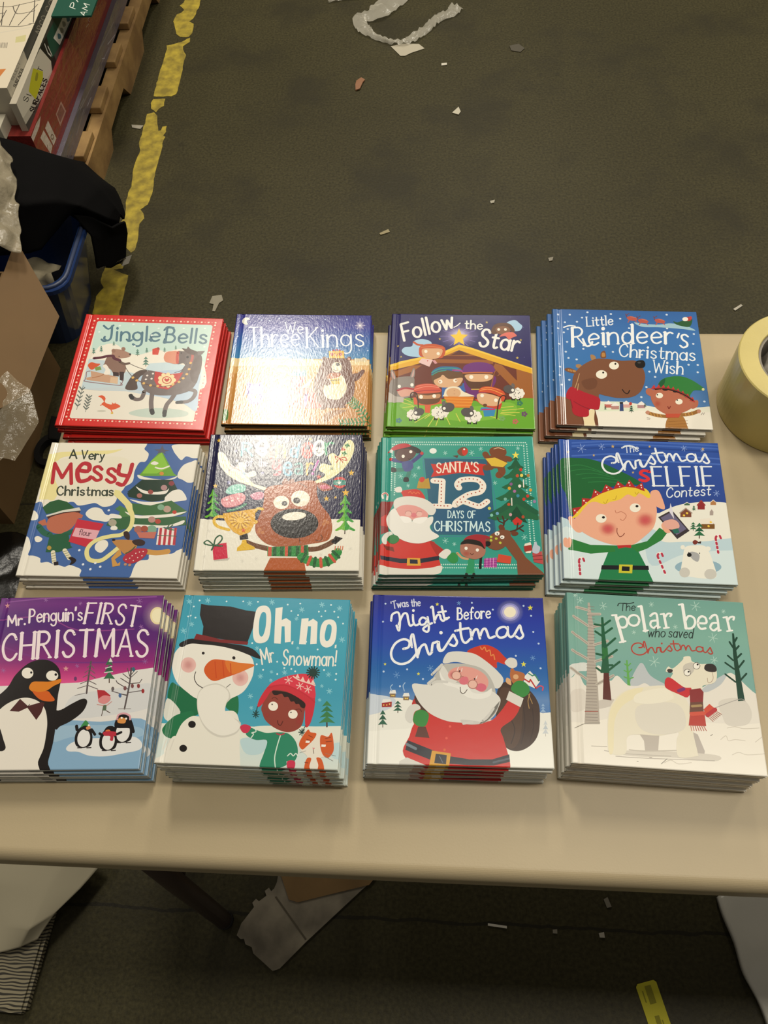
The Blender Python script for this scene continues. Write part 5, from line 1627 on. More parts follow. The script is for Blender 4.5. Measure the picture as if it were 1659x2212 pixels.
L c83a34 13 22,1139 60,1166 90,1135
S c83228 -2,409 197,505 426,457 625,472 738,376 808,296 736,233 734,77 398,61 -24,108 -29,313
P c83228 -15,345 682,456 762,61 -10,93
S a8281f 625,472 738,392 808,312 736,249 667,344
S dcd8cc -11,132 173,93 398,77 622,93 762,124 768,61 705,7 398,-16 -8,15
P 1f2030 8,265 256,218 510,218 736,257 736,202 510,158 257,158 16,210
P d8a030 344,230 503,226 510,121 339,124
P 1f2030 376,210 471,205 475,147 377,152
S c83228 263,1190 366,1215 499,1206 572,1069 455,1052 308,1087 278,1138
L e07040 10 355,1163 381,1186 403,1151 426,1180 452,1148 473,1178 499,1151
S e0dcd2 181,1233 248,1259 275,1216 263,1176 197,1176
S dedad0 169,1036 234,1095 396,1112 572,1069 688,967 702,883 629,833 396,968 221,934 177,935
S e09a92 207,934 309,985 455,967 586,883 600,799 498,750 295,784 222,851
E d87a80 426,833 463,833 426,797
E e6b4a8 356,854 397,853 356,817
E e6b4a8 495,850 533,850 495,813
L a87a70 6 317,859 331,892 382,892 397,850
L a87a70 6 458,858 477,887 527,880
S e6e3da 91,834 177,935 251,817 368,750 512,750 658,816 664,733 627,667 655,602 740,529 625,464 483,428 326,457 196,538 109,652 78,751
L b0a8a0 8 360,775 382,742 404,775
S efece4 251,817 368,800 397,742 310,718
S efece4 600,799 455,792 411,742 512,709
S e0dcd2 25,506 81,587 138,595 160,554 96,514 83,425 40,433
S 2c7a3c 96,505 153,554 225,530 240,473 183,425 119,441
P 7a3024 41,409 170,377 185,313 85,345
S e0dcd2 737,281 823,352 886,312 820,218 750,241
S 2c8a44 835,233 907,304 962,265 967,186 917,155 862,178'''
ART['C8']='''G - 2074:2f55a8 1805:2c4f9e 1467:2a4a98 1067:2a458e 716:2a458e
L 4468b8 24 171,1969 731,2016 1363,2008 2065,1984
L 4468b8 24 169,1920 728,1968 1359,1959 2059,1936
L 24458f 24 167,1872 725,1919 1354,1911 2053,1888
L 4468b8 24 163,1766 719,1813 1345,1806 2041,1784
L 4468b8 24 160,1680 714,1728 1338,1720 2031,1699
S e9e6d8 1112,859 1210,950 1431,1065 1662,1118 1889,1136 2126,1109 2460,946 2296,-215 1020,-274
S bcd3da -405,870 7,842 274,686 645,598 1101,719 1205,552 1456,554 1752,575 1976,618 2411,602 2296,-215 -421,-340
S d3e2e2 -28,674 491,523 941,575 1059,211 1513,397 2313,414 2296,-215 -131,-327
K 8aa2d8 7 230,1903 345,1868
K 8aa2d8 7 275,1956 300,1815
K 8aa2d8 7 332,1939 242,1832
K 8aa2d8 7 512,1935 590,1911
K 8aa2d8 7 543,1972 559,1875
K 8aa2d8 7 582,1960 520,1887
K 8aa2d8 7 1571,1940 1642,1918
K 8aa2d8 7 1601,1973 1612,1885
K 8aa2d8 7 1636,1963 1577,1896
K 8aa2d8 7 1905,1274 1978,1252
K 8aa2d8 7 1937,1308 1947,1218
K 8aa2d8 7 1973,1297 1910,1229
K 8aa2d8 7 1815,1915 1861,1901
K 8aa2d8 7 1835,1937 1841,1879
K 8aa2d8 7 1858,1930 1818,1886
P c8a868 696,1963 701,1942 719,1942 704,1928 708,1907 694,1919 678,1906 684,1927 671,1941 689,1942
P c8a868 1171,1967 1174,1951 1187,1951 1176,1941 1178,1925 1168,1934 1156,1924 1161,1940 1151,1950 1165,1951
P c8a868 1848,1958 1852,1938 1870,1938 1855,1924 1857,1903 1844,1914 1828,1902 1835,1923 1822,1936 1840,1937
P c8a868 114,1855 119,1837 135,1837 122,1825 126,1806 113,1816 99,1806 104,1824 92,1835 108,1837
P c8a868 442,1808 446,1793 460,1793 449,1782 451,1767 441,1775 429,1766 433,1782 423,1791 437,1793
P c8a868 929,1560 932,1545 945,1545 934,1535 937,1520 927,1528 915,1519 920,1534 910,1544 923,1545
P 8f2a2c 1690,1082 1740,1148 1777,1085 1770,1021 1683,1018
K 9a3a34 14 1684,1079 1741,1150 1782,1083
P 4a6a50 1528,1093 1564,1116 1595,1096 1593,1075 1526,1072
K e6e0d4 8 1524,1092 1564,1117 1599,1095
P b07a4a 1851,1125 1889,1162 1920,1128 1916,1092 1847,1090
K e6e0d4 8 1846,1124 1890,1164 1924,1127
P 7a4632 1466,962 1540,1028 1601,967 1595,904 1460,899
K a8968a 14 1458,959 1540,1031 1609,965
P 7a5224 1704,811 1793,882 1867,817 1860,750 1697,743
K e6e0d4 15 1694,808 1794,885 1877,815
P e9e0d0 1697,882 1818,900 1853,818 1704,812
O f0c848 15 1507,927 1548,960 1823,843 1790,785
P a89a92 1828,992 1855,1028 1873,993 1864,941 1822,939
K 4a3020 5 1635,1007 1634,995
P 2a6a44 1638,1032 1650,1019 1662,1007 1644,1008 1627,1008 1608,1005 1623,1018
P 1f5a3c 1640,1052 1650,1041 1660,1029 1644,1031 1631,1030 1615,1027 1628,1040
P 2a6a44 1642,1073 1650,1062 1657,1051 1645,1053 1635,1053 1623,1050 1632,1061
K 4a3020 8 1599,734 1598,717
P 2a6a44 1603,772 1624,754 1644,735 1613,737 1586,736 1555,731 1579,752
P 1f5a3c 1607,803 1623,786 1639,768 1614,771 1592,770 1566,765 1587,784
P 2a6a44 1610,835 1622,818 1635,802 1615,805 1598,804 1578,800 1594,817
K 4a3020 12 1664,645 1660,613
P 2a6a44 1671,715 1703,680 1734,646 1685,651 1643,649 1593,640 1632,677
P 1f5a3c 1677,772 1703,739 1728,707 1688,712 1654,711 1613,702 1645,737
P 2a6a44 1684,829 1703,799 1722,768 1691,774 1664,773 1632,765 1658,797
L efe6de 27 195,51 188,232 204,276 237,281 250,241
K b83248 28 195,60 194,81
K b83248 28 193,114 192,135
K b83248 28 191,163 190,184
K b83248 28 189,214 188,235
K b83248 27 240,274 250,241
K b83248 27 188,249 198,266
L efe6de 27 1207,111 1136,339 1154,383 1187,388 1198,348
K b83248 28 1204,123 1197,148
K b83248 28 1182,190 1176,216
K b83248 28 1163,252 1156,278
K b83248 28 1143,316 1136,342
K b83248 27 1189,381 1198,348
K b83248 27 1137,356 1147,373
L efe6de 27 1864,411 1856,613 1876,658 1908,663 1918,622
K b83248 28 1864,421 1863,445
K b83248 28 1861,481 1861,505
K b83248 28 1859,536 1858,559
K b83248 28 1856,592 1856,616
K b83248 27 1910,656 1918,622
K b83248 27 1858,630 1868,647
E 8fb0bf 1604,218 1879,230 1593,117
S ebe8da 1400,128 1434,327 1478,479 1583,509 1715,506 1762,407 1790,276 1808,113 1738,70 1538,77
E ebe8da 1448,478 1475,479 1445,447
E ebe8da 1747,470 1782,471 1743,436
S a8a8a8 1499,396 1560,424 1636,385 1612,293 1562,307 1530,347
E 141414 1516,377 1544,378 1513,348
E 2a2a2a 1641,405 1648,406 1640,397
E 2a2a2a 1512,413 1518,413 1511,407
E c9c6bc 1437,138 1500,140 1430,72
E c9c6bc 1738,130 1810,133 1730,61
S 7a3228 1574,559 1606,586 1640,562 1615,527 1585,525
P 3a2a24 1632,556 1678,572 1671,537 1638,539
P 1f7a48 559,407 913,396 986,208 1056,-1 1063,-97 369,-128 456,152
P 1f7a48 637,469 815,477 927,397 543,381
P 2c7a38 110,541 339,465 637,469 632,385 333,344 60,394
P 2c7a38 815,477 1027,545 1192,740 1283,675 1207,569 1019,443 897,387
S e8a98c 9,529 36,556 65,540 81,566 110,524 91,430 39,419 10,452
P 14171a 459,194 1015,209 1018,152 448,136
P c8c032 668,211 829,215 815,99 655,99
P 14171a 700,188 792,188 785,129 692,128
S e8aa8c 84,854 130,855 202,753 243,650 182,634 124,697 89,783
S e8aa8c 1120,1232 1177,1285 1236,1255 1281,1077 1275,1006 1216,1021 1160,1072
S e8aa8c 256,967 400,1097 680,1180 991,1246 1140,1197 1179,1038 1168,896 1117,737 1003,612 845,486 666,471 461,522 257,633 157,769 192,893
A d8545c 80 561,698 684,702 554,584
A d8545c 80 1028,841 1160,847 1018,716
S e8c83c 129,847 258,1020 434,1171 655,1270 874,1323 1056,1303 1118,1214 1091,1159 989,1228 924,1171 835,1204 738,1128 613,1087 535,1049 430,1081 352,1060 271,967 191,858
L b8922c 7 529,1084 551,1058 585,1122
L b8922c 7 646,1125 677,1126 695,1181
L b8922c 7 929,1244 950,1208 975,1245
S 1f6232 3,1694 210,1735 445,1709 705,1586 944,1445 1044,1339 937,1353 689,1326 483,1227 339,1113 225,965 130,873 95,960 64,1175 7,1320
L 2c7a40 10 46,1582 268,1627 545,1524
L 2c7a40 10 123,1528 344,1566 613,1486
L 2c7a40 10 200,1475 420,1505 681,1447
L 2c7a40 10 275,1422 494,1444 748,1409
L 2c7a40 10 351,1369 569,1384 815,1371
P b02a28 144,861 135,975 257,1007
E ecdcd4 164,945 174,946 163,933
E ecdcd4 191,919 198,920 190,910
P b02a28 252,1002 261,1129 380,1123
E ecdcd4 284,1093 295,1093 284,1080
E ecdcd4 309,1064 317,1064 309,1055
P b02a28 374,1118 419,1266 509,1209
E ecdcd4 437,1225 448,1226 436,1213
E ecdcd4 458,1193 466,1193 457,1184
P b02a28 503,1205 568,1344 669,1280
E ecdcd4 580,1300 590,1300 579,1287
E ecdcd4 597,1266 605,1266 597,1256
P b02a28 662,1278 725,1400 819,1317
E ecdcd4 729,1353 740,1353 728,1340
E ecdcd4 743,1317 751,1318 743,1308
P b02a28 808,1316 872,1426 946,1306
E ecdcd4 865,1378 876,1379 864,1365
E ecdcd4 873,1342 881,1342 872,1333
P b02a28 935,1309 1031,1392 1054,1258
E ecdcd4 1014,1347 1024,1347 1013,1334
E ecdcd4 1016,1312 1023,1312 1015,1303
E efe8d6 486,843 552,845 482,780
E efe8d6 916,1013 983,1016 911,949
E 1a1412 515,860 534,861 514,842
E 1a1412 940,1037 959,1038 939,1019
L c07a60 8 667,965 680,930 742,950 799,899 757,827 720,843
L 8a4a3a 10 674,711 670,650 697,596 735,610 760,645
P b82a2a 659,470 828,486 828,443 754,449 671,428
S e8aa8c 1217,776 1274,830 1346,798 1336,694 1260,674
P 3a3236 1189,888 1365,1000 1553,711 1393,590
P 6a6480 1216,880 1359,970 1518,736 1391,645
S e0a898 1243,820 1352,865 1423,827 1431,750 1339,720 1266,743
P 2a6a5a 1339,720 1415,740 1431,681 1363,664
P dcd8e0 1358,1098 1376,992 1382,869 1332,973
K c8d2e4 13 873,1838 871,1949
K c8d2e4 13 845,1943 898,1954
K c8d2e4 9 868,1838 877,1839
K c8d2e4 13 916,1958 917,1848
L c8d2e4 13 916,1887 926,1909 940,1919 952,1915 958,1896 959,1856
K c8d2e4 9 908,1956 918,1958
K c8d2e4 9 912,1847 921,1849
K c8d2e4 9 954,1855 963,1857
L c8d2e4 13 980,1894 1020,1906 1017,1924 1001,1931 983,1914 978,1891 986,1870 1003,1865 1020,1880
L dfe6ec 23 812,1912 869,1943 948,1940 1008,1900
L d8343a 41 1138,1554 1061,1570 1019,1522 1085,1478 1113,1442 1065,1413 1004,1429
K e6ebee 33 1174,1344 1168,1630
K e6ebee 19 1168,1630 1293,1635
K e6ebee 18 1171,1492 1274,1496
K e6ebee 18 1174,1344 1302,1349
K e6ebee 16 1155,1343 1193,1344
K e6ebee 16 1149,1629 1187,1631
K e6ebee 32 1350,1637 1354,1351
K e6ebee 18 1354,1351 1476,1356
K e6ebee 16 1330,1636 1369,1638
K e6ebee 16 1335,1350 1373,1352
K e6ebee 32 1527,1358 1526,1644
K e6ebee 18 1526,1644 1655,1649
K e6ebee 18 1526,1506 1629,1510
K e6ebee 16 1508,1357 1546,1359
K e6ebee 16 1506,1643 1545,1645
K e6ebee 32 1726,1366 1727,1652
K e6ebee 16 1707,1365 1745,1367
K e6ebee 16 1708,1651 1746,1653
K e6ebee 32 1797,1369 1799,1655
K e6ebee 18 1799,1655 1923,1660
K e6ebee 18 1798,1517 1901,1521
K e6ebee 18 1797,1369 1924,1374
K e6ebee 16 1778,1368 1816,1370
K e6ebee 16 1780,1654 1818,1656
L dfe6ec 15 1406,1297 1396,1322 1373,1323 1341,1288 1326,1242 1332,1197 1355,1181 1378,1192 1397,1216
L dfe6ec 15 1462,1277 1437,1262 1423,1230 1427,1201 1447,1190 1472,1205 1487,1237 1483,1267 1462,1277
K dfe6ec 15 1519,1283 1503,1196
L dfe6ec 15 1513,1248 1531,1276 1552,1287 1567,1280 1571,1254 1562,1202
L dfe6ec 15 1628,1337 1616,1272 1609,1224 1616,1209 1634,1219
K dfe6ec 15 1602,1292 1645,1296
L dfe6ec 15 1669,1256 1724,1267 1725,1290 1705,1302 1678,1282 1666,1253 1671,1223 1691,1215 1718,1232
L dfe6ec 15 1803,1298 1786,1311 1764,1300 1759,1279 1776,1268 1794,1257 1792,1237 1768,1223 1748,1235
L dfe6ec 15 1860,1361 1848,1295 1840,1248 1846,1233 1865,1243
K dfe6ec 15 1834,1315 1877,1320
L e6ebf0 26 666,1671 717,1686 721,1746 658,1777 576,1738 541,1645 571,1555 649,1510 732,1522 791,1582 834,1668
L e6ebf0 26 753,1686 732,1784 749,1827 776,1740 811,1615 826,1571
L e6ebf0 26 825,1587 846,1681 889,1705 914,1649 944,1593 970,1619
L e6ebf0 26 967,1616 969,1707 989,1718 1022,1727 1025,1669 1047,1627 1073,1628
L e6ebf0 26 1031,1724 1045,1655 1076,1628 1114,1684
L e6ebf0 26 1114,1684 1164,1777 1178,1794 1200,1754 1222,1709 1200,1669 1152,1689
L e6ebf0 26 1237,1917 1253,1806 1280,1722 1317,1698 1357,1737
L e6ebf0 26 1193,1834 1276,1851 1330,1856
L e6ebf0 26 1349,1838 1362,1785 1373,1732
L e6ebf0 26 1370,1754 1390,1824 1421,1836 1440,1794 1457,1735
L e6ebf0 26 1455,1749 1477,1824 1507,1838 1532,1788 1556,1734 1610,1749
L e6ebf0 26 1742,1816 1701,1846 1643,1829 1628,1775 1663,1732 1721,1742 1743,1795
L e6ebf0 26 1739,1841 1746,1767 1775,1729 1807,1746
L e6ebf0 26 1807,1746 1851,1833 1866,1849 1882,1793 1904,1737 1872,1706 1834,1733
E e6ebf0 1044,1824 1062,1825 1043,1803'''
ART['C9']='''G - 2133:5f2a72 1999:6f2f7c 1779:4f2470 1507:602672 1256:8a2a74 1119:b83a7c 1011:d8508c 851:d8508c
L 8a4a94 17 82,2032 687,2080 1387,2059 1939,2071
L 8a3f86 14 52,1797 598,1830 1044,1649 1724,1652
L 7a2f7c 19 128,1465 848,1259 1918,1242
P e0dcd6 -145,920 242,968 703,982 1163,996 1291,1021 1443,1059 1801,1135 2035,1166 2191,1184 2349,-46 90,-26
S d3d3d2 1127,836 1573,910 2049,970 2072,706 1622,608 1108,589
S 86abc8 859,540 1167,552 1505,533 2058,526 2225,-45 937,-154 951,211
S 9ab9cf 1001,475 1512,494 1965,463 1956,350 1277,370 1007,310
S e0e0de 1166,246 1238,308 1410,344 1728,346 1917,357 2016,287 2001,213 1843,177 1634,143 1444,151 1309,195 1194,203
K 9a6aa4 6 1703,2026 1776,2005
K 9a6aa4 6 1725,2053 1754,1978
K 9a6aa4 6 1761,2042 1718,1988
K 9a6aa4 5 1886,1251 1950,1233
K 9a6aa4 5 1905,1275 1931,1211
K 9a6aa4 5 1938,1265 1899,1219
K 9a6aa4 6 541,2060 593,2045
K 9a6aa4 6 555,2078 579,2026
K 9a6aa4 6 581,2071 553,2034
K 9a6aa4 6 986,2006 1031,1993
K 9a6aa4 6 999,2022 1018,1976
K 9a6aa4 6 1021,2016 996,1983
K 9a6aa4 6 1781,1687 1836,1671
K 9a6aa4 6 1798,1707 1820,1651
K 9a6aa4 6 1825,1699 1792,1659
K 9a6aa4 5 1088,1207 1137,1193
K 9a6aa4 5 1102,1224 1124,1176
K 9a6aa4 5 1127,1217 1099,1183
K 9a6aa4 5 208,1166 269,1150
K 9a6aa4 5 224,1187 253,1129
K 9a6aa4 5 255,1179 222,1137
P d89a9a 91,2026 105,2000 131,1998 115,1981 128,1955 103,1971 85,1956 86,1982 62,1999 87,2000
P d89a9a 979,1203 992,1179 1017,1178 1000,1163 1011,1138 988,1153 971,1139 973,1163 950,1179 975,1180
A d8b0c8 80 1987,1820 2178,1817 2016,1604
E ead9a8 1987,1820 2077,1818 2002,1707
E f0e6c0 1989,1820 2060,1819 2001,1730
K eedfe2 22 170,1715 144,1849
K eedfe2 22 144,1849 211,1757
K eedfe2 22 211,1757 230,1858
K eedfe2 21 230,1858 271,1725
K eedfe2 21 276,1807 296,1727
L eedfe2 22 285,1773 291,1798 306,1811 324,1805
E eedfe2 370,1740 384,1740 373,1725
K eedfe2 26 422,1758 392,1931
L eedfe2 19 392,1931 434,1930 463,1893 454,1847 409,1834
L eedfe2 19 508,1815 563,1825 555,1852 529,1868 508,1846 506,1811 524,1776 549,1765 570,1783
K eedfe2 26 583,1871 600,1767
L eedfe2 19 589,1829 599,1861 617,1872 636,1863 649,1832 659,1770
L eedfe2 19 699,1875 680,1860 676,1826 691,1792 714,1779 734,1793 737,1828 723,1862 699,1875
L eedfe2 19 732,1876 744,1807 753,1747 743,1718 719,1713 695,1733
L eedfe2 19 759,1877 769,1811 784,1780 805,1774 822,1788 828,1819
K eedfe2 26 819,1878 835,1775
K eedfe2 26 850,1878 866,1775
E eedfe2 844,1920 861,1920 847,1901
K eedfe2 26 880,1879 895,1775
L eedfe2 19 886,1837 896,1869 914,1879 933,1869 946,1838 955,1776
K eedfe2 26 962,1949 965,1910
L eedfe2 19 1052,1862 1030,1879 1011,1869 1013,1845 1035,1829 1058,1813 1064,1789 1043,1776 1017,1793
K f0dfe2 31 1104,1737 1108,2000
K f0dfe2 20 1108,2000 1210,1999
K f0dfe2 20 1106,1873 1187,1872
K f0dfe2 16 1089,1737 1119,1737
K f0dfe2 17 1093,2000 1123,2000
K f0dfe2 31 1261,1735 1267,1997
K f0dfe2 16 1246,1735 1276,1734
K f0dfe2 17 1252,1998 1282,1996
K f0dfe2 31 1317,1732 1324,1994
L f0dfe2 24 1324,1994 1393,1984 1424,1929 1394,1871 1321,1862
K f0dfe2 20 1365,1860 1438,1723
K f0dfe2 16 1302,1733 1332,1731
K f0dfe2 17 1309,1995 1339,1993
K f0dfe2 16 1419,1725 1449,1723
L f0dfe2 24 1588,1928 1565,1968 1524,1972 1496,1928 1508,1874 1548,1838 1581,1797 1581,1747 1547,1712 1507,1722 1484,1766
K f0dfe2 31 1691,1693 1703,1954
K f0dfe2 20 1639,1963 1766,1943
K f0dfe2 16 1676,1695 1706,1691
L f0dfe2 31 310,1545 270,1604 217,1607 172,1528 173,1424 220,1321 283,1283 326,1306 349,1360
K f0dfe2 42 411,1292 361,1623
K f0dfe2 42 564,1301 517,1632
K f0dfe2 26 385,1463 540,1472
K f0dfe2 21 395,1291 427,1293
K f0dfe2 22 345,1622 377,1624
K f0dfe2 21 549,1300 580,1302
K f0dfe2 22 501,1632 533,1633
K f0dfe2 42 616,1303 569,1635
L f0dfe2 31 569,1635 659,1632 710,1567 684,1489 593,1468
K f0dfe2 25 650,1470 770,1310
K f0dfe2 21 600,1303 631,1304
K f0dfe2 22 554,1634 585,1636
K f0dfe2 21 749,1309 780,1310
K f0dfe2 42 842,1312 799,1644
K f0dfe2 21 826,1312 857,1313
K f0dfe2 22 783,1644 815,1645
L f0dfe2 31 1010,1595 973,1642 920,1641 894,1579 920,1513 977,1474 1027,1429 1037,1367 1001,1317 949,1322 911,1374
K f0dfe2 42 1184,1319 1147,1651
K f0dfe2 26 1066,1650 1229,1651
K f0dfe2 21 1168,1319 1200,1319
K f0dfe2 42 1316,1320 1297,1651
K f0dfe2 25 1297,1651 1410,1411
K f0dfe2 26 1410,1411 1475,1649
K f0dfe2 41 1475,1649 1522,1317
K f0dfe2 21 1300,1320 1331,1319
K f0dfe2 21 1507,1318 1538,1317
K f0dfe2 26 1574,1316 1630,1645
K f0dfe2 25 1630,1645 1745,1312
K f0dfe2 25 1594,1434 1704,1431
K f0dfe2 21 1558,1317 1590,1316
K f0dfe2 21 1729,1312 1761,1311
L f0dfe2 31 1905,1581 1870,1629 1818,1632 1788,1573 1812,1506 1867,1464 1915,1416 1922,1353 1884,1306 1832,1315 1797,1368
L 5a4f50 20 1270,1252 1275,1034 1285,867
K 6a5f60 9 1272,1213 1239,1175
K 6a5f60 9 1272,1213 1320,1166
K 6a5f60 9 1274,1155 1221,1117
K 6a5f60 9 1274,1155 1342,1107
K 6a5f60 9 1276,1097 1210,1060
K 6a5f60 9 1276,1097 1357,1049
K 6a5f60 9 1279,1020 1193,983
K 6a5f60 9 1279,1020 1380,973
K 6a5f60 9 1282,962 1169,926
K 6a5f60 9 1282,962 1408,915
K 4a3020 11 1524,1035 1531,990
P 3a6a4a 1508,1130 1551,1080 1594,1031 1544,1040 1502,1041 1455,1033 1481,1081
P 2f5f42 1495,1208 1531,1162 1567,1115 1526,1125 1492,1125 1453,1117 1474,1163
P 3a6a4a 1482,1288 1512,1244 1541,1201 1508,1210 1482,1211 1452,1202 1467,1245
K d8dcd4 11 1458,1167 1528,1187
K d8dcd4 11 1454,1113 1551,1125
P d8dcd4 1497,1297 1533,1241 1482,1242
L 5a5050 19 1764,1163 1773,974 1759,678
K 5a5050 9 1771,1027 1675,1096
K 5a5050 9 1769,1041 1843,1121
K 5a5050 9 1773,974 1657,1042
K 5a5050 9 1773,974 1889,985
K 5a5050 9 1770,907 1626,989
K 5a5050 9 1763,867 1942,892
K 5a5050 9 1755,835 1576,890
K 5a5050 9 1760,841 1673,855
K 5a5050 9 1759,1068 1718,1163
K 5a5050 9 1765,1068 1819,1148
K 5a5050 9 1889,985 1910,1025
K 5a5050 9 1626,989 1608,1016
E 3a6a7a 1793,1149 1811,1148 1797,1121
E 7a4a4a 1810,947 1828,946 1814,920
E 8a3a3a 1882,946 1900,945 1886,919
E 9a3030 1943,885 1961,885 1947,858
E 4a6a9a 1683,836 1701,835 1687,809
E 7a5050 1728,921 1747,921 1732,894
E 6a6060 1585,916 1603,916 1589,890
E 6a3a6a 1122,1043 1140,1043 1127,1016
K 8a8480 8 1152,843 1265,868
K 8a8480 8 1688,678 1831,677
P b03038 1403,906 1490,898 1572,837 1562,817 1494,831 1437,786
S d88a8a 1435,793 1493,838 1567,824 1575,778 1523,739 1455,753
P 5a6a52 1505,726 1544,726 1549,661 1503,661
K 5a4a40 9 1510,661 1506,603
K 5a4a40 9 1549,661 1598,634
K c88a80 9 1506,720 1432,734
K c88a80 9 1545,719 1596,764
S 1a1616 1265,273 1240,377 1277,464 1344,486 1420,421 1448,328 1431,260 1342,238
E e4e2de 1345,347 1419,334 1345,249
K 2a2020 12 1294,240 1341,240
K 2a2020 12 1400,239 1446,241
K 1a1616 36 1251,446 1237,485
K 1a1616 30 1418,444 1466,387
S 1a1616 1304,471 1330,503 1384,489 1405,445 1356,432
S 3f8a4a 1287,471 1308,522 1335,550 1382,502 1386,477 1333,490
S d88a5a 1349,471 1392,483 1403,457 1367,442
E f4f0e6 1377,493 1389,493 1379,482
S 1a1616 1693,328 1668,442 1710,537 1784,561 1865,490 1893,388 1873,313 1775,290
E e4e2de 1782,409 1862,394 1779,302
K 2a2020 13 1724,293 1774,292
K 2a2020 13 1838,291 1888,293
S 1a1616 1683,467 1690,582 1762,619 1830,593 1901,464 1898,401 1852,452
L d8a0a8 21 1695,556 1699,607 1761,625 1829,599 1843,554
S d8904a 1699,530 1729,581 1790,561 1791,516 1740,511
E f4f0e6 1743,573 1755,573 1745,562
E f4f0e6 1796,565 1808,565 1798,553
K 1a1616 33 1882,464 1902,414
S 1a1616 1550,239 1527,342 1565,429 1632,451 1707,387 1734,294 1716,226 1626,204
E e4e2de 1632,312 1705,299 1630,215
K 2a2020 12 1579,207 1626,206
K 2a2020 12 1684,205 1730,207
S 1a1616 1563,417 1592,474 1655,480 1700,441 1680,403 1605,398
S d8703a 1580,430 1617,442 1640,417 1604,404
S b83040 1558,411 1626,423 1705,410 1717,372 1687,366 1682,316 1649,322 1642,366 1571,373
K 1a1616 28 1721,390 1763,409
K 1a1616 28 1558,373 1518,399
S 1c1614 835,722 989,668 1131,744 1226,795 1284,801 1312,755 1278,651 1167,549 1050,487 990,462
S 1c1614 -34,474 159,757 328,940 398,1101 517,1236 655,1283 794,1260 907,1162 951,1012 953,852 970,668 997,462 1002,273 988,88 1006,-34 610,-91 90,-26
S e6dfd2 237,535 306,689 417,780 565,824 717,789 827,696 885,553 904,412 907,236 874,89 879,-57 372,-149 222,219
S 1c1614 -50,538 233,664 356,469 424,342 470,254 452,216 403,211 286,218 29,221
S d87f20 592,943 618,1010 710,1015 829,1014 947,1042 951,999 880,959 811,907 722,888 642,896
S cf5f1c 640,903 722,888 819,900 874,853 926,793 877,774 782,788 708,829
P 4a2020 515,811 625,725 773,769 814,761 799,644 757,561 623,705 534,660 422,668
K 2f1414 8 621,711 641,744
E ece6d8 537,1120 607,1119 551,1054
E ece6d8 838,1085 910,1084 850,1023
E 17110f 580,1126 594,1126 583,1112
E 17110f 879,1097 895,1097 882,1081'''
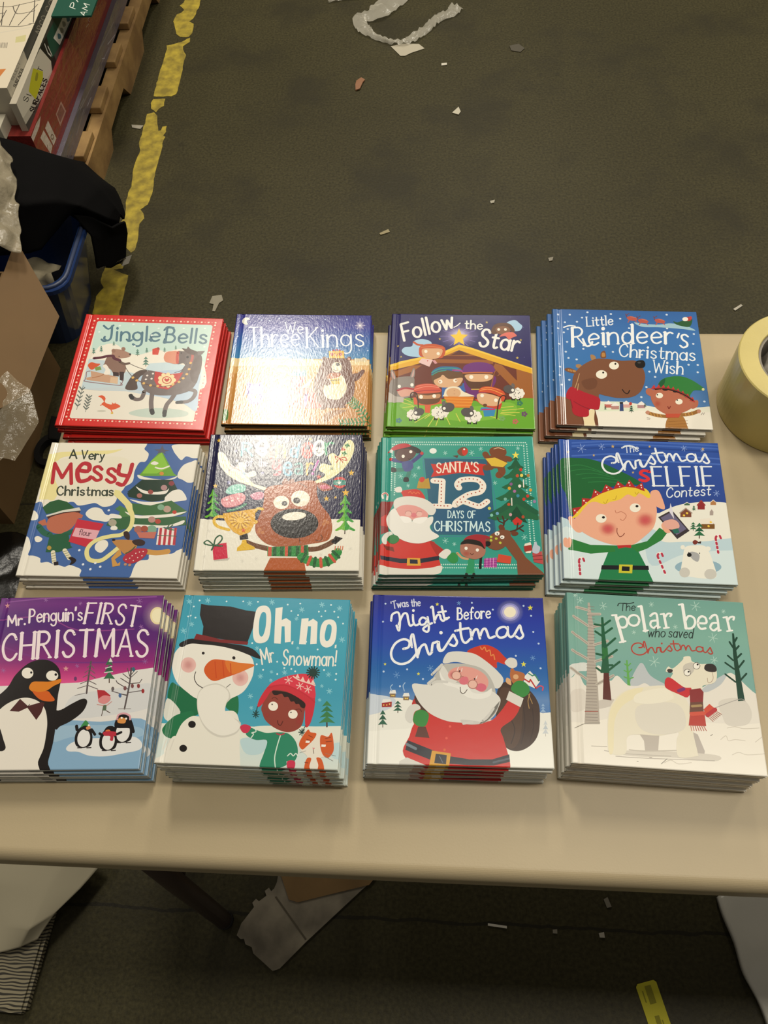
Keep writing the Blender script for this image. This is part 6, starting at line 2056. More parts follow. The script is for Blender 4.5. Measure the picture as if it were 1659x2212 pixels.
ART['C10']='''G - 2036:3796ae 1449:41a0b6 837:3f9ab4 431:4aa2b8 429:e0e0d0 124:cfdcd6 -39:d6ddd2
S dfe2d2 858,383 1063,436 1274,449 1695,458 2003,473 2256,465 2263,340 871,285
S b9d3d6 899,287 1079,307 1196,270 1141,144 975,137
S bcd6d8 1852,254 2126,306 2137,142 1932,120
K 8fccd6 8 38,1904 100,1889
K 8fccd6 8 56,1928 82,1864
K 8fccd6 8 87,1920 51,1872
E 7fc2d0 69,1896 86,1897 72,1878
K 8fccd6 8 258,1923 320,1908
K 8fccd6 8 276,1947 302,1883
K 8fccd6 8 307,1939 271,1891
E 7fc2d0 289,1915 306,1916 292,1897
K 8fccd6 8 760,1903 821,1888
K 8fccd6 8 779,1927 802,1864
K 8fccd6 8 809,1920 772,1872
E 7fc2d0 791,1896 807,1896 793,1877
K 8fccd6 8 1025,1925 1086,1910
K 8fccd6 8 1044,1950 1067,1886
K 8fccd6 8 1074,1942 1037,1894
E 7fc2d0 1055,1918 1072,1918 1057,1900
K 8fccd6 8 1387,1842 1447,1827
K 8fccd6 8 1406,1866 1428,1803
K 8fccd6 8 1436,1858 1398,1811
E 7fc2d0 1417,1834 1434,1835 1419,1816
K 8fccd6 8 1620,1912 1680,1897
K 8fccd6 8 1640,1936 1661,1873
K 8fccd6 8 1670,1929 1631,1881
E 7fc2d0 1650,1905 1667,1905 1652,1887
K 8fccd6 8 1831,1873 1891,1859
K 8fccd6 8 1851,1897 1871,1835
K 8fccd6 8 1881,1890 1841,1842
E 7fc2d0 1861,1866 1878,1867 1862,1848
K 8fccd6 8 29,1531 96,1515
K 8fccd6 8 48,1557 77,1490
K 8fccd6 8 82,1549 44,1498
E 7fc2d0 63,1523 81,1524 66,1504
K 8fccd6 8 117,1613 172,1600
K 8fccd6 8 133,1634 156,1579
K 8fccd6 8 160,1628 128,1586
E 7fc2d0 144,1607 159,1607 147,1591
K 8fccd6 8 1884,1485 1948,1469
K 8fccd6 8 1906,1510 1927,1444
K 8fccd6 8 1938,1502 1895,1452
E 7fc2d0 1916,1477 1934,1478 1918,1458
K 8fccd6 7 1000,1009 1058,996
K 8fccd6 7 1018,1032 1040,974
K 8fccd6 7 1047,1025 1011,981
E 7fc2d0 1029,1003 1045,1003 1031,986
K 8fccd6 7 1268,1065 1326,1051
K 8fccd6 7 1287,1087 1308,1029
K 8fccd6 7 1315,1080 1279,1036
E 7fc2d0 1297,1058 1313,1058 1299,1041
K 8fccd6 7 1766,1060 1824,1047
K 8fccd6 7 1785,1082 1805,1025
K 8fccd6 7 1814,1075 1776,1031
E 7fc2d0 1795,1053 1811,1054 1796,1037
K 8fccd6 7 1789,868 1852,853
K 8fccd6 7 1810,891 1831,829
K 8fccd6 7 1841,884 1800,837
E 7fc2d0 1821,860 1838,861 1822,842
K 8fccd6 7 914,778 971,765
K 8fccd6 7 931,800 953,744
K 8fccd6 7 960,793 925,750
E 7fc2d0 942,771 958,772 944,755
K 8fccd6 7 951,643 991,634
K 8fccd6 7 963,657 979,619
K 8fccd6 7 983,653 959,623
E 7fc2d0 971,638 982,639 972,627
K 8fccd6 7 1714,920 1748,912
K 8fccd6 7 1725,933 1737,899
K 8fccd6 7 1742,929 1720,903
E 7fc2d0 1731,916 1741,917 1732,906
K 8fccd6 7 1702,760 1736,753
K 8fccd6 7 1713,773 1725,740
K 8fccd6 7 1730,769 1708,744
E 7fc2d0 1719,757 1728,757 1720,747
K 8fccd6 8 1402,1358 1431,1351
K 8fccd6 8 1411,1369 1422,1339
K 8fccd6 8 1426,1366 1407,1343
E 7fc2d0 1416,1354 1424,1355 1417,1346
K 8fccd6 8 928,1343 969,1333
K 8fccd6 8 940,1359 956,1317
K 8fccd6 8 961,1354 936,1322
E 7fc2d0 948,1338 960,1338 950,1326
K 8fccd6 8 1344,1724 1386,1713
K 8fccd6 8 1357,1740 1373,1697
K 8fccd6 8 1378,1735 1352,1702
E 7fc2d0 1365,1718 1377,1719 1366,1706
K 8fccd6 7 1129,1064 1164,1056
K 8fccd6 7 1140,1077 1153,1043
K 8fccd6 7 1157,1073 1136,1047
E 7fc2d0 1147,1060 1156,1060 1148,1050
K 8fccd6 8 37,1349 74,1341
K 8fccd6 8 48,1363 63,1327
K 8fccd6 8 66,1359 45,1331
E 7fc2d0 55,1345 65,1345 57,1335
K 8fccd6 7 1133,966 1168,958
K 8fccd6 7 1144,979 1157,945
K 8fccd6 7 1161,975 1140,949
E 7fc2d0 1151,962 1160,962 1152,952
O d6eaea 11 190,1912 513,1911 711,1918 887,1919 1244,1894 1391,1913 1756,1907 1620,1817 1380,1765 1655,1758 1695,1828 1851,1755 1295,1814 884,1398 1881,1064 1879,996 1415,1077 1368,1103 1287,1111 1215,1037 1049,1082 133,1832 85,1707 176,1691 114,1716 1646,1347 1740,1104 1546,1158 1198,1184 968,1145 1914,1676 1801,1823 1046,1546 1505,1436
K 4a3020 15 1821,503 1825,460
P 3f7f4c 1815,577 1864,540 1912,503 1848,510 1793,508 1730,496 1772,536
P 3a7a46 1810,634 1853,599 1895,565 1839,571 1792,569 1737,559 1774,596
P 34744a 1806,691 1842,659 1878,626 1830,633 1790,632 1745,621 1775,656
P 3f7f4c 1801,749 1831,719 1860,688 1822,696 1789,695 1752,684 1776,717
S 1f6a44 11,756 31,891 109,864 268,780 381,711 402,580 380,536 311,519 181,529 51,654
S d8d8cc 19,712 189,565 108,454 12,508
S 247248 302,577 126,512 33,394 29,337 82,283 183,273 245,402 340,520
S 247248 670,707 750,754 807,756 832,597 807,552 744,593 688,635
S e6e2d4 -96,-190 -24,16 75,88 171,258 226,430 326,520 439,524 687,591 803,581 863,454 901,189 949,-81 947,-121 -96,-190
S e6e2d4 152,286 213,260 142,104 81,130
K d9d4c8 11 87,255 65,143
K d9d4c8 11 129,257 107,144
K d9d4c8 11 171,258 148,146
S e8e4d8 6,1072 1,1226 72,1338 198,1390 392,1396 639,1342 824,1286 917,1197 943,1075 926,954 857,817 738,739 670,707 381,711 223,793 86,908
S d0ccc0 350,724 365,814 428,875 555,903 680,840 723,738 689,678 687,591 752,536 875,469 860,369 783,317 672,299 553,343 453,439 380,580
S e8e4d8 357,725 373,806 437,864 557,888 670,832 704,752 681,678 684,591 743,550 865,454 851,383 780,338 676,320 557,365 458,453 388,580
E e2b4ac 188,1109 276,1112 203,1018
E e4b8b0 803,979 893,983 816,884
A d89a98 50 188,1109 258,1112 200,1036
A d89a98 45 803,979 876,982 813,905
S cf5a22 380,1040 390,1116 454,1180 557,1184 723,1159 939,1139 893,1096 770,1031 632,973 521,931 444,959
S d9752c 604,1170 753,1157 939,1139 880,1088 698,1021
K c44a1a 12 487,1158 530,969
K c44a1a 12 574,1169 615,988
K c44a1a 12 667,1142 691,1021
E 241c1a 336,1256 353,1257 339,1238
E 241c1a 697,1211 716,1211 700,1191
L 4a4440 9 286,1029 280,960 324,887 396,844
K 4a4440 7 662,862 701,901
E 1f1a18 341,429 383,430 347,390
E 1f1a18 288,165 330,167 295,127
S 1f1918 39,1352 91,1402 192,1429 345,1411 573,1387 785,1363 909,1321 992,1246 1014,1213 951,1221 734,1299 519,1346 307,1362 172,1365 74,1322
P 241e1d 215,1868 306,1854 568,1847 757,1804 877,1791 873,1605 830,1412 825,1396 291,1464 287,1584 222,1728
P 7a2424 219,1489 320,1473 506,1432 838,1412 831,1373 573,1387 345,1407 200,1421
S ece8dc 939,1868 1008,1862 1055,1789 1075,1612 1064,1452 989,1399 911,1423 874,1540 872,1734 890,1833
S 41a0b6 957,1786 1002,1763 1016,1610 999,1497 966,1488 942,1559 933,1704
P ece8dc 1105,1844 1188,1860 1194,1696 1244,1722 1304,1684 1327,1430 1261,1419 1236,1617 1203,1616 1214,1402 1137,1404
P ece8dc 1339,1433 1359,1439 1357,1399 1337,1402
P ece8dc 1425,1721 1507,1731 1508,1688 1560,1725 1616,1687 1628,1417 1555,1409 1544,1628 1509,1627 1505,1404 1426,1405
S ece8dc 1712,1714 1794,1717 1841,1646 1842,1479 1804,1399 1732,1375 1672,1426 1655,1552 1667,1656
S 41a0b6 1732,1650 1777,1649 1787,1572 1771,1477 1733,1456 1713,1522
P ece8dc 1840,1408 1859,1414 1858,1373 1839,1369
K ece8dc 17 1031,1147 986,1325
K ece8dc 17 986,1325 1057,1208
K ece8dc 17 1057,1208 1055,1345
K ece8dc 17 1055,1345 1112,1171
K ece8dc 17 1102,1282 1132,1177
L ece8dc 17 1115,1236 1116,1271 1127,1289 1142,1284
L ece8dc 17 1311,1301 1297,1327 1275,1326 1262,1293 1271,1257 1293,1235 1312,1210 1314,1176 1298,1148 1276,1152 1262,1180
K ece8dc 17 1338,1258 1341,1149
L ece8dc 17 1339,1214 1351,1247 1368,1258 1384,1248 1392,1215 1394,1150
L ece8dc 17 1443,1260 1423,1243 1415,1205 1425,1166 1446,1151 1466,1167 1474,1206 1465,1244 1443,1260
K ece8dc 17 1495,1260 1516,1152
K ece8dc 17 1516,1152 1534,1243
K ece8dc 17 1534,1243 1555,1153
K ece8dc 17 1555,1153 1573,1262
K ece8dc 17 1594,1262 1596,1153
L ece8dc 17 1595,1218 1605,1251 1619,1262 1634,1250 1639,1219 1640,1154
L ece8dc 17 1639,1219 1650,1252 1664,1263 1678,1250 1684,1220 1684,1155
L ece8dc 17 1732,1264 1713,1248 1705,1209 1714,1171 1733,1156 1752,1172 1759,1210 1751,1248 1732,1264
K ece8dc 17 1760,1265 1762,1156
K ece8dc 17 1783,1265 1784,1156
L ece8dc 17 1783,1221 1796,1254 1813,1265 1828,1255 1836,1222 1836,1157
K ece8dc 17 1865,1339 1863,1204
E ece8dc 1862,1165 1873,1165 1863,1153
S 8f4034 1085,664 1172,844 1346,835 1549,740 1563,595 1541,452 1421,384 1278,414 1155,494 1103,578
S 2a1a16 1180,836 1215,845 1376,822 1550,725 1561,660 1520,666 1495,701 1460,700 1436,728 1400,727 1366,777 1323,775 1291,811 1235,794 1198,800
E efe8d8 1211,666 1265,668 1217,614
E efe8d8 1439,584 1491,586 1444,534
E 17110f 1197,686 1205,686 1198,677
E 17110f 1416,604 1424,605 1416,596
L 5a241c 10 1279,506 1288,471 1315,455 1336,501
L 5a241c 7 1189,753 1216,768 1255,744
L 5a241c 7 1466,638 1508,644 1532,616
A c04a48 45 1515,508 1562,510 1519,460
A c04a48 35 1154,566 1191,567 1158,528
S c8303c 1036,655 1053,751 1136,902 1270,997 1468,1049 1600,1039 1635,980 1667,774 1666,628 1637,484 1590,454 1568,639 1550,725 1346,835 1186,844 1125,753 1077,671
S d8384a 1136,902 1270,997 1469,1046 1602,1024 1647,921 1660,773 1487,855 1294,915
L c02a38 12 1125,871 1308,915 1518,834 1668,730
K eec0b8 9 1307,979 1393,959
K eec0b8 9 1334,1012 1366,927
K eec0b8 9 1378,1002 1323,937
K eec0b8 9 1442,917 1528,897
K eec0b8 9 1470,950 1501,865
K eec0b8 9 1513,940 1458,875
K eec0b8 9 1535,883 1621,864
K eec0b8 9 1563,916 1593,831
K eec0b8 9 1605,906 1550,841
L eec8bc 15 1399,1016 1476,974 1595,941 1654,921
P eec8bc 1425,1005 1446,1051 1475,995
P eec8bc 1486,974 1508,1020 1536,964
P eec8bc 1553,950 1575,996 1604,940
P eec8bc 1605,944 1626,990 1655,934
K 1f3a32 15 1619,1070 1692,1072
K 1f3a32 15 1619,1070 1687,1042
K 1f3a32 15 1619,1070 1669,1017
K 1f3a32 15 1619,1070 1641,1003
K 1f3a32 15 1619,1070 1609,1002
K 1f3a32 15 1619,1070 1579,1014
K 1f3a32 15 1619,1070 1557,1037
K 1f3a32 15 1619,1070 1547,1067
K 1f3a32 15 1619,1070 1551,1097
K 1f3a32 15 1619,1070 1569,1122
K 1f3a32 15 1619,1070 1597,1137
K 1f3a32 15 1619,1070 1629,1138
K 1f3a32 15 1619,1070 1660,1126
K 1f3a32 15 1619,1070 1682,1102
E 1f3a32 1619,1070 1663,1071 1623,1025
K 22403a 10 1030,568 1067,569
K 22403a 10 1030,568 1059,541
K 22403a 10 1030,568 1035,528
K 22403a 10 1030,568 1007,539
K 22403a 10 1030,568 993,567
K 22403a 10 1030,568 1000,595
K 22403a 10 1030,568 1025,608
K 22403a 10 1030,568 1052,597
K 22403a 10 1558,389 1595,391
K 22403a 10 1558,389 1587,362
K 22403a 10 1558,389 1562,350
K 22403a 10 1558,389 1536,360
K 22403a 10 1558,389 1522,388
K 22403a 10 1558,389 1530,416
K 22403a 10 1558,389 1555,428
K 22403a 10 1558,389 1582,418
K 22403a 9 1036,655 1033,590
K 22403a 8 1590,461 1566,411
S 2c8464 946,358 981,416 1069,391 1170,367 1281,378 1409,369 1502,282 1535,159 1496,62 1426,73 1424,32 1365,3 1305,-13 1159,-5 1141,34 1169,145 1187,284 1068,286 979,318
L cfe4d4 12 1327,345 1305,233 1291,108 1310,1
L dce6da 11 1009,305 1032,348 1009,361 1056,377 1038,411
L dce6da 11 1427,128 1459,156 1489,130 1514,158 1538,132
L b83a4a 14 1283,364 1327,352 1367,368
S c83450 874,419 906,449 956,447 994,424 984,388 960,359 910,364
S c83450 1433,73 1509,76 1516,9 1476,-9 1436,6
S e6dfd0 1548,242 1566,340 1615,412 1702,388 1802,363 1876,394 1905,298 1912,201 1861,145 1781,114 1832,-5 1629,-27 1642,122 1567,188
S cf5a24 1539,256 1566,340 1622,420 1652,393 1716,381 1694,317 1631,246 1579,202
S cf5a24 1767,362 1845,351 1883,395 1914,270 1913,188 1863,124 1805,156 1769,251
S cf5a24 1618,13 1637,108 1685,110 1672,29 1690,-25 1636,-27
S cf5a24 1739,119 1795,108 1832,-5 1765,-22 1766,46
K 8a3a1a 8 1634,357 1678,338
K 8a3a1a 8 1617,314 1656,302
K 8a3a1a 8 1818,329 1873,345
K 8a3a1a 8 1828,295 1890,304
K 8a3a1a 8 1620,67 1655,62
P efeae0 1609,300 1654,299 1649,274 1607,275
P efeae0 1782,265 1831,264 1826,239 1781,240
K 6a5a50 7 1697,207 1707,166
P d88a8a 1685,227 1716,225 1701,204
K 8a8078 4 1555,167 1622,190
K 8a8078 4 1832,171 1944,148
K 8a8078 4 1820,143 1921,93'''
ART['C11']='''G - 2008:262a80 1687:2438a0 1377:2348a8 1076:2060a8 856:3370b0 741:5f86b8 529:3a70b0
S e9e8de -216,740 7,760 204,736 455,714 830,567 1378,511 1793,605 1903,601 2200,545 2206,-202 -204,-267
S c9d2dc -63,758 35,768 274,723 248,623 71,548 -54,545
P efeee4 -195,333 829,428 2188,393 2206,-202 -204,-267
K 6f9cd0 6 257,1006 328,988
K 6f9cd0 6 282,1034 303,960
K 6f9cd0 6 318,1025 267,969
K 6f9cd0 6 638,1092 709,1074
K 6f9cd0 6 664,1120 683,1046
K 6f9cd0 6 700,1111 648,1055
K 6f9cd0 6 1806,1240 1860,1226
K 6f9cd0 6 1827,1262 1839,1204
K 6f9cd0 6 1854,1255 1812,1211
K 6f9cd0 6 983,1901 1028,1889
K 6f9cd0 6 1000,1920 1012,1870
K 6f9cd0 6 1023,1913 989,1876
O bcd0ea 12 119,1639 410,1065 590,956 333,865 1643,1255 1914,1113 1910,1409 1857,1551 1843,1751 1762,1876 141,1868 145,1033 1401,1820 1158,1901
P e0d84a 750,1899 756,1882 773,1882 760,1870 764,1853 750,1862 737,1852 741,1870 728,1881 745,1882
P e0d84a 1841,1891 1848,1866 1873,1865 1853,1848 1858,1822 1838,1836 1816,1821 1825,1847 1806,1863 1831,1865
P e0d84a 1727,1191 1735,1168 1758,1167 1739,1151 1744,1127 1725,1141 1704,1126 1712,1151 1694,1166 1718,1168
P e0d84a 538,1037 543,1022 558,1022 547,1012 551,997 538,1005 526,997 530,1012 518,1021 533,1022
P e0d84a 158,1141 163,1128 176,1128 166,1119 170,1106 159,1113 148,1105 151,1119 140,1127 154,1128
A cfd0f0 80 1600,1793 1761,1796 1594,1635
E 8a8acb 1600,1793 1712,1795 1596,1682
E b8b4d8 1600,1793 1691,1795 1597,1702
E efe6cc 1600,1793 1669,1794 1597,1725
K d5d8ea 12 205,1893 207,1872
K d5d8ea 12 253,1811 238,1903
K d5d8ea 12 219,1898 258,1908
K d5d8ea 8 249,1810 258,1812
K d5d8ea 12 276,1874 296,1821
K d5d8ea 12 296,1821 300,1869
K d5d8ea 12 300,1869 318,1825
K d5d8ea 12 318,1825 321,1883
K d5d8ea 8 272,1873 280,1875
K d5d8ea 8 317,1882 325,1883
L d5d8ea 12 349,1887 339,1877 338,1857 346,1838 358,1831 368,1841 369,1861 362,1880 349,1887
K d5d8ea 12 366,1889 375,1833
K d5d8ea 8 372,1833 381,1834
L d5d8ea 12 406,1883 394,1891 384,1885 386,1872 397,1864 409,1857 413,1844 402,1836 388,1844
L d5d8ea 12 450,1922 454,1880 458,1850 463,1840 471,1846
K d5d8ea 12 444,1893 465,1896
K d5d8ea 12 474,1934 483,1841
L d5d8ea 12 480,1875 485,1892 494,1899 502,1894 508,1878 511,1845
L d5d8ea 12 523,1874 549,1881 546,1896 534,1904 524,1891 522,1872 529,1853 540,1848 551,1859
L eef0f2 26 214,1654 226,1733 292,1759 316,1672 311,1546 300,1538 278,1593
L eef0f2 26 303,1609 351,1736 395,1745 411,1674 434,1596 470,1613
L eef0f2 26 466,1731 473,1644 500,1601 543,1622
L eef0f2 26 630,1679 579,1702 543,1658 561,1611 609,1624 638,1687
L eef0f2 26 638,1708 653,1601 646,1531 610,1530 588,1560 631,1601 689,1633
L eef0f2 26 677,1831 696,1840 706,1760 721,1642
L eef0f2 26 718,1657 747,1729 780,1738 791,1691 820,1664 857,1700
L eef0f2 26 803,1850 821,1763 842,1684 886,1709
K eef0f2 26 762,1769 850,1787
E eef0f2 471,1787 487,1787 471,1769
K eef0f2 22 988,1684 990,1830
L eef0f2 17 990,1830 1019,1829 1033,1804 1022,1771 989,1763
L eef0f2 17 989,1763 1024,1763 1042,1732 1028,1693 988,1684
K eef0f2 12 980,1683 996,1685
K eef0f2 12 982,1829 998,1831
L eef0f2 17 1066,1734 1111,1743 1109,1766 1090,1780 1070,1760 1064,1731 1072,1701 1091,1692 1111,1708
L eef0f2 17 1175,1833 1164,1844 1152,1823 1149,1784 1148,1697
K eef0f2 15 1133,1780 1169,1783
K eef0f2 12 1140,1696 1156,1698
L eef0f2 17 1219,1790 1200,1776 1191,1744 1199,1714 1217,1702 1236,1717 1244,1748 1237,1779 1219,1790
K eef0f2 22 1265,1794 1263,1706
L eef0f2 17 1264,1756 1274,1783 1288,1796 1301,1789
K eef0f2 12 1254,1793 1270,1794
K eef0f2 12 1255,1706 1271,1707
L eef0f2 17 1323,1755 1368,1764 1365,1787 1347,1800 1327,1781 1321,1751 1329,1722 1347,1713 1367,1729
L eef0f2 28 363,1309 420,1330 430,1397 365,1427 272,1375 224,1267 248,1170 328,1127 420,1149 490,1221 546,1321
L eef0f2 28 460,1334 447,1441 469,1491 491,1396 515,1259 527,1211
L eef0f2 28 529,1229 561,1336 611,1368 633,1307 659,1247 690,1278
L eef0f2 28 687,1275 698,1378 721,1392 759,1405 756,1341 776,1296 805,1299
L eef0f2 28 769,1402 776,1326 808,1299 855,1366
L eef0f2 28 855,1366 921,1475 938,1495 958,1453 978,1404 948,1357 898,1375
L eef0f2 28 1017,1641 1022,1516 1043,1424 1081,1400 1130,1449
L eef0f2 29 959,1542 1052,1569 1113,1580
L eef0f2 28 1132,1562 1141,1503 1147,1445
L eef0f2 29 1146,1469 1176,1551 1212,1567 1228,1521 1241,1456
L eef0f2 28 1240,1471 1272,1559 1307,1577 1329,1523 1350,1465 1412,1486
L eef0f2 28 1566,1575 1524,1605 1458,1580 1434,1518 1469,1472 1534,1489 1565,1552
L eef0f2 28 1566,1603 1566,1521 1593,1480 1631,1502
L eef0f2 28 1631,1502 1691,1606 1709,1625 1720,1563 1738,1501 1698,1464 1659,1490
E eef0f2 794,1517 814,1517 794,1495
P 8a7050 222,784 286,786 287,737 223,735
P e6e6e2 214,778 229,819 283,820 295,780
O f0d060 8 248,756 267,756
P 8a7050 372,755 436,756 437,707 373,706
P e6e6e2 364,749 380,789 433,791 445,751
O f0d060 8 398,727 417,727
L 9ab8d8 11 244,809 228,852 249,882
L 9ab8d8 11 384,812 368,870 389,907
P a02a26 136,670 204,707 247,687 246,626 138,620
P e6e6e2 136,670 148,713 225,715 250,687
O f0d060 8 158,646 192,647 223,658
K 4a3020 9 316,584 316,564
P 2a5f48 315,627 343,606 371,584 333,587 299,586 261,581 288,604
P 24553f 314,663 337,643 360,622 329,626 301,625 270,620 292,642
P 2a5f48 313,699 331,680 349,661 325,664 304,664 279,659 296,679
K 4a3020 8 155,426 156,397
P 2a5f48 153,489 180,457 206,425 170,430 139,429 103,423 128,456
P 24553f 151,540 173,511 195,481 166,486 140,485 111,479 131,510
P 2a5f48 150,592 167,565 184,537 161,542 141,542 119,535 134,564
K b0a8a4 5 1922,371 1921,345
P c9d0d4 1926,427 1941,398 1956,370 1933,375 1912,374 1888,369 1907,397
P bcc6cc 1929,472 1941,446 1953,419 1934,424 1917,424 1898,418 1913,445
P c9d0d4 1932,518 1941,493 1950,469 1935,473 1922,473 1907,468 1919,493
K 8fa8c8 5 1910,611 1909,594
P 8fb0d4 1913,647 1927,629 1942,611 1920,613 1901,613 1879,609 1896,628
P 86a8ce 1914,677 1926,660 1938,643 1920,646 1905,645 1886,641 1900,659
P 8fb0d4 1916,707 1925,691 1934,675 1921,678 1908,678 1894,674 1905,690
S 3f2a1e 1447,896 1576,958 1753,875 1856,734 1875,593 1849,385 1774,260 1649,183 1528,187 1451,266 1403,442 1399,723
S 4f3626 1460,868 1665,786 1683,588 1642,311 1556,201 1464,266 1417,443
L 33211a 11 1518,584 1593,419 1545,254
L 33211a 11 1700,659 1703,450 1653,257
L 33211a 11 1796,647 1798,452 1748,287
S b0683a 1578,1075 1665,1070 1733,1035 1701,946 1616,915 1570,987
E d8a878 1631,1006 1662,1006 1630,976
E b0683a 1595,1083 1618,1083 1594,1059
S d8a878 1528,993 1569,972 1573,907 1519,942
P e6e6e0 1733,1020 1792,1080 1897,958 1837,877 1714,932
K b83232 16 1724,983 1778,948 1793,977 1850,877
K 3f8a6a 14 1776,1050 1817,1022 1846,1037 1884,965
L d8485a 14 1858,884 1894,907 1928,893 1919,857
S b82a24 470,671 552,745 692,578 638,423 501,433
S c82c26 637,562 830,511 1104,490 1323,496 1450,611 1567,755 1659,672 1584,530 1443,416 1466,307 1523,66 1512,-26 1424,-94 694,-113 390,104 448,308 500,447
S 4a2a20 496,743 524,758 637,619 609,576 525,658
S d6d4cc 396,542 442,642 525,665 567,617 499,573 473,460 418,473
S 33863a 486,509 512,580 581,603 651,563 651,493 617,422 542,420 493,461
P 5a3024 542,414 624,416 666,293 509,303
P 1a1c28 428,264 693,165 881,103 1096,75 1337,81 1520,139 1525,60 1348,16 1094,13 881,23 680,58 407,158
K 6a7a84 30 422,219 518,174
K 4a5460 21 1349,49 1511,93
P d29a2c 693,158 895,133 874,-17 660,-16
P 1a1c28 734,126 852,113 843,16 718,26
K 5a6470 9 774,100 807,35
P d6d4cc 345,36 425,78 720,-34 641,-114 335,-123
E e0584a 889,425 903,425 889,411
E e0584a 850,295 864,295 850,281
E d8602a 828,169 842,169 828,155
S 33863a 1569,870 1631,952 1715,954 1775,890 1764,817 1692,773 1611,814
P d9d6cc 1550,841 1705,759 1666,658 1511,740
L b08a50 8 1778,818 1752,731 1761,647
K b08a50 8 1763,803 1799,704
S c83824 1091,1288 1207,1359 1322,1377 1435,1326 1517,1237 1571,1179 1513,1148 1429,1175 1412,1101 1260,1216
L e08848 13 1242,1352 1263,1322 1292,1353 1312,1301 1349,1317 1361,1249 1390,1265 1402,1205
S d8d6ce 1514,1177 1573,1231 1643,1210 1651,1136 1596,1105 1541,1133
S d9d7cf 818,1146 862,1267 976,1293 1119,1281 1204,1253 1316,1173 1426,1071 1492,970 1432,867 1336,908 1186,1095 975,1165
S b8b6ae 691,907 776,1085 818,1131 946,1149 1116,1138 1271,1082 1365,952 1402,794 1369,651 1215,577 831,709
S d9d7cf 776,1026 818,1116 888,1014 972,943 888,897 804,939
S e09c90 874,1029 931,1089 1059,1115 1200,1081 1297,1009 1322,922 1278,834 1194,818 1111,859 972,943 888,970
E d4687a 1237,874 1298,875 1236,827
A d4607a 70 931,1015 987,1017 930,965
S dcdad2 473,894 635,891 761,923 916,927 1042,901 1153,860 1249,819 1347,836 1429,780 1447,710 1381,581 1268,494 1158,464 1035,468 857,484 692,550 581,646 510,758
S e8e6de 776,1056 832,954 972,899 1084,902 1138,816 1263,805 1355,865 1332,778 1220,740 1081,758 971,856 831,896 790,968
S c9c7c0 1008,502 1062,454 1240,466 1352,552 1410,638 1441,724 1394,581 1281,481 1172,492
L cfcdc6 29 691,1010 747,1070 804,1131
K cfcdc6 29 649,906 719,966
L cfcdc6 28 1241,494 1297,537 1369,637
K cfcdc6 28 1035,461 1131,477
L cfcdc6 29 677,892 747,930 860,926
S d8727e 997,944 1029,988 1085,990 1101,939 1063,901 1014,908
E e6b8a8 966,1009 1017,1010 965,962
E e6b8a8 1147,911 1197,912 1146,861
L b07468 9 1018,1006 1002,970 965,954 929,968 914,1003 929,1039 966,1054 1003,1041 1018,1006
L b07468 9 1199,908 1183,872 1146,857 1110,871 1095,905 1111,941 1148,956 1184,942 1199,908
K 9a6a5a 7 1015,988 1043,996
O 241a18 10 1002,1058 1169,970
L 4a3a34 8 1006,871 1012,813 1047,800 1083,844
K efe6de 7 988,1105 974,1061
K efe6de 7 1031,1092 1023,1054
K efe6de 7 1198,1007 1183,970'''
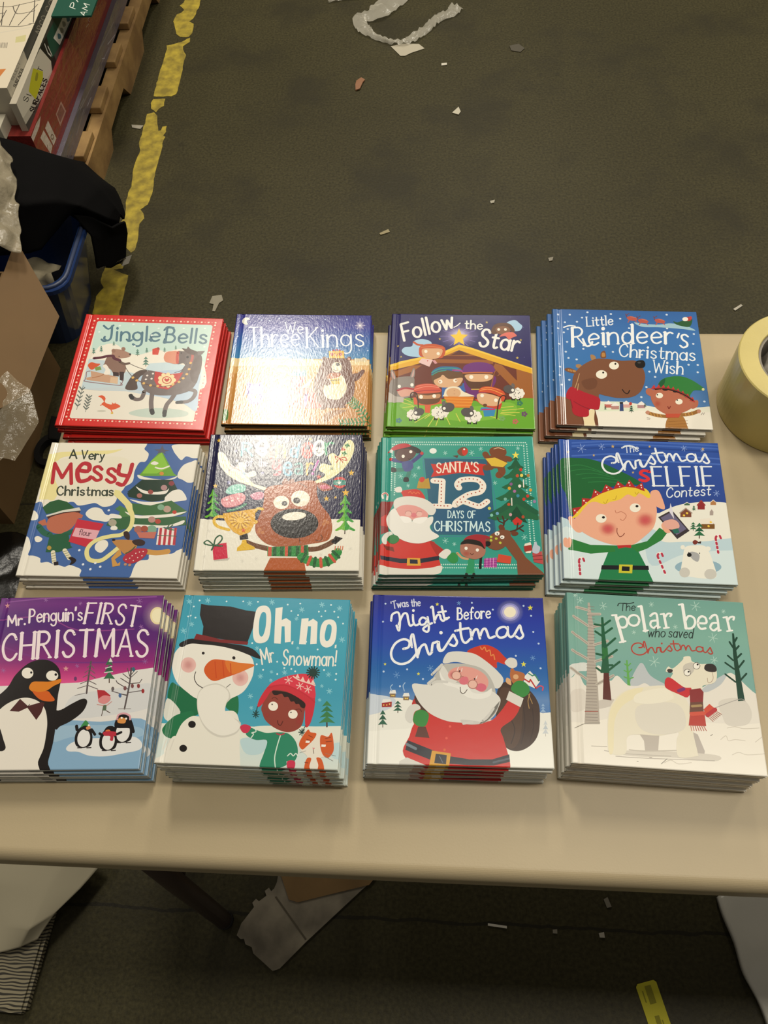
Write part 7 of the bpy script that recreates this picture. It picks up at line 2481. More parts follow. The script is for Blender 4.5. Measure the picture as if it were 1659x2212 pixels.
ART['C12']='''G - 2056:6f9f94 1513:7fae9f 1057:7ba9a0 765:7ba9a0
S bcc2c4 658,916 756,1115 815,1156 889,1020 1048,928 1233,838 678,786
S e6e0d4 -294,970 2,931 89,1011 181,854 318,1101 436,930 524,995 629,899 740,892 826,927 932,861 1097,858 1376,891 1523,974 1716,1090 1800,1096 1934,958 2007,891 2182,788 2160,-235 -315,-412
S d9dbd4 6,1080 192,1122 217,1034 89,1011 2,931
S bcc2c4 1447,911 1717,1097 1646,968 1484,870
S eee8da -304,322 247,458 802,609 1339,533 1878,542 2280,542 2140,-362 -317,-539
S d8d2c6 1610,778 1847,823 1938,687 1878,542 1674,514 1619,622
S dcd4c8 11,770 151,809 185,623 17,555
S cbc3b8 257,671 439,727 505,674 295,602
K b3d3c6 6 372,1837 456,1818
K b3d3c6 6 405,1874 423,1781
K b3d3c6 6 447,1864 381,1791
K b3d3c6 6 115,1892 189,1875
K b3d3c6 6 144,1924 161,1843
K b3d3c6 6 180,1915 124,1852
K b3d3c6 6 1416,1906 1520,1881
K b3d3c6 6 1460,1952 1477,1835
K b3d3c6 6 1512,1940 1425,1848
K b3d3c6 6 1574,1526 1676,1503
K b3d3c6 6 1618,1571 1633,1458
K b3d3c6 6 1668,1559 1582,1470
K b3d3c6 6 890,1197 1003,1172
K b3d3c6 6 936,1245 957,1125
K b3d3c6 6 992,1232 901,1137
K b3d3c6 6 939,1889 995,1876
K b3d3c6 6 962,1913 972,1852
K b3d3c6 6 990,1907 945,1858
K b3d3c6 6 1191,1626 1240,1614
K b3d3c6 6 1211,1647 1220,1593
K b3d3c6 6 1236,1641 1195,1599
K b3d3c6 6 719,1528 763,1518
K b3d3c6 6 737,1547 746,1500
K b3d3c6 6 759,1542 724,1505
K b3d3c6 6 1756,1852 1800,1841
K b3d3c6 6 1775,1871 1781,1822
K b3d3c6 6 1797,1866 1759,1827
K b3d3c6 6 75,1953 115,1944
K b3d3c6 6 91,1971 100,1927
K b3d3c6 6 111,1966 80,1931
K b3d3c6 6 1569,1255 1643,1238
K b3d3c6 6 1601,1287 1612,1206
K b3d3c6 6 1638,1278 1575,1215
P b3a99c 237,1860 259,1861 290,1575 293,1159 307,863 307,434 143,423 181,854 207,1214 228,1571
K 8a8078 6 237,1811 309,1811
K 8a8078 6 234,1772 308,1772
K 8a8078 6 232,1734 308,1734
K 8a8078 6 230,1695 307,1695
K 8a8078 6 227,1657 306,1657
K 8a8078 6 225,1619 306,1619
K 8a8078 6 223,1580 305,1581
K 8a8078 6 221,1543 304,1543
K 8a8078 6 218,1505 304,1506
K 8a8078 6 216,1467 303,1468
K 8a8078 6 214,1430 302,1431
K 8a8078 6 212,1392 302,1393
K 8a8078 6 209,1355 301,1356
K 8a8078 6 207,1318 300,1319
K 8a8078 6 205,1281 300,1283
K 8a8078 6 203,1244 299,1246
K 8a8078 6 201,1208 298,1209
K 8a8078 6 198,1171 298,1173
K 8a8078 6 196,1135 297,1137
K 8a8078 6 194,1098 296,1101
K 8a8078 6 192,1062 296,1065
K 8a8078 6 190,1026 295,1029
K 8a8078 6 188,990 295,993
K 8a8078 6 186,955 294,958
K 8a8078 6 183,919 293,922
K 8a8078 6 181,884 293,887
K 8a8078 6 179,848 292,852
K 8a8078 6 177,813 291,817
K 8a8078 6 175,778 291,782
K 8a8078 6 173,743 290,747
K 8a8078 6 171,708 290,712
K 8a8078 6 169,674 289,678
K 8a8078 6 167,639 288,643
K 8a8078 6 165,605 288,609
K 8a8078 6 163,571 287,575
K 8a8078 6 161,536 286,541
K 8a8078 6 159,502 286,507
K 8a8078 6 157,469 285,473
K bdb4a6 34 238,1715 370,1723
K 8a8078 6 238,1715 370,1723
K bdb4a6 34 225,1571 69,1680
K 8a8078 6 225,1571 69,1680
K bdb4a6 33 282,1559 414,1599
K 8a8078 6 282,1559 414,1599
K bdb4a6 33 216,1352 48,1481
K 8a8078 6 216,1352 48,1481
K bdb4a6 33 287,1342 440,1398
K 8a8078 6 287,1342 440,1398
K bdb4a6 33 205,1168 41,1264
K 8a8078 6 205,1168 41,1264
K bdb4a6 32 292,1144 480,1217
K 8a8078 6 292,1144 480,1217
K bdb4a6 32 191,929 19,1051
K 8a8078 6 191,929 19,1051
K bdb4a6 32 294,877 481,992
K 8a8078 6 294,877 481,992
K bdb4a6 34 240,1763 109,1795
K 8a8078 6 240,1763 109,1795
K a05040 8 155,564 293,574
L 9a9488 8 39,374 150,430 308,448
P 5a241c 377,1015 434,1019 445,706 353,714
P 1f5a3c 382,1684 407,1686 415,1474 429,1320 438,1169 441,1019 342,1013 371,1164 371,1316 376,1471
P 2a7038 378,1317 436,1321 438,1169 364,1164
K 1f5a3c 24 399,1582 482,1651
K 1f5a3c 24 393,1472 499,1558
K 1f5a3c 24 399,1442 309,1506
K 1f5a3c 24 407,1319 528,1435
K 1f5a3c 24 374,1225 308,1236
K 1f5a3c 24 415,1198 538,1297
K 1f5a3c 23 378,1165 421,1183
K 1f5a3c 23 413,1032 561,1159
K 1f5a3c 23 357,1029 300,1069
K 1f5a3c 24 384,1582 305,1592
K 1f5a3c 23 432,1108 481,1112
P 143f2e 1843,1583 1863,1584 1866,1234 1883,803 1809,791 1816,1111 1823,1336
K 143f2e 21 1845,1460 1889,1532
K 143f2e 21 1841,1368 1898,1433
K 143f2e 20 1834,1262 1914,1342
K 143f2e 20 1813,1260 1763,1310
K 143f2e 20 1849,1158 1932,1261
K 143f2e 20 1814,1156 1725,1224
K 143f2e 20 1860,1026 1940,1112
K 143f2e 20 1809,1008 1709,1090
K 143f2e 21 1832,1413 1802,1475
P 62a850 633,1182 650,1183 655,1034 663,887 629,892 632,1032
K 62a850 13 643,1107 681,1147
K 62a850 13 645,1033 690,1081
K 62a850 13 644,959 698,985
K 62a850 13 633,1047 605,1060
K 62a850 13 634,973 600,986
K 62a850 13 637,1122 616,1136
L a8a29c 7 1546,695 1819,813 1885,796
L 2a3a36 12 580,1841 604,1875 692,1873 766,1894
K 2a3a36 10 631,1781 644,1879
K 2a3a36 10 618,1876 670,1881
K 2a3a36 10 686,1882 673,1785
L 2a3a36 10 678,1820 690,1838 704,1846 715,1841 719,1824 714,1789
L 2a3a36 10 738,1820 777,1827 777,1843 762,1851 744,1838 737,1818 741,1798 756,1793 774,1804
K f0f0ea 37 553,1700 612,1402
K f0f0ea 23 508,1716 559,1723
K f0f0ea 22 575,1388 641,1408
L f0f0ea 26 558,1640 594,1698 652,1702 677,1640 652,1583 601,1572 574,1610
L f0f0ea 26 815,1673 793,1624 747,1602 703,1619 687,1664 709,1713 756,1736 800,1719 815,1673
K f0f0ea 35 848,1851 872,1547
K f0f0ea 22 814,1845 851,1854
K f0f0ea 21 851,1546 904,1556
L f0f0ea 26 944,1737 983,1771 1018,1757 1020,1599
L f0f0ea 24 1020,1686 954,1674 936,1625 969,1591 1020,1631
K f0f0ea 20 1012,1591 1042,1606
K f0f0ea 29 1099,1771 1114,1606
K f0f0ea 20 1062,1765 1104,1774
K f0f0ea 20 1084,1596 1143,1607
L f0f0ea 23 1105,1723 1143,1777 1186,1776 1169,1746
K f0f0ea 36 1321,1905 1333,1612
K f0f0ea 22 1280,1898 1325,1910
L f0f0ea 26 1330,1690 1372,1760 1429,1752 1444,1690 1409,1625 1350,1610 1328,1643
L f0f0ea 26 1480,1684 1566,1690 1566,1753 1525,1770 1485,1732 1473,1660 1501,1615 1552,1626
L f0f0ea 26 1616,1748 1656,1791 1698,1781 1700,1608
L f0f0ea 24 1700,1699 1638,1692 1608,1638 1642,1604 1697,1644
K f0f0ea 19 1692,1601 1722,1614
K f0f0ea 28 1806,1777 1822,1616
K f0f0ea 20 1769,1770 1811,1782
K f0f0ea 19 1789,1604 1850,1618
L f0f0ea 23 1810,1730 1845,1779 1889,1787 1878,1750
K 2a3a36 11 910,1548 911,1478
K 2a3a36 11 911,1478 939,1538
K 2a3a36 11 939,1538 943,1480
K 2a3a36 11 943,1480 973,1551
K 2a3a36 11 1000,1600 976,1481
L 2a3a36 11 985,1524 1000,1546 1015,1554 1026,1547 1028,1526 1019,1484
L 2a3a36 11 1076,1557 1057,1545 1045,1520 1047,1495 1061,1486 1080,1497 1092,1522 1091,1547 1076,1557
L 2a3a36 11 1172,1549 1161,1561 1146,1553 1141,1537 1152,1526 1163,1516 1161,1499 1143,1490 1130,1501
L 2a3a36 11 1215,1562 1198,1551 1186,1526 1186,1501 1198,1491 1215,1501 1227,1527 1227,1552 1215,1562
K 2a3a36 11 1236,1562 1220,1491
K 2a3a36 11 1253,1563 1255,1492
K 2a3a36 11 1255,1492 1291,1563
L 2a3a36 11 1302,1528 1341,1534 1343,1552 1330,1564 1311,1549 1300,1526 1301,1501 1315,1493 1334,1505
L 2a3a36 11 1388,1565 1371,1554 1359,1529 1358,1504 1370,1494 1387,1505 1399,1530 1400,1555 1388,1565
K 2a3a36 11 1422,1613 1392,1495
L b04438 15 787,1341 821,1347 828,1378 790,1397 734,1380 703,1332 716,1283 763,1256 818,1260 861,1289 896,1333
L b04438 15 845,1346 839,1398 853,1420 864,1373 877,1306 883,1282
L b04438 15 884,1291 905,1339 935,1351 947,1320 962,1290 981,1302
L b04438 15 979,1301 987,1349 1001,1354 1023,1357 1021,1327 1032,1304 1049,1304
L b04438 15 1029,1355 1032,1318 1051,1303 1079,1332
L b04438 15 1079,1332 1119,1379 1130,1387 1141,1365 1152,1341 1135,1321 1105,1333
L b04438 15 1177,1450 1179,1391 1191,1345 1213,1331 1242,1351
L b04438 15 1142,1408 1197,1414 1233,1414
L b04438 15 1244,1404 1249,1376 1252,1348
L b04438 15 1252,1359 1270,1396 1290,1401 1300,1378 1307,1346
L b04438 15 1307,1353 1326,1392 1347,1398 1359,1371 1372,1342 1408,1348
L b04438 15 1498,1378 1473,1396 1435,1389 1421,1361 1441,1337 1479,1340 1498,1367
L b04438 15 1498,1391 1498,1353 1514,1331 1536,1339
L b04438 15 1536,1339 1571,1384 1581,1391 1588,1361 1598,1331 1576,1316 1553,1331
E b04438 1045,1408 1055,1409 1044,1396
P bdb4a8 717,365 934,380 903,173 818,100 769,164 765,286
P b9b0a6 1261,430 1338,394 1393,221 1381,173 1301,168 1255,239
S d4cdbf 394,151 904,187 1502,188 1481,120 1032,129 632,114
K b8b0a4 8 208,193 370,197
L b8b0a4 8 458,102 765,103 1482,127
L b8b0a4 8 341,154 554,136 1034,142
L c0b8aa 11 603,180 770,178 1106,208
S e6dfc9 383,328 401,539 465,700 597,824 795,881 1047,913 1206,836 1281,698 1285,529 1295,364 1317,189 1301,161 1113,141 1109,310 1131,408 931,352 716,351 592,315 560,136 393,138
S e9dfba 448,641 596,810 794,874 732,775 558,649 466,473 434,154 387,151 396,440
S ddd7c8 724,660 1086,728 1214,637 1195,440 919,365 722,435
S ece6d2 734,805 1030,883 1117,773 892,700 699,701
S e6dfc9 1061,1076 1094,1138 1141,1118 1256,1223 1274,1262 1345,1271 1361,1215 1449,1191 1547,1195 1613,1157 1610,1039 1565,977 1450,940 1432,895 1278,870 1108,976 1137,1066
S 3a302c 1076,1092 1099,1111 1136,1103 1131,1077 1095,1066
S c9c3b6 1265,1164 1366,1201 1371,1111 1309,1048 1256,1074
S 2f2624 1486,1149 1512,1192 1589,1197 1620,1158 1608,1112 1537,1105 1497,1120
E f0ece0 1296,1081 1332,1084 1292,1044
L 6a625a 6 1333,1084 1320,1055 1292,1042 1266,1052 1258,1079 1272,1107 1299,1120 1325,1110 1333,1084
E f0ece0 1405,1166 1441,1168 1401,1128
L 6a625a 6 1443,1168 1428,1140 1401,1127 1375,1136 1367,1163 1381,1192 1409,1205 1434,1195 1443,1168
E 17110f 1311,1092 1322,1093 1309,1081
E 17110f 1418,1183 1429,1184 1416,1171
L b09a88 6 1568,1102 1571,1036 1545,990 1510,981 1508,1032
S c82a30 1036,912 1054,994 1110,1005 1240,911 1322,902 1271,798 1177,827 1071,871
K 7a2a6a 37 1181,864 1238,889
P 8a2a2a 1300,886 1419,909 1449,867 1430,751 1292,742
P 6a4030 1292,742 1431,758 1426,651 1274,627
P b8382a 1282,635 1433,652 1436,491 1251,485
K a88a5a 28 1309,700 1405,714
K d0503a 42 1293,614 1431,631
P d0482c 1428,673 1497,739 1573,669 1466,584
K b82a30 42 1462,612 1552,681
K c06a5a 8 1273,480 1278,432
K c08a78 7 1480,585 1516,548
K c06a5a 8 1296,481 1303,433
K c08a78 7 1495,597 1533,562
K c06a5a 8 1319,483 1329,435
K c08a78 7 1509,609 1549,576
K c06a5a 8 1342,485 1355,437
K c08a78 7 1524,622 1565,589
K c06a5a 8 1365,486 1380,439
K c08a78 7 1539,634 1582,603
K c06a5a 8 1388,488 1406,441
K c08a78 7 1554,646 1598,617
K c06a5a 8 1411,489 1432,442
K c08a78 7 1569,658 1615,631
L cfc7b8 7 1657,485 1740,505 1831,491 1994,509
L cfc7b8 7 1574,356 1633,401 1653,348 1722,366 1828,360
L cfc7b8 7 1675,201 1745,232 1835,212 2023,238
L cfc7b8 7 961,70 1030,102 1106,67 1240,90
K cfc7b8 7 1933,354 2008,413
K 8a8478 7 927,55 991,112
K 8a8478 7 676,64 689,62
K 8a8478 7 1472,390 1493,405'''
ART['red+x']='''P 84322c -60,-60 13260,-60 13260,1295 -60,1295
K 8e4038 183 -454,1517 3334,1289 6398,973
K 8c4038 45 2736,1024 4322,889
K 8c4038 47 2818,524 5198,347
K 8c4038 49 2259,454 6192,198
K 8c4038 44 1649,879 3651,760
K 8c4038 49 3968,668 6350,559
K 8c4038 50 3213,486 6558,94
P cbbcae 1224,822 1262,236 943,241 897,823
P cbbcae 772,847 873,282 604,230 433,861
L 7a6058 36 1117,470 1163,367 1018,382 992,471 1117,470
K 7a6058 35 618,497 571,417
P b08478 2398,596 2460,244 1762,254 1798,613
P 86504a 2329,564 2366,299 1840,314 1862,561
L a88074 31 7124,718 6794,837 6783,733 7068,616
L a88074 31 6718,725 6483,771 6535,675
L a88074 31 6372,702 6140,748 6216,636
K a88074 31 6082,648 5852,694
P c8b8aa -78,1196 561,1209 945,1153 625,1054 13,1062'''
ART['lav+x']='''P 5f5a63 -60,-60 12660,-60 12660,599 -60,599
K 74707a 42 2445,449 4133,255
K 74707a 40 1348,639 2945,458
K 74707a 44 3790,363 6058,105
K 74707a 45 4688,603 7085,321
K 74707a 40 1600,218 2674,289
K 9a98a4 27 6040,235 6874,42
K 9a98a4 25 5218,271 5455,145
K 9a98a4 24 3000,183 3460,155'''
ART['plank+x']='''P 3f4038 -60,-60 13060,-60 13060,855 -60,855
P d4ccb8 2442,761 2764,194 2503,-116 -82,213 27,867
P bdb6a4 2764,194 2494,-132 -90,209 -100,386 2488,33
P 15150f 2445,763 3078,712 3082,-132 2566,-103 2764,194
P 0f4a38 3078,712 3535,684 4640,618 6633,351 7355,-471 4731,-238 3596,105 2911,191
P 3a332c 3596,105 5242,23 5158,-209 3519,-191 2549,-114
P dcd8cc 5000,394 5217,54 3658,106 3442,441
S 3f6a7a 4765,287 4939,166 4879,94 4688,182
S 8a8a80 4386,360 4555,241 4496,170 4309,257
S 8a8a80 4094,344 4259,225 4200,155 4016,241
S 3f6a7a 3799,352 3961,234 3902,164 3721,249
K d8d4c8 47 2791,661 2777,421 2877,275
K d8d4c8 42 2928,515 2957,246
L 1a1814 20 587,597 519,624 448,627 435,595 495,558 588,534 674,506 713,470 683,444 608,451 536,482
K 1a1814 20 902,400 707,586
K 1a1814 20 2077,357 1874,548
K 1a1814 21 1780,552 1968,545
L 1a1814 33 628,232 575,257 528,258 529,227 581,190 650,168 716,142 752,107 741,81 690,85 633,115
L 1a1814 34 656,259 782,133 852,87 909,77 948,85 926,130 798,256
K 1a1814 34 1030,74 846,256
L 1a1814 34 846,256 931,250 1006,214 1015,173 937,165
K 1a1814 34 990,164 1175,71
K 1a1814 34 1224,70 1037,252
K 1a1814 34 1037,252 1158,250
K 1a1814 34 1127,165 1224,163
K 1a1814 34 1396,66 1286,247
K 1a1814 35 1286,247 1559,62
K 1a1814 34 1356,131 1459,129
L 1a1814 35 1610,202 1546,235 1493,240 1481,201 1526,144 1618,84 1698,59 1731,69 1729,98
K 1a1814 34 1823,56 1627,241
K 1a1814 35 1627,241 1746,238
K 1a1814 35 1720,153 1820,150
K 1a1814 35 1823,56 1948,53
L 1a1814 35 1957,206 1899,232 1849,233 1852,200 1909,163 1983,140 2054,113 2095,77 2085,50 2030,55 1968,85
P c8c424 1615,722 2067,338 1909,240 1047,201 875,549 1224,647
S 98942a 1689,550 1753,467 1548,414 1450,499'''
ART['white+x']='''P 34332c -60,-60 12810,-60 12810,1124 -60,1124
P b8b09c 1642,1045 1574,601 147,648 196,1141
P b8b09c 196,1141 139,643 -429,777 -446,1192
K 8a8474 21 2909,687 2707,928
K 8a8474 21 2707,928 3082,690
K 8a8474 21 2836,775 2945,777
K 8a8474 21 3135,690 2844,931
L 8a8474 21 2844,931 2938,928 3038,881 3068,825 2988,811
K 8a8474 21 3046,812 3295,692
L 8a8474 21 3274,890 3157,936 3136,892 3219,803 3361,718 3455,694 3472,729 3393,798
K 8a8474 21 3393,798 3329,797
L 8a8474 21 3365,940 3347,904 3427,818 3560,732 3668,697 3686,734 3604,821 3471,906 3365,940
L 8a8474 22 4023,859 3925,906 3840,917 3813,869 3875,796 4012,714 4137,675 4193,685 4197,721
L 8a8474 22 4190,897 4137,868 4198,784 4339,694 4477,650 4530,680 4467,765 4326,855 4190,897
L 4a463c 21 405,881 376,895 350,896 352,878 381,858 419,845 455,831 475,812 470,797 442,799 410,816
L 4a463c 21 420,897 491,826 530,801 561,795 582,799 569,825 497,895
K 4a463c 21 626,794 523,895
L 4a463c 21 523,895 569,892 610,871 616,848 574,844
K 4a463c 22 603,844 704,792
K 4a463c 21 730,791 626,893
K 4a463c 21 626,893 691,891
K 4a463c 22 676,844 728,843
K 4a463c 22 822,789 760,890
K 4a463c 22 760,890 909,788
K 4a463c 22 800,826 855,825
L 4a463c 22 934,865 899,884 871,886 865,864 890,833 940,800 983,786 1000,792 999,808
K 4a463c 22 1049,785 943,887
K 4a463c 22 943,887 1006,885
K 4a463c 22 994,838 1046,837
K 4a463c 22 1049,785 1115,783
L 4a463c 22 1118,867 1087,882 1061,882 1063,864 1094,844 1133,831 1171,816 1193,797 1187,782 1159,784 1125,801
L 7a7464 13 459,1050 425,1063 391,1064 386,1047 417,1028 463,1016 506,1003 526,985 513,971 477,973 440,989
K 7a7464 13 583,970 485,1065
K 7a7464 13 485,1065 568,1064
K 7a7464 13 532,1020 601,1019
K 7a7464 13 583,970 670,970
K 7a7464 13 606,1064 705,969
K 7a7464 13 705,969 789,969
K 7a7464 13 824,968 725,1063
K 7a7464 13 725,1063 809,1062
K 7a7464 13 773,1018 843,1017
K 7a7464 13 824,968 913,967
L 7a7464 13 979,1041 939,1058 902,1060 886,1039 906,1010 960,979 1012,967 1038,972 1043,987
K 7a7464 13 1156,965 1054,1061
K 7a7464 13 999,1061 1109,1060'''
ART['white+z']='''P d9cdb4 -60,-60 5065,-60 5065,12810 -60,12810
P c8c08a 4648,2224 4906,2316 4964,2017 4699,1960
P c87a3a 4488,786 4764,810 4670,412
K 8a8274 13 4299,1972 4339,1742
K 8a8274 20 4336,1971 4375,1741
K 8a8274 13 4372,1970 4411,1740
K 8a8274 20 4408,1968 4448,1739
K 8a8274 13 4445,1967 4484,1738
K 8a8274 20 4481,1966 4520,1737
L 4a443c 25 3577,3731 4013,3662 4400,3772 5042,4033
K 4a443c 24 3844,3898 4092,2778
K 4a443c 24 4337,3774 4318,2771
K 4a443c 24 4723,3973 4961,2885
L 4a443c 24 4019,2747 4640,2710 4990,2851
K 4a443c 24 4855,2821 5052,2849
L 4a443c 24 4176,3674 4397,3317 4860,3440
K 4a443c 24 4036,3503 4009,2781
K 4a443c 24 4862,3755 4565,2763
K 4a443c 24 3697,3306 4012,3365
K cfc6b2 37 4052,2409 4977,2665'''
ART['green+z']='''P 0e4c3a -60,-60 1204,-60 1204,8760 -60,8760
K d8dcd0 26 812,-174 990,-277
K d8dcd0 26 990,-277 990,-117
K d8dcd0 26 990,-51 811,166
K d8dcd0 26 811,166 990,172
K d8dcd0 26 926,27 925,169
K d8dcd0 26 989,239 810,366
K d8dcd0 26 810,366 939,405
K d8dcd0 26 939,405 808,599
K d8dcd0 26 808,599 989,512
K d8dcd0 26 613,330 431,443
L d8dcd0 26 431,443 435,601 476,661 523,565 533,380
K d8dcd0 27 615,679 433,952
K d8dcd0 27 433,952 617,994
K d8dcd0 27 550,777 551,978'''
# ------------------------------------------------------------------ the setting
def floor_material():
    m = bpy.data.materials.new('painted_concrete'); m.use_nodes = True; nt = m.node_tree; N = nt.nodes; L = nt.links
    b = N['Principled BSDF']; tc = N.new('ShaderNodeTexCoord'); P = tc.outputs['Object']
    def noise_(scale, detail=6, rough=.6):
        n = N.new('ShaderNodeTexNoise'); n.inputs['Scale'].default_value = scale; n.inputs['Detail'].default_value = detail; n.inputs['Roughness'].default_value = rough
        L.new(P, n.inputs['Vector']); return n.outputs[0]
    def ramp(src, stops):
        r = N.new('ShaderNodeValToRGB'); e = r.color_ramp.elements
        while len(e) < len(stops): e.new(.5)
        for x, (p, c) in zip(e, stops): x.position = p; x.color = (*c, 1)
        L.new(src, r.inputs[0]); return r.outputs[0]
    def mix(f, a, bb, t='MIX'):
        x = N.new('ShaderNodeMix'); x.data_type = 'RGBA'; x.blend_type = t
        if isinstance(f, float): x.inputs[0].default_value = f
        else: L.new(f, x.inputs[0])
        for s, v in ((6, a), (7, bb)):
            if isinstance(v, tuple): x.inputs[s].default_value = (*v, 1)
            else: L.new(v, x.inputs[s])
        return x.outputs[2]
    base = ramp(noise_(1.3), [(.3, (.042, .036, .015)), (.7, (.057, .049, .021))])
    fine = ramp(noise_(140, 3), [(.3, (.6, .6, .6)), (.7, (1.32, 1.32, 1.32))])
    base = mix(1.0, base, fine, 'MULTIPLY')
    stain = ramp(noise_(3.2, 8), [(.50, (0, 0, 0)), (.64, (.65, .65, .65))])
    base = mix(stain, base, (.030, .026, .014))
    blot = N.new('ShaderNodeTexVoronoi'); blot.inputs['Scale'].default_value = 9; L.new(P, blot.inputs['Vector'])
    spots = ramp(blot.outputs['Distance'], [(.06, (.55, .55, .55)), (.13, (0, 0, 0))])
    sel = ramp(noise_(1.1, 2), [(.54, (0, 0, 0)), (.6, (1, 1, 1))])
    sp = mix(1.0, spots, sel, 'MULTIPLY'); base = mix(sp, base, (.024, .021, .012))
    # settled joint lines running across the slab
    sep = N.new('ShaderNodeSeparateXYZ'); L.new(P, sep.inputs[0])
    def math_(op, a, bb=None):
        x = N.new('ShaderNodeMath'); x.operation = op
        for i, v in enumerate((a, bb)):
            if v is None: continue
            if isinstance(v, (int, float)): x.inputs[i].default_value = v
            else: L.new(v, x.inputs[i])
        return x.outputs[0]
    wob = math_('MULTIPLY', math_('SUBTRACT', noise_(9, 4), .5), .03)
    y = math_('ADD', sep.outputs[1], wob)
    d1 = math_('ABSOLUTE', math_('SUBTRACT', y, .122)); d2 = math_('ABSOLUTE', math_('SUBTRACT', y, .985))
    line = math_('LESS_THAN', math_('MINIMUM', d1, d2), .0028)
    base = mix(math_('MULTIPLY', line, .75), base, (.016, .014, .010))
    L.new(base, b.inputs['Base Color']); b.inputs['Roughness'].default_value = .5; b.inputs['Specular IOR Level'].default_value = .2
    bp = N.new('ShaderNodeBump'); bp.inputs['Strength'].default_value = .35; bp.inputs['Distance'].default_value = .002
    L.new(noise_(110, 4), bp.inputs['Height']); L.new(bp.outputs[0], b.inputs['Normal'])
    return m
fl = obj('floor', newbox(-5, 5, -4, 9, -.1, 0), floor_material()); tag(fl, 'dark olive painted concrete hall floor', kind='structure')

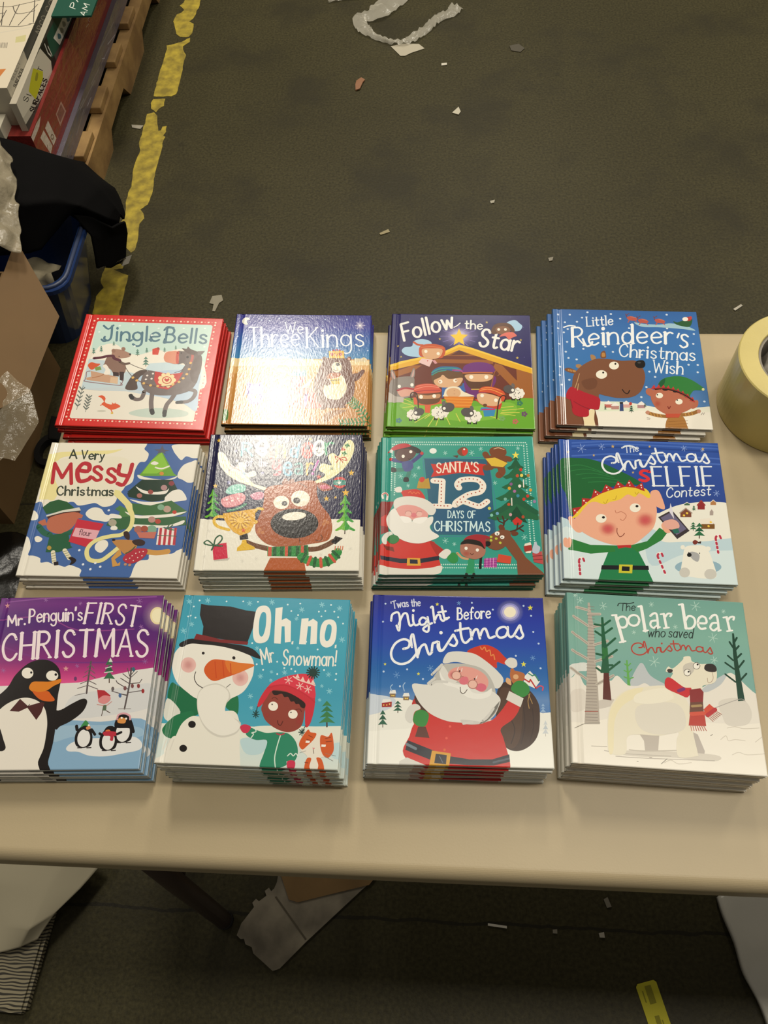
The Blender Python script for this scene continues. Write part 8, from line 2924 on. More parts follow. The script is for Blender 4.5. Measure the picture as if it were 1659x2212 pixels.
wl = obj('wall_back', newbox(-5, 5, 9, 9.15, 0, 4.6), mat('grey_block_wall', '8a857a', .8)); tag(wl, 'plain grey hall wall far behind the aisle', kind='structure')
YEL = mat('yellow_line_paint', 'b9a334', .6, var=.3, vscale=34, c2='857428', bump=.3, bscale=90, bdist=.001)
LINES = [[(-0.946,3.117),(-0.935,3.116),(-0.923,3.116),(-0.912,3.118),(-0.902,3.114),(-0.889,3.115),(-0.889,3.093),(-0.887,3.069),(-0.888,3.053),(-0.893,3.037),(-0.892,3.015),(-0.898,2.988),(-0.909,2.971),(-0.891,2.957),(-0.888,2.938),(-0.888,2.920),(-0.887,2.900),(-0.896,2.879),(-0.906,2.877),(-0.917,2.878),(-0.927,2.880),(-0.943,2.897),(-0.949,2.919),(-0.955,2.937),(-0.960,2.954),(-0.967,2.973),(-0.965,2.997),(-0.961,3.017),(-0.947,3.026),(-0.939,3.043),(-0.948,3.057),(-0.960,3.071),(-0.949,3.089)],
 [(-0.890,2.873),(-0.887,2.849),(-0.898,2.836),(-0.907,2.824),(-0.903,2.803),(-0.896,2.787),(-0.888,2.773),(-0.888,2.758),(-0.890,2.739),(-0.889,2.724),(-0.889,2.709),(-0.886,2.691),(-0.886,2.675),(-0.886,2.661),(-0.885,2.642),(-0.885,2.628),(-0.885,2.609),(-0.885,2.594),(-0.884,2.575),(-0.886,2.558),(-0.901,2.546),(-0.912,2.548),(-0.919,2.547),(-0.929,2.545),(-0.939,2.546),(-0.950,2.546),(-0.960,2.548),(-0.962,2.575),(-0.962,2.587),(-0.961,2.605),(-0.964,2.619),(-0.961,2.633),(-0.963,2.648),(-0.963,2.663),(-0.963,2.677),(-0.964,2.692),(-0.962,2.706),(-0.962,2.720),(-0.961,2.735),(-0.962,2.754),(-0.961,2.766),(-0.962,2.783),(-0.961,2.809),(-0.966,2.830),(-0.952,2.833),(-0.941,2.837),(-0.928,2.845),(-0.917,2.849),(-0.907,2.857),(-0.900,2.867)],
 [(-0.959,2.532),(-0.950,2.533),(-0.939,2.533),(-0.928,2.535),(-0.918,2.534),(-0.919,2.514),(-0.916,2.497),(-0.925,2.489),(-0.932,2.479),(-0.937,2.464),(-0.946,2.474),(-0.957,2.483),(-0.959,2.498),(-0.963,2.513)],
 [(-0.965,2.455),(-0.955,2.459),(-0.943,2.464),(-0.929,2.445),(-0.926,2.426),(-0.922,2.407),(-0.917,2.390),(-0.912,2.370),(-0.904,2.372),(-0.902,2.391),(-0.889,2.393),(-0.889,2.378),(-0.886,2.365),(-0.892,2.347),(-0.884,2.340),(-0.887,2.325),(-0.888,2.308),(-0.885,2.294),(-0.885,2.280),(-0.885,2.266),(-0.885,2.250),(-0.886,2.231),(-0.885,2.215),(-0.886,2.200),(-0.886,2.187),(-0.886,2.171),(-0.884,2.155),(-0.885,2.141),(-0.882,2.124),(-0.880,2.111),(-0.879,2.097),(-0.878,2.084),(-0.878,2.072),(-0.880,2.060),(-0.880,2.047),(-0.881,2.039),(-0.883,2.026),(-0.890,2.020),(-0.894,2.013),(-0.901,2.006),(-0.888,1.988),(-0.882,1.968),(-0.887,1.957),(-0.892,1.944),(-0.891,1.933),(-0.890,1.921),(-0.888,1.908),(-0.886,1.897),(-0.885,1.886),(-0.884,1.872),(-0.885,1.862),(-0.884,1.847),(-0.885,1.836),(-0.894,1.826),(-0.906,1.839),(-0.914,1.848),(-0.923,1.856),(-0.932,1.865),(-0.941,1.871),(-0.952,1.879),(-0.958,1.895),(-0.962,1.908),(-0.957,1.918),(-0.956,1.929),(-0.952,1.942),(-0.949,1.953),(-0.946,1.964),(-0.942,1.976),(-0.944,1.992),(-0.946,2.009),(-0.949,2.024),(-0.952,2.038),(-0.952,2.053),(-0.951,2.065),(-0.953,2.081),(-0.951,2.093),(-0.948,2.108),(-0.951,2.126),(-0.952,2.142),(-0.954,2.157),(-0.957,2.173),(-0.958,2.189),(-0.958,2.204),(-0.958,2.216),(-0.957,2.232),(-0.956,2.245),(-0.953,2.262),(-0.953,2.276),(-0.959,2.293),(-0.964,2.310),(-0.964,2.323),(-0.964,2.336),(-0.962,2.350),(-0.964,2.363),(-0.964,2.378),(-0.965,2.394),(-0.962,2.408),(-0.964,2.426),(-0.965,2.439)],
 [(-0.943,1.788),(-0.935,1.786),(-0.926,1.784),(-0.917,1.782),(-0.905,1.771),(-0.907,1.762),(-0.915,1.762),(-0.925,1.759),(-0.932,1.760),(-0.924,1.755),(-0.913,1.750),(-0.906,1.745),(-0.895,1.741),(-0.885,1.737),(-0.883,1.719),(-0.883,1.705),(-0.884,1.689),(-0.883,1.677),(-0.882,1.667),(-0.882,1.652),(-0.882,1.638),(-0.881,1.628),(-0.881,1.615),(-0.882,1.605),(-0.881,1.592),(-0.879,1.582),(-0.878,1.570),(-0.878,1.561),(-0.877,1.550),(-0.877,1.540),(-0.876,1.530),(-0.875,1.523),(-0.877,1.513),(-0.874,1.502),(-0.874,1.493),(-0.874,1.483),(-0.873,1.473),(-0.872,1.463),(-0.871,1.453),(-0.870,1.444),(-0.871,1.437),(-0.870,1.426),(-0.877,1.425),(-0.885,1.426),(-0.893,1.427),(-0.901,1.426),(-0.910,1.427),(-0.916,1.425),(-0.926,1.425),(-0.933,1.427),(-0.941,1.425),(-0.948,1.426),(-0.949,1.437),(-0.950,1.447),(-0.951,1.456),(-0.951,1.464),(-0.953,1.474),(-0.955,1.487),(-0.955,1.497),(-0.957,1.506),(-0.957,1.517),(-0.958,1.526),(-0.959,1.536),(-0.958,1.547),(-0.956,1.559),(-0.957,1.570),(-0.956,1.581),(-0.956,1.592),(-0.957,1.602),(-0.956,1.613),(-0.958,1.623),(-0.959,1.635),(-0.958,1.645),(-0.960,1.656),(-0.955,1.669),(-0.951,1.678),(-0.945,1.689),(-0.951,1.698),(-0.957,1.707),(-0.960,1.718),(-0.960,1.731),(-0.961,1.741),(-0.958,1.756),(-0.958,1.767),(-0.960,1.779),(-0.951,1.784)],
 ]
bm = bmesh.new()
for P in LINES:
    if area(P) < 0: P = P[::-1]
    prism(bm, P, .0001, .0009)
tag(obj('trim_1', bm, YEL), 'chipped yellow safety line painted along the floor', kind='structure')

# ------------------------------------------------------------------ folding table
TAB = mat('beige_table_plastic', 'b7a684', .42, spec=.4, bump=.25, bscale=420, bdist=.0004, var=.06, vscale=5)
STEEL = mat('brown_leg_steel', '4a3d38', .5, metal=.3)
tb = thing('folding_table', (.345, .494, 0), 'long beige plastic folding table holding twelve stacks of picture books', 'table')
bm = bmesh.new(); fs = box(bm, -.89, .915, -.383, .383, TZ-.042, TZ)
vert = [e for e in bm.edges if abs(e.verts[0].co.z-e.verts[1].co.z) > .01]
bmesh.ops.bevel(bm, geom=vert, offset=.035, segments=6, affect='EDGES', profile=.5)
top = [e for e in bm.edges if all(v.co.z > TZ-.001 for v in e.verts) and len([f for f in e.link_faces if f.normal.z > .9]) == 1]
bmesh.ops.bevel(bm, geom=top, offset=.014, segments=12, affect='EDGES', profile=.5)
obj('tabletop', bm, TAB, tb, smooth=False)
for s, x in ((1, -.723), (1, .80)):
    for y0, y1 in ((-.386, -.335), (.386, .335)):
        bm = bmesh.new(); tube(bm, [(x, y0, .012), (x, y0+(y1-y0)*.5, .38), (x, y1, TZ-.043)], .0155, 14); lg = obj('leg', bm, STEEL, tb, True)
        bm = bmesh.new(); tube(bm, [(x, y0, 0), (x, y0, .014)], .0165, 14); obj('foot_cap', bm, mat('black_rubber', '161412', .7), lg, True)
    bm = bmesh.new(); tube(bm, [(x, -.36, .36), (x, .36, .36)], .011, 10); obj('crossbar', bm, STEEL, tb, True)

# ------------------------------------------------------------------ picture books
GLOSS = [print_mat('glossy_cover_print', .22, .12, (55, 55, 55), .0006), print_mat('glossy_cover_tint', .22, soft=True)]
PEBBLE = [print_mat('foil_pebbled_cover_print', .18, .24, (420, 170, 420), .0006, spec=.5), print_mat('foil_pebbled_cover_tint', .18, .24, (420, 170, 420), .0006, True, spec=.5)]
PAGE = mat('white_pages', 'd9d3c3', .7, bump=.5, bscale=600, bdist=.0005)
BOARD = .0020
HC = (.0055, .007, .008, .009, .010, .011, .0125); HD = (0, .00035, .0008, .0010, .0008, .00035, 0)
def make_book(key, w, h, t, edge, bottom, spine, mats):
    """one hardback lying flat: origin at the middle of its underside, spine on the left"""
    e = .0011
    def drop(x, y):
        d = 0
        m = min(x, w-x, y, h-y)
        if m < e: d += .0006 * (1-m/e)**2
        for (a, da), (b, db) in zip(zip(HC[:-1], HD[:-1]), zip(HC[1:], HD[1:])):
            if a <= x < b: d += da + (db-da)*(x-a)/(b-a)
        return d
    bm, ink, inkh = print_mesh(ART[key], w, h, (e*.5, e, w-e, w-e*.5)+HC, (e*.5, e, h-e, h-e*.5), drop)
    zt = t - inkh; ze = zt-.0006; zl = zt-BOARD
    for v in bm.verts: v.co += Vector((-w/2, -h/2, zt))
    def quadstrip(bm, ink, P, z0, z1, colr):
        f = bm.faces.new([bm.verts.new((P[0][0], P[0][1], z0)), bm.verts.new((P[1][0], P[1][1], z0)), bm.verts.new((P[1][0], P[1][1], z1)), bm.verts.new((P[0][0], P[0][1], z1))])
        paint(bm, ink, [f], colr)
    def board_edges(bm, ink, z0, z1):
        segs = []; u = 0
        for a, b, c in sorted(bottom):
            if a > u: segs.append((u, a, edge))
            segs.append((a, b, c)); u = b
        segs.append((u, 1, edge))
        for a, b, c in segs: quadstrip(bm, ink, [(-w/2+a*w, -h/2), (-w/2+b*w, -h/2)], z0, z1, c)
        for a, b, c in spine: quadstrip(bm, ink, [(w/2, -h/2+a*h), (w/2, -h/2+b*h)], z0, z1, c)
        quadstrip(bm, ink, [(w/2, h/2), (-w/2, h/2)], z0, z1, spine[-1][2])
    board_edges(bm, ink, zl, ze)
    f = bm.faces.new([bm.verts.new(p) for p in ((-w/2, h/2, zl), (w/2, h/2, zl), (w/2, -h/2, zl), (-w/2, -h/2, zl))]); paint(bm, ink, [f], 'd8d2c4')
    parts = [('front_cover', bm, mats)]
    bm = bmesh.new(); ink = bm.loops.layers.float_color.new('ink')
    fs = [bm.faces.new([bm.verts.new(p) for p in q]) for q in (((-w/2, -h/2, BOARD), (w/2, -h/2, BOARD), (w/2, h/2, BOARD), (-w/2, h/2, BOARD)), ((-w/2, h/2, 0), (w/2, h/2, 0), (w/2, -h/2, 0), (-w/2, -h/2, 0)))]
    paint(bm, ink, fs, edge); board_edges(bm, ink, 0, BOARD); parts.append(('back_cover', bm, mats))
    bm = bmesh.new(); ink = bm.loops.layers.float_color.new('ink'); n = 6
    prof = [(-w/2 - .0014*math.sin(math.pi*i/n), ze*i/n) for i in range(n+1)]
    for a, b, c in spine:
        for (x0, z0), (x1, z1) in zip(prof[:-1], prof[1:]):
            f = bm.faces.new([bm.verts.new(p) for p in ((x0, -h/2+b*h, z0), (x0, -h/2+a*h, z0), (x1, -h/2+a*h, z1), (x1, -h/2+b*h, z1))]); paint(bm, ink, [f], c)
    parts.append(('spine', bm, mats))
    bm = newbox(-w/2+.002, w/2-.0035, -h/2+.0035, h/2-.0035, BOARD, zl); parts.append(('page_block', bm, PAGE))
    root = bpy.data.objects.new('picture_book', None); col.objects.link(root); root.empty_display_size = .05; root['category'] = 'book'
    for n_, b_, m_ in parts: obj(n_, b_, m_, root)
    return root
def copy_book(root):
    c = root.copy(); col.objects.link(c)
    for ch in root.children:
        d = ch.copy(); col.objects.link(d); d.parent = c
    return c
# key, x, y, turn, width, height, stack height, lean x, lean y, count, shift of the lowest book (mm), edge colour,
# colours along the bottom board edge, colours along the spine from bottom to top, cover description
STACKS = [
 ('C1',-.4284,.7682,.0047,.2073,.2045,.0335,-.0495,.0006, 4,(7,-6),'b01f1c',[],[(0,1,'b82420')],'the grey horse pulling a sledge'),
 ('C2',-.1998,.7704,.0232,.1991,.1986,.0379,-.0366,.0077, 4,(3,-2),'5a4426',[(0,.14,'3c4a26'),(.86,1,'33502a')],[(0,.12,'40602c'),(.12,.5,'a8763c'),(.5,.75,'2f6a98'),(.75,1,'2a2766')],'the crowned bear under a star'),
 ('C3',.0297,.7821,-.0010,.2030,.2048,.0233,-.0125,.0063, 3,(-5,-4),'8fae44',[(.0,.74,'8fae44'),(.74,1,'1c3a1c')],[(0,.22,'5f9a2a'),(.22,.52,'8a4a22'),(.52,.6,'d8a828'),(.6,1,'262456')],'the nativity stable and yellow star'),
 ('C4',.2649,.7826,-.0238,.2062,.2079,.0305,-.0034,.0076, 4,(-21,-11),'d8d5cb',[(.0,.16,'33211a'),(.16,.27,'c9bb96'),(.27,.3,'2a1a14'),(.68,.8,'5a2a22')],[(0,.22,'6a4030'),(.22,1,'2f5f94')],'the big reindeer in red scarf'),
 ('C5',-.4281,.5417,.0087,.2065,.2019,.0287,-.0144,.0085, 4,(5,-5),'dcd7c8',[],[(0,.22,'d8d2c2'),(.22,.6,'3f5f96'),(.6,1,'dcd6b4')],'elf, sausage dog and snowy tree'),
 ('C6',-.1993,.5452,.0384,.2023,.2001,.0500,-.0374,.0155, 6,(4,-6),'e0dbcc',[(.42,.68,'7a4526')],[(0,.36,'d2cdbe'),(.36,1,'17163a')],'the big-nosed reindeer with gold trophy'),
 ('C7',.0274,.5520,.0283,.2009,.2038,.0380,-.0098,.0038, 5,(-9,-4),'257a6a',[(.0,.3,'5a8a7c')],[(0,.1,'c8c2b4'),(.1,.5,'8a3a32'),(.5,1,'2a8a7a')],'Santa and the number twelve'),
 ('C8',.2591,.5481,-.0243,.2047,.2030,.0384,.0087,.0108, 5,(-17,-9),'c6d2d4',[(.2,.52,'16402a')],[(0,.42,'a8bccb'),(.42,1,'27478c')],'the elf taking a selfie'),
 ('C9',-.4295,.3049,.0448,.2026,.2091,.0372,-.0004,.0030, 5,(10,-6),'d0d4ce',[(.38,.44,'2a2420')],[(0,.3,'6a94b0'),(.3,.55,'c4c4c4'),(.55,1,'5a2464')],'the waving penguin on purple'),
 ('C10',-.1999,.3049,-.0003,.1978,.1981,.0622,-.0173,-.0158, 8,(5,-5),'d6dbcb',[(.57,.68,'1a4a34'),(.68,.74,'7a2030'),(.8,.85,'8a3a1c'),(.87,.92,'8a3a1c')],[(0,.3,'ccd0c2'),(.3,1,'3389a4')],'the snowman in a top hat'),
 ('C11',.0274,.3155,.0152,.1994,.1984,.0535,-.0262,-.0081, 7,(-6,-3),'dcdcd2',[(.25,.33,'9a2a24'),(.33,.37,'b08a2c'),(.42,.48,'1f2028'),(.48,.63,'20222a'),(.63,.75,'9a2a24')],[(0,.4,'c8ccc8'),(.4,1,'22337e')],'Santa carrying a brown sack'),
 ('C12',.2502,.3183,-.0313,.2015,.1976,.0577,-.0159,-.0055, 7,(-7,-4),'e4dbc8',[],[(0,.5,'cfcabb'),(.5,1,'6a9a90')],'the polar bear in striped scarf'),
]
ORD = ['topmost', 'second from top', 'third from top', 'fourth from top', 'fifth from top', 'sixth from top', 'seventh from top', 'lowest']
for key, x, y, a, w, h, zs, tx, ty, n, (sx, sy), edge, bottom, spine, desc in STACKS:
    lift = .5*w*abs(tx) + .5*h*abs(ty); t = (zs-lift)/n - .0002
    proto = make_book(key, w, h, t, edge, bottom, spine, PEBBLE if key in ('C2', 'C6') else GLOSS)
    rnd = random.Random(key)
    for k in range(n-1, -1, -1):
        o = proto if k == n-1 else copy_book(proto)
        f = k/(n-1); q = 1-f
        j = 0 if k == n-1 else 1
        o.rotation_mode = 'XYZ'
        R = Matrix.Rotation(a + j*rnd.uniform(-.010, .010), 4, 'Z') @ Matrix.Rotation(-math.atan(tx*f), 4, 'Y') @ Matrix.Rotation(math.atan(ty*f), 4, 'X')
        o.rotation_euler = R.to_euler()
        o.location = (x + (sx*q + j*rnd.uniform(-1.2, 1.2))*.001, y + (sy*q + j*rnd.uniform(-1.0, 1.0))*.001, TZ + .0003 + k*(t+.0002) + lift*f)
        word = ORD[n-1-k] if k else 'lowest'
        o['label'] = ('topmost picture book of its stack, showing ' + desc) if k == n-1 else ('%s book in the stack topped by ' % word + desc)
        o['group'] = 'picture books stacked under ' + desc

# ------------------------------------------------------------------ films and papers
def film_mat(name, c, alpha, rough=.18, bump=.5, bscale=60):
    return mat(name, c, rough, .6, bump, bscale, .004, alpha=alpha)
FILM = film_mat('clear_stretch_film', 'd8d2c0', .42)
FILM_DENSE = film_mat('crumpled_bubble_film', 'b7ab90', .5, .16, 1.0, 55)
PAPER = mat('white_paper', 'cfc8b4', .75, var=.1, vscale=9, bump=.3, bscale=40, bdist=.002)
def rough_sheet(rows, n, amp, freq, seed, thick=0):
    """resample a coarse sheet of control rows and crumple it"""
    def lerp(a, b, t): return [a[i]+(b[i]-a[i])*t for i in range(3)]
    def sample(row, t):
        u = t*(len(row)-1); i = min(int(u), len(row)-2); return lerp(row[i], row[i+1], u-i)
    out = []
    for a in range(n+1):
        u = a/n*(len(rows)-1); i = min(int(u), len(rows)-2)
        r = []
        for b in range(n+1):
            p = Vector(lerp(sample(rows[i], b/n), sample(rows[i+1], b/n), u-i))
            p += noise.noise_vector(p*freq + Vector((seed, 0, 0)))*amp; r.append(p)
        out.append(r)
    bm = bmesh.new(); grid_sheet(bm, out, thick); return bm

# tape roll lying flat on the right end of the table
tp = thing('tape_roll', (.4700, .7370, TZ), 'wide roll of yellowish clear packing tape lying flat on the table, right edge', 'tape roll')
TAPE = mat('wound_yellow_tape', 'd8c67a', .3, .5, .15, 300, .0005, var=.12, vscale=14)
bm = bmesh.new(); n = 72; prof = [(.0575, .0), (.0815, .0), (.083, .0015), (.083, .0985), (.0815, .1), (.0585, .1), (.0575, .099), (.0575, 0)]
rings = [[bm.verts.new((r*math.cos(2*math.pi*i/n), r*math.sin(2*math.pi*i/n), z)) for r, z in prof[:-1]] for i in range(n)]
for i in range(n):
    for k in range(7): bm.faces.new((rings[i][k], rings[(i+1) % n][k], rings[(i+1) % n][(k+1) % 7], rings[i][(k+1) % 7]))
bmesh.ops.recalc_face_normals(bm, faces=bm.faces)
obj('tape_winding', bm, TAPE, tp, False)
bm = bmesh.new(); rings = [[bm.verts.new((r*math.cos(2*math.pi*i/n), r*math.sin(2*math.pi*i/n), z)) for r, z in ((.054, .001), (.0574, .001), (.0574, .097), (.054, .097))] for i in range(n)]
for i in range(n):
    for k in range(4): bm.faces.new((rings[i][k], rings[(i+1) % n][k], rings[(i+1) % n][(k+1) % 4], rings[i][(k+1) % 4]))
bmesh.ops.recalc_face_normals(bm, faces=bm.faces)
obj('core', bm, mat('grey_card_core', '8d8577', .6), tp)
ws = thing('crumpled_film', (.4700, .7370, TZ), 'crumpled grey clear film stuffed inside the tape roll', 'plastic film')
bm = bmesh.new(); bmesh.ops.create_icosphere(bm, subdivisions=4, radius=.050)
for v in bm.verts:
    v.co += noise.noise_vector(v.co*38)*.010; r = math.hypot(v.co.x, v.co.y)
    if r > .0525: v.co.x *= .0525/r; v.co.y *= .0525/r
    v.co.z = .052 + max(-.05, min(.034, v.co.z*.9))
obj('film_wad', bm, film_mat('grey_film_wad', '9b958a', 1, .25, .6, 80), ws, True)
pe = thing('marker_pen', (.4935, .7560, TZ), 'dark blue pen standing in the tape roll', 'pen')
bm = bmesh.new(); tube(bm, [(0, 0, .088), (.012, .012, .122)], .0085, 14); obj('pen_barrel', bm, mat('dark_blue_plastic', '232a48', .3), pe, True)
bm = bmesh.new(); tube(bm, [(.012, .012, .122), (.0135, .0135, .128)], .007, 14); obj('pen_cap', bm, mat('black_pen_cap', '111118', .3), pe, True)

# ------------------------------------------------------------------ open carton on the floor left of the table
KR = mat('kraft_card', '715530', .75, var=.1, vscale=7, bump=.15, bscale=160, bdist=.0006)
cx0, cx1, cy0, cy1, cz = -1.46, -1.0, .93, 1.40, .345
ct = thing('cardboard_carton', ((cx0+cx1)/2, (cy0+cy1)/2, 0), 'open brown cardboard carton on the floor left of the table, flap folded out', 'box')
bm = bmesh.new(); th = .004
for b in ((cx0, cx1, cy0, cy1, 0, .006), (cx0, cx0+th, cy0, cy1, .006, cz), (cx1-th, cx1, cy0, cy1, .006, cz), (cx0+th, cx1-th, cy0, cy0+th, .006, cz), (cx0+th, cx1-th, cy1-th, cy1, .006, cz)): box(bm, *b)
for v in bm.verts: v.co -= ct.location
obj('carton_body', bm, KR, ct)
def flap(a, b, c, d, name='flap'):
    bm = bmesh.new(); grid_sheet(bm, [[Vector(p)-ct.location for p in (a, b)], [Vector(p)-ct.location for p in (d, c)]], .004)
    return obj(name, bm, KR, ct)
flap((cx1+.001, 1.50, cz), (cx1+.001, cy0, cz), (-.884, 1.094, .290), (-.870, 1.312, .290))
flap((cx0-.001, cy0, cz), (cx0-.001, cy1, cz), (cx0-.13, cy1-.02, cz-.08), (cx0-.13, cy0+.02, cz-.08))
flap((cx0, cy0-.001, cz), (cx1, cy0-.001, cz), (cx1-.03, cy0-.10, cz-.17), (cx0+.03, cy0-.10, cz-.17))
# loose clear tape hanging from the flap corner
lt = rough_sheet([[(-.953,1.074,.330),(-.930,1.130,.318),(-.880,1.098,.303)], [(-.925,.990,.296),(-.896,1.040,.306),(-.846,1.022,.288)], [(-.915,.915,.282),(-.904,.935,.280),(-.880,.930,.272)]], 22, .005, 24, 3)
for v in lt.verts: v.co -= ct.location
obj('loose_clear_tape', lt, film_mat('clear_packing_tape', 'b5a68a', .34, .12, .8, 45), ct, True)['label'] = 'loose clear packing tape'
bw = rough_sheet([[(-1.14, 1.43, .378), (-1.0, 1.43, .400), (-.955, 1.435, .375)], [(-1.14, 1.56, .435), (-1.03, 1.57, .445), (-.990, 1.585, .405)], [(-1.16, 1.76, .42), (-1.09, 1.77, .43), (-1.045, 1.74, .400)]], 40, .016, 26, 9, .003)
tag(obj('bubble_wrap', bw, FILM_DENSE, None, True), 'crumpled clear bubble wrap lying over the black jacket beside the carton', 'bubble wrap')

# ------------------------------------------------------------------ blue tote with a black jacket thrown over it
BLUE = mat('blue_polypropylene', '22355f', .16, .5, .1, 20, .002)
tt = thing('storage_tote', (-1.125, 1.585, 0), 'open blue plastic tote bin behind the carton, under the black jacket', 'bin')
bm = bmesh.new()
def ring(hx, hy, z, r=.05, n=5):
    out = []
    for sx, sy, a0 in ((1,1,0),(-1,1,90),(-1,-1,180),(1,-1,270)):
        for k in range(n+1):
            a = math.radians(a0+90*k/n); out.append((sx*(hx-r)+r*math.cos(a), sy*(hy-r)+r*math.sin(a), z))
    return out
prof = [(.155, .100, 0), (.212, .140, .235), (.226, .154, .235), (.226, .154, .247), (.205, .133, .247), (.148, .093, .008)]
Rg = [[bm.verts.new(p) for p in ring(*q)] for q in prof]; m = len(Rg[0])
for a, b in zip(Rg[:-1], Rg[1:]):
    for k in range(m): bm.faces.new((a[k], a[(k+1) % m], b[(k+1) % m], b[k]))
bm.faces.new(Rg[0][::-1]); bm.faces.new(Rg[-1]); bmesh.ops.recalc_face_normals(bm, faces=bm.faces)
obj('bin_body', bm, BLUE, tt)
bm = bmesh.new(); tube(bm, [(x, y, .249) for x, y, z in ring(.215, .143, 0)] + [ring(.215, .143, 0)[0][:2]+(.249,)], .005, 8); obj('bin_rim', bm, mat('scuffed_rim', '3c4660', .4), tt, True)
cr = rough_sheet([[(-1.10, 1.505, .02), (-.99, 1.505, .06)], [(-1.10, 1.53, .20), (-.965, 1.53, .21)], [(-1.08, 1.60, .19), (-.985, 1.60, .17)], [(-1.08, 1.65, .03), (-1.0, 1.65, .03)]], 18, .014, 30, 2)
tag(obj('crumpled_paper', cr, mat('cream_packing_paper', 'b8ac8e', .7, bump=.4, bscale=60), None, True), 'crumpled cream packing paper inside the near end of the blue tote', 'paper')
JK = mat('black_wool_cloth', '0c0b0b', .95, .1, .5, 500, .001, sheen=.0)
jk = thing('black_jacket', (-1.0, 1.68, 0), 'black jacket thrown over the far half of the blue tote', 'jacket')
jl = Vector((-1.0, 1.68, 0))
def rel(rows): return [[tuple(Vector(p)-jl) for p in r] for r in rows]
body = rel([[(-1.24,1.908,.27),(-1.15,1.906,.27),(-1.07,1.904,.27),(-.965,1.902,.25),(-.885,1.86,.20),(-.858,1.80,.16),(-.855,1.78,.16)],
 [(-1.240,1.890,.335),(-1.151,1.885,.34),(-1.072,1.862,.33),(-.964,1.819,.31),(-.882,1.767,.28),(-.856,1.765,.215),(-.852,1.770,.185)],
 [(-1.106,1.594,.400),(-1.034,1.577,.400),(-.970,1.573,.390),(-.927,1.624,.360),(-.885,1.654,.320),(-.858,1.697,.240),(-.852,1.750,.180)],
 [(-1.130,1.497,.290),(-1.065,1.512,.290),(-1.004,1.526,.280),(-.979,1.545,.275),(-.935,1.665,.280),(-.908,1.695,.185),(-.872,1.735,.140)]])
ob = obj('jacket_body', rough_sheet(body, 36, .010, 9, 5, .006), JK, jk, True)
hem = rel([[(-.915,1.650,.290),(-.880,1.672,.262),(-.850,1.690,.215),(-.837,1.745,.185)], [(-.886,1.640,.235),(-.880,1.668,.205),(-.866,1.712,.165),(-.850,1.760,.130)], [(-.905,1.630,.13),(-.893,1.672,.090),(-.880,1.715,.065),(-.872,1.745,.060)]])
obj('jacket_hem', rough_sheet(hem, 24, .004, 18, 8, .005), JK, jk, True)
bm = bmesh.new()
for i in range(22):
    f = i/21; p = Vector((-.906+.034*f, 1.630+.115*f, .127-.068*f)) - jl
    bmesh.ops.create_cube(bm, size=.0032, matrix=Matrix.Translation(p))
obj('zipper', bm, mat('zip_teeth', '8a8478', .35, metal=.8), jk)
bm = bmesh.new(); grid_sheet(bm, [[Vector(p)-jl for p in ((-.876,1.742,.062), (-.858,1.752,.062))], [Vector(p)-jl for p in ((-.884,1.720,.050), (-.866,1.732,.050))]], .002)
obj('zip_pull_tag', bm, mat('grey_tag', '8f897a', .6), jk)

# ------------------------------------------------------------------ pallet of flooring cartons
W1 = mat('pallet_pine', 'a5834f', .75, var=.35, vscale=10, c2='7a5c34', bump=.4, bscale=60, bdist=.0015)
pl = thing('wooden_pallet', (-1.52, 2.62, 0), 'weathered pine pallet under the shrink-wrapped flooring cartons', 'pallet')
def pb(*a):
    bm = newbox(*a, .003)
    for v in bm.verts:
        q = noise.noise_vector(v.co*7)*.003; v.co += Vector((q.x, q.y, min(0, q.z))); v.co -= pl.location
        if v.co.z < 0: v.co.z = 0
    return bm
for y0, y1 in ((2.085, 2.20), (2.31, 2.42), (2.54, 2.64), (2.75, 2.85), (2.96, 3.06), (3.15, 3.25)): obj('deck_board', pb(-2.03, -1.047, y0, y1, .105, .127), W1, pl)
# notched stringers: three blocks with a rail on top
for x in (-1.062, -1.52, -1.98):
    bm = bmesh.new()
    pr = [(2.02, 0), (2.28, 0), (2.32, .045), (2.52, .05), (2.56, 0), (2.80, 0), (2.84, .05), (3.05, .05), (3.09, 0), (3.30, 0), (3.30, .104), (2.02, .104)]
    a = [bm.verts.new((x-.02, y, z)) for y, z in pr]; b = [bm.verts.new((x+.022, y, z)) for y, z in pr]
    bm.faces.new(a); bm.faces.new(b[::-1])
    for i in range(len(pr)): j = (i+1) % len(pr); bm.faces.new((a[i], b[i], b[j], a[j]))
    bmesh.ops.recalc_face_normals(bm, faces=bm.faces)
    for v in bm.verts: v.co -= pl.location
    obj('stringer', bm, W1, pl)
CPRINT = [print_mat('carton_print', .55), print_mat('carton_tint', .55, soft=True)]
WPRINT = [print_mat('wrapped_carton_print', .24, .7, (60, 25, 60), .004), print_mat('wrapped_carton_tint', .3, soft=True)]
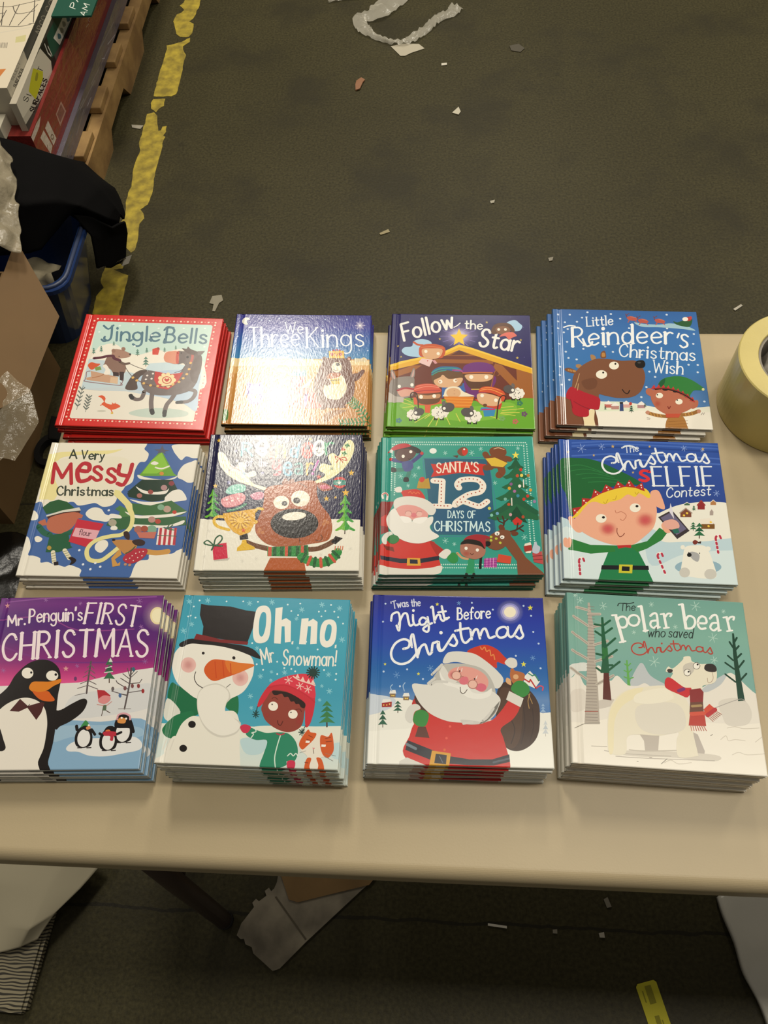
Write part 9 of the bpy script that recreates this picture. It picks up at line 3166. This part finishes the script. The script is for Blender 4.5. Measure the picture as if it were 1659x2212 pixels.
def printed_box(name, key, dims, base, label, mats=CPRINT, cat='box', group='flooring cartons on the pallet'):
    x0, x1, y0, y1, z0, z1 = dims; z0 += TZ; z1 += TZ
    bm = bmesh.new(); ink = bm.loops.layers.float_color.new('ink')
    fs = box(bm, x0, x1, y0, y1, z0, z1); paint(bm, ink, fs, base); parts = [bm]
    for ax, (w, h) in (('+x', (y1-y0, z1-z0)), ('+z', (x1-x0, y1-y0))):
        if key+ax in ART:
            pm, _, _ = print_mesh(ART[key+ax], w, h)
            for v in pm.verts: a, b, c = v.co; v.co = (x1+.0002+c, y0+a, z0+b) if ax == '+x' else (x0+a, y0+b, z1+.0002+c)
            parts.append(pm)
    me = bpy.data.meshes.new('tmp')
    for p in parts[1:]: p.to_mesh(me); p.free(); bm.from_mesh(me)
    bpy.data.meshes.remove(me)
    o = obj(name, bm, mats); c = Vector(((x0+x1)/2, (y0+y1)/2, z0)); o.data.transform(Matrix.Translation(-c)); o.location = c
    return tag(o, label, cat, group)
printed_box('wrapped_carton', 'lav', (-1.75,-1.075,1.99,3.25,-.6125,-.556), '5f5a63', 'lowest grey-lavender plastic-wrapped carton lying on the pallet boards', WPRINT)
printed_box('wrapped_carton', 'red', (-1.75,-1.09,1.93,3.25,-.5555,-.432), '7a2a26', 'long dark red shrink-wrapped carton above the grey-lavender one', WPRINT)
plank = printed_box('flooring_carton', 'plank', (-1.118,-1.10,1.95,3.25,-.4315,-.352), 'b9b09c', 'slim flooring carton with yellow sticker and green end, on the red one')
printed_box('flooring_carton', 'white', (-1.62,-1.1195,1.975,3.25,-.4315,-.325), 'b8b09c', 'dark-sided flooring carton with white top, behind the slim carton')
of = printed_box('open_flap', 'green', (-1.0995,-.985,2.33,3.2,-.352,-.347), '0d4a38', 'dark green open flap', cat=None, group=None)
of.parent = plank; of.location -= plank.location
printed_box('flooring_carton', 'none', (-1.62,-1.152,1.912,1.969,-.4315,-.395), 'c4bda9', 'short pale carton end at the near side of the red carton')
pad = thing('cardboard_pads', (-1.30, 1.938, TZ-.395), 'small pile of corrugated pads at the near end of the pile', 'cardboard', None)
for k in range(6): obj('pad', newbox(-.17, .08+.006*(k % 3), -.045-.004*(k % 2), .035, k*.008+.0003, k*.008+.006), mat('grey_card', '8d8474', .8) if k == 0 else bpy.data.materials['grey_card'], pad)

# ------------------------------------------------------------------ things lying on the floor
def flake(name, pts, z, c, label, cat, group=None, rough=.7, curl=.004, thick=.0012):
    cx = sum(p[0] for p in pts)/len(pts); cy = sum(p[1] for p in pts)/len(pts)
    bm = bmesh.new(); P = [(x-cx, y-cy) for x, y in pts]
    if area(P) < 0: P = P[::-1]
    prism(bm, P, 0, thick)
    for v in bm.verts: v.co.z += curl*abs(noise.noise(Vector((v.co.x*60, v.co.y*60, len(pts)))))
    zm = min(v.co.z for v in bm.verts)
    for v in bm.verts: v.co.z -= zm
    o = obj(name, bm, mat(name+'_surface', c, rough)); o.location = (cx, cy, z)
    return tag(o, label, cat, group)
def ribbon(path, n, seed, amp):
    """crumpled film strip along a floor path of (x, y, half width)"""
    P = spline([(a, b) for a, b, c in path], False, n); Wd = []
    for i in range(len(path)-1): Wd += [path[i][2]+(path[i+1][2]-path[i][2])*k/n for k in range(n)]
    Wd.append(path[-1][2]); rows = []
    for i, p in enumerate(P):
        a, b = P[max(i-1, 0)], P[min(i+1, len(P)-1)]; dx, dy = b[0]-a[0], b[1]-a[1]; D = math.hypot(dx, dy) or 1
        rows.append([Vector((p[0]-dy/D*Wd[i]*s, p[1]+dx/D*Wd[i]*s, .003+amp*(abs(noise.noise(Vector((p[0]*45+s*3, p[1]*45, seed))))*1.5+.5*(1-abs(s))))) for s in (-1, -.6, -.2, .2, .6, 1)])
    bm = bmesh.new(); grid_sheet(bm, rows); return bm
fr = ribbon([(-.155,3.13,.05),(-.20,3.05,.045),(-.245,2.985,.040),(-.300,2.965,.022),(-.285,2.90,.025),(-.25,2.86,.014),(-.20,2.825,.010),(-.15,2.81,.012),(-.115,2.83,.016),(-.07,2.885,.018),(-.03,2.95,.02),(.02,2.985,.022),(.035,3.02,.026)], 7, 4, .016)
tag(obj('film_strip', fr, FILM, None, True), 'twisted strip of clear stretch film on the floor, far end of the aisle', 'plastic film')
fr = ribbon([(-.42,3.07,.004),(-.36,3.10,.02),(-.31,3.12,.03),(-.30,3.19,.03)], 7, 6, .01)
tag(obj('film_scrap', fr, FILM, None, True), 'edge of another clear film piece at the very top of the photo', 'plastic film')
flake('paper_scrap', [(-.185,2.80),(-.145,2.815),(-.09,2.81),(-.07,2.785),(-.115,2.76),(-.135,2.745),(-.15,2.745)], .001, 'b3ab96', 'white torn paper scrap touching the bend of the film strip', 'paper')
flake('wood_chip', [(-.292,2.585),(-.290,2.61),(-.275,2.625),(-.262,2.615),(-.268,2.60),(-.276,2.565),(-.29,2.56)], .001, '8d6244', 'small reddish brown wood chip on the open floor', 'chip', curl=.008, thick=.004)
G = 'pale specks of litter on the open floor'
for pts, c, lab in (
  ([(.025,2.44),(.045,2.47),(.052,2.445),(.045,2.43)], 'c0b9a4', 'triangular white paper crumb below the wood chip and film strip'),
  ([(-.63,1.655),(-.605,1.66),(-.598,1.64),(-.608,1.63),(-.615,1.60),(-.622,1.60),(-.622,1.625),(-.635,1.63)], '8f8874', 'grey gum-like flake just behind the red stack of books'),
  ([(-.012,2.70),(.006,2.702),(.006,2.69),(-.012,2.688)], 'cfc9b8', 'tiny bright white crumb right of the torn paper scrap'),
  ([(.215,2.79),(.245,2.80),(.265,2.775),(.25,2.755),(.22,2.765)], '4c4638', 'dull grey smear-like chip near the far right floor'),
  ([(.768,1.612),(.79,1.628),(.794,1.624),(.772,1.606)], 'b7b0a0', 'thin white thread left of the tape roll, beyond the table'),
  ([(.138,2.032),(.152,2.036),(.150,2.024),(.140,2.022)], 'a8a290', 'small white crumb in the middle of the open floor'),
  ([(.295,1.80),(.309,1.803),(.306,1.79),(.297,1.788)], '8d8675', 'small grey crumb on the open floor beyond the reindeer stack'),
  ([(-.18,1.90),(-.155,1.915),(-.15,1.905),(-.176,1.893)], '9a8e6a', 'short straw-coloured sliver in the middle of the open floor'),
  ([(-1.005,2.40),(-.965,2.395),(-.972,2.378),(-1.0,2.385)], '9b9484', 'white film crumb between the pallet and the yellow line'),
  ([(.104,.1235),(.138,.1205),(.138,.1165),(.104,.1195)], 'd9d3c4', 'thin white stick lying on the floor joint under the table'),
  ([(.22,.118),(.228,.119),(.228,.112),(.22,.112)], '8d8676', 'grey crumb on the floor joint right of the white stick'),
  ([(.302,.116),(.311,.118),(.312,.109),(.303,.109)], 'b5ae9e', 'pale crumb farther right on the floor joint'),
  ([(.315,.172),(.322,.176),(.328,.160),(.32,.158)], '7d7768', 'grey flake near the table front edge, right of centre')):
    flake('floor_crumb', pts, .0006, c, lab, 'litter', G, thick=.002)

# black strap loop beside the carton
st = thing('black_strap', (-.955, 1.13, 0), 'black strap loop on the floor between the carton and the table', 'strap')
BK = mat('black_webbing', '100e0c', .8, .2)
bm = bmesh.new(); n = 28; rg = []
for i in range(n):
    a = 2*math.pi*i/n; rg.append([bm.verts.new((r*math.cos(a)*.8, r*math.sin(a), z)) for r, z in ((.030, .001), (.047, .001), (.047, .022), (.030, .022))])
for i in range(n):
    for k in range(4): bm.faces.new((rg[i][k], rg[(i+1) % n][k], rg[(i+1) % n][(k+1) % 4], rg[i][(k+1) % 4]))
bmesh.ops.recalc_face_normals(bm, faces=bm.faces); obj('loop', bm, BK, st)
sr = rough_sheet([[(-.030, .115, .002), (-.012, .110, .002)], [(-.020, .06, .02), (.028, .06, .02)], [(-.010, .030, .023), (.030, .025, .023)]], 10, .002, 20, 4, .003)
obj('strap_end', sr, BK, st, True)
bf = rough_sheet([[(-1.12,.905,.012),(-.98,.90,.014),(-.86,.885,.006)],[(-1.13,.86,.05),(-.98,.85,.035),(-.86,.84,.02)],[(-1.14,.76,.08),(-.98,.75,.045),(-.84,.74,.02)],[(-1.12,.62,.05),(-.96,.62,.04),(-.82,.62,.006)]], 30, .012, 16, 12, .003)
tag(obj('black_bag', bf, mat('black_bag_film', '15130f', .3, .5, .5, 50, .004), None, True), 'crumpled black plastic bag on the floor left of the table', 'bag')

# under and before the table
tc_ = thing('torn_cardboard', (-.235, .10, 0), 'torn white-faced cardboard lying on the floor under the table front', 'cardboard')
def on(pts, o): return [(x-o.location.x, y-o.location.y) for x, y in pts]
bm = bmesh.new(); prism(bm, on([(-.352,.084),(-.344,.078),(-.338,.079),(-.334,.070),(-.322,.066),(-.318,.056),(-.303,.046),(-.280,.030),(-.268,.034),(-.225,.078),(-.17,.13),(-.10,.196),(-.03,.262),(-.16,.30),(-.285,.214),(-.288,.176),(-.292,.165),(-.297,.160),(-.302,.166),(-.309,.160),(-.305,.152),(-.318,.142),(-.324,.146),(-.330,.139),(-.326,.132),(-.340,.112),(-.346,.104)][::-1], tc_), .0005, .005)
obj('white_face', bm, mat('worn_white_card', '9a907c', .8, var=.35, vscale=18, c2='6f6758', bump=.6, bscale=35, bdist=.003), tc_)
bm = bmesh.new(); prism(bm, on([(-.287,.20),(-.262,.147),(-.245,.143),(-.19,.158),(-.115,.178),(-.04,.27),(-.16,.31),(-.29,.225)], tc_), .0055, .008)
obj('brown_ply', bm, mat('bare_brown_ply', '84663c', .8, var=.2, vscale=14), tc_)
bm = bmesh.new(); prism(bm, on([(-.289,.150),(-.2865,.1520),(-.2235,.0835),(-.226,.0815)], tc_), .0052, .0056)
obj('fold_line', bm, mat('fold_shadow', '5d5546', .9), tc_)
yt = thing('yellow_label', (.39, -.01, 0), 'yellow paper label strip lying on the dark floor, bottom right', 'label')
d = Vector((.394-.359, .048-.037)); ax = Vector((.42-.394, -.045-.048)).normalized(); n2 = Vector((ax.y, -ax.x)) * -1
def yp(u, v): p = Vector((.3765, .0425)) + n2*u + ax*v; return (p.x, p.y)
hw = .0185
pts = [(-hw+.004, 0), (hw-.004, 0), (hw, .004), (hw, .15), (-hw, .15), (-hw, .004)]
bm = bmesh.new(); q = on([yp(*p) for p in pts], yt); prism(bm, q if area(q) > 0 else q[::-1], .0004, .0014); obj('label_paper', bm, mat('yellow_paper', 'c6bd2a', .7), yt)
bm = bmesh.new()
for u0, u1, v0, v1 in ((-.004, .007, .006, .034), (-.011, -.009, .012, .030), (-.004, .004, .052, .085), (.006, .008, .06, .09)):
    q = on([yp(u0, v0), yp(u1, v0), yp(u1, v1), yp(u0, v1)], yt); prism(bm, q if area(q) > 0 else q[::-1], .0015, .0018)
obj('smudged_print', bm, mat('olive_print', '8d8722', .8), yt)
wb = rough_sheet([[(.517,.185,.018),(.62,.26,.02),(.80,.30,.02)],[(.545,.07,.02),(.63,.10,.026),(.80,.12,.02)],[(.578,-.03,.018),(.66,-.03,.022),(.82,-.03,.02)],[(.60,-.12,.018),(.7,-.12,.02),(.84,-.12,.02)]], 40, .006, 14, 21, .014)
tag(obj('film_wrapped_board', wb, mat('silvery_film_wrap', 'e0dccf', .3, .5, .4, 18, .006, var=.15, vscale=7), None, True), 'pale film-wrapped flat board on the floor, bottom right corner', 'board')
# patterned parcel with a white sheet on it, left foot of the table
pp = thing('patterned_parcel', (-.80, .06, 0), 'flat parcel in wavy-line grey wrapping on the floor, bottom left', 'parcel')
def wave_mat():
    m = mat('wavy_line_wrap', '8b8268', .65); nt = m.node_tree; N = nt.nodes; L = nt.links; b = N['Principled BSDF']
    tc = N.new('ShaderNodeTexCoord'); mp = N.new('ShaderNodeMapping'); mp.inputs['Scale'].default_value = (1, 1.6, 1)
    w = N.new('ShaderNodeTexWave'); w.bands_direction = 'Y'; w.inputs['Scale'].default_value = 34; w.inputs['Distortion'].default_value = 5; w.inputs['Detail'].default_value = 0; w.inputs['Detail Scale'].default_value = 1.1
    r = N.new('ShaderNodeValToRGB'); r.color_ramp.elements[0].position = .3; r.color_ramp.elements[1].position = .5
    r.color_ramp.elements[0].color = (*lin('2c281e'), 1); r.color_ramp.elements[1].color = (*lin('8b8268'), 1)
    L.new(tc.outputs['Object'], mp.inputs[0]); L.new(mp.outputs[0], w.inputs['Vector']); L.new(w.outputs[0], r.inputs[0]); L.new(r.outputs[0], b.inputs['Base Color'])
    return m
bm = bmesh.new(); prism(bm, on([(-.93,-.05),(-.706,-.056),(-.692,.13),(-.685,.20),(-.93,.22)], pp), .0005, .028)
bmesh.ops.bevel(bm, geom=bm.edges[:], offset=.006, segments=2, affect='EDGES'); obj('wrapping', bm, wave_mat(), pp)
ws_ = rough_sheet([[(-.90,.27,.05),(-.77,.262,.06),(-.66,.225,.05),(-.615,.195,.04)],[(-.90,.17,.052),(-.80,.150,.05),(-.70,.145,.056),(-.645,.148,.045)],[(-.90,.10,.04),(-.80,.085,.036),(-.715,.075,.06),(-.678,.105,.048)],[(-.90,.035,.034),(-.80,.032,.034),(-.735,.046,.040),(-.705,.060,.036)]], 36, .0035, 12, 31, .002)
tag(obj('white_sheet', ws_, mat('matte_white_sheet', 'a89f86', .85), None, True), 'creased white paper sheet lying on the wavy-line parcel', 'paper')
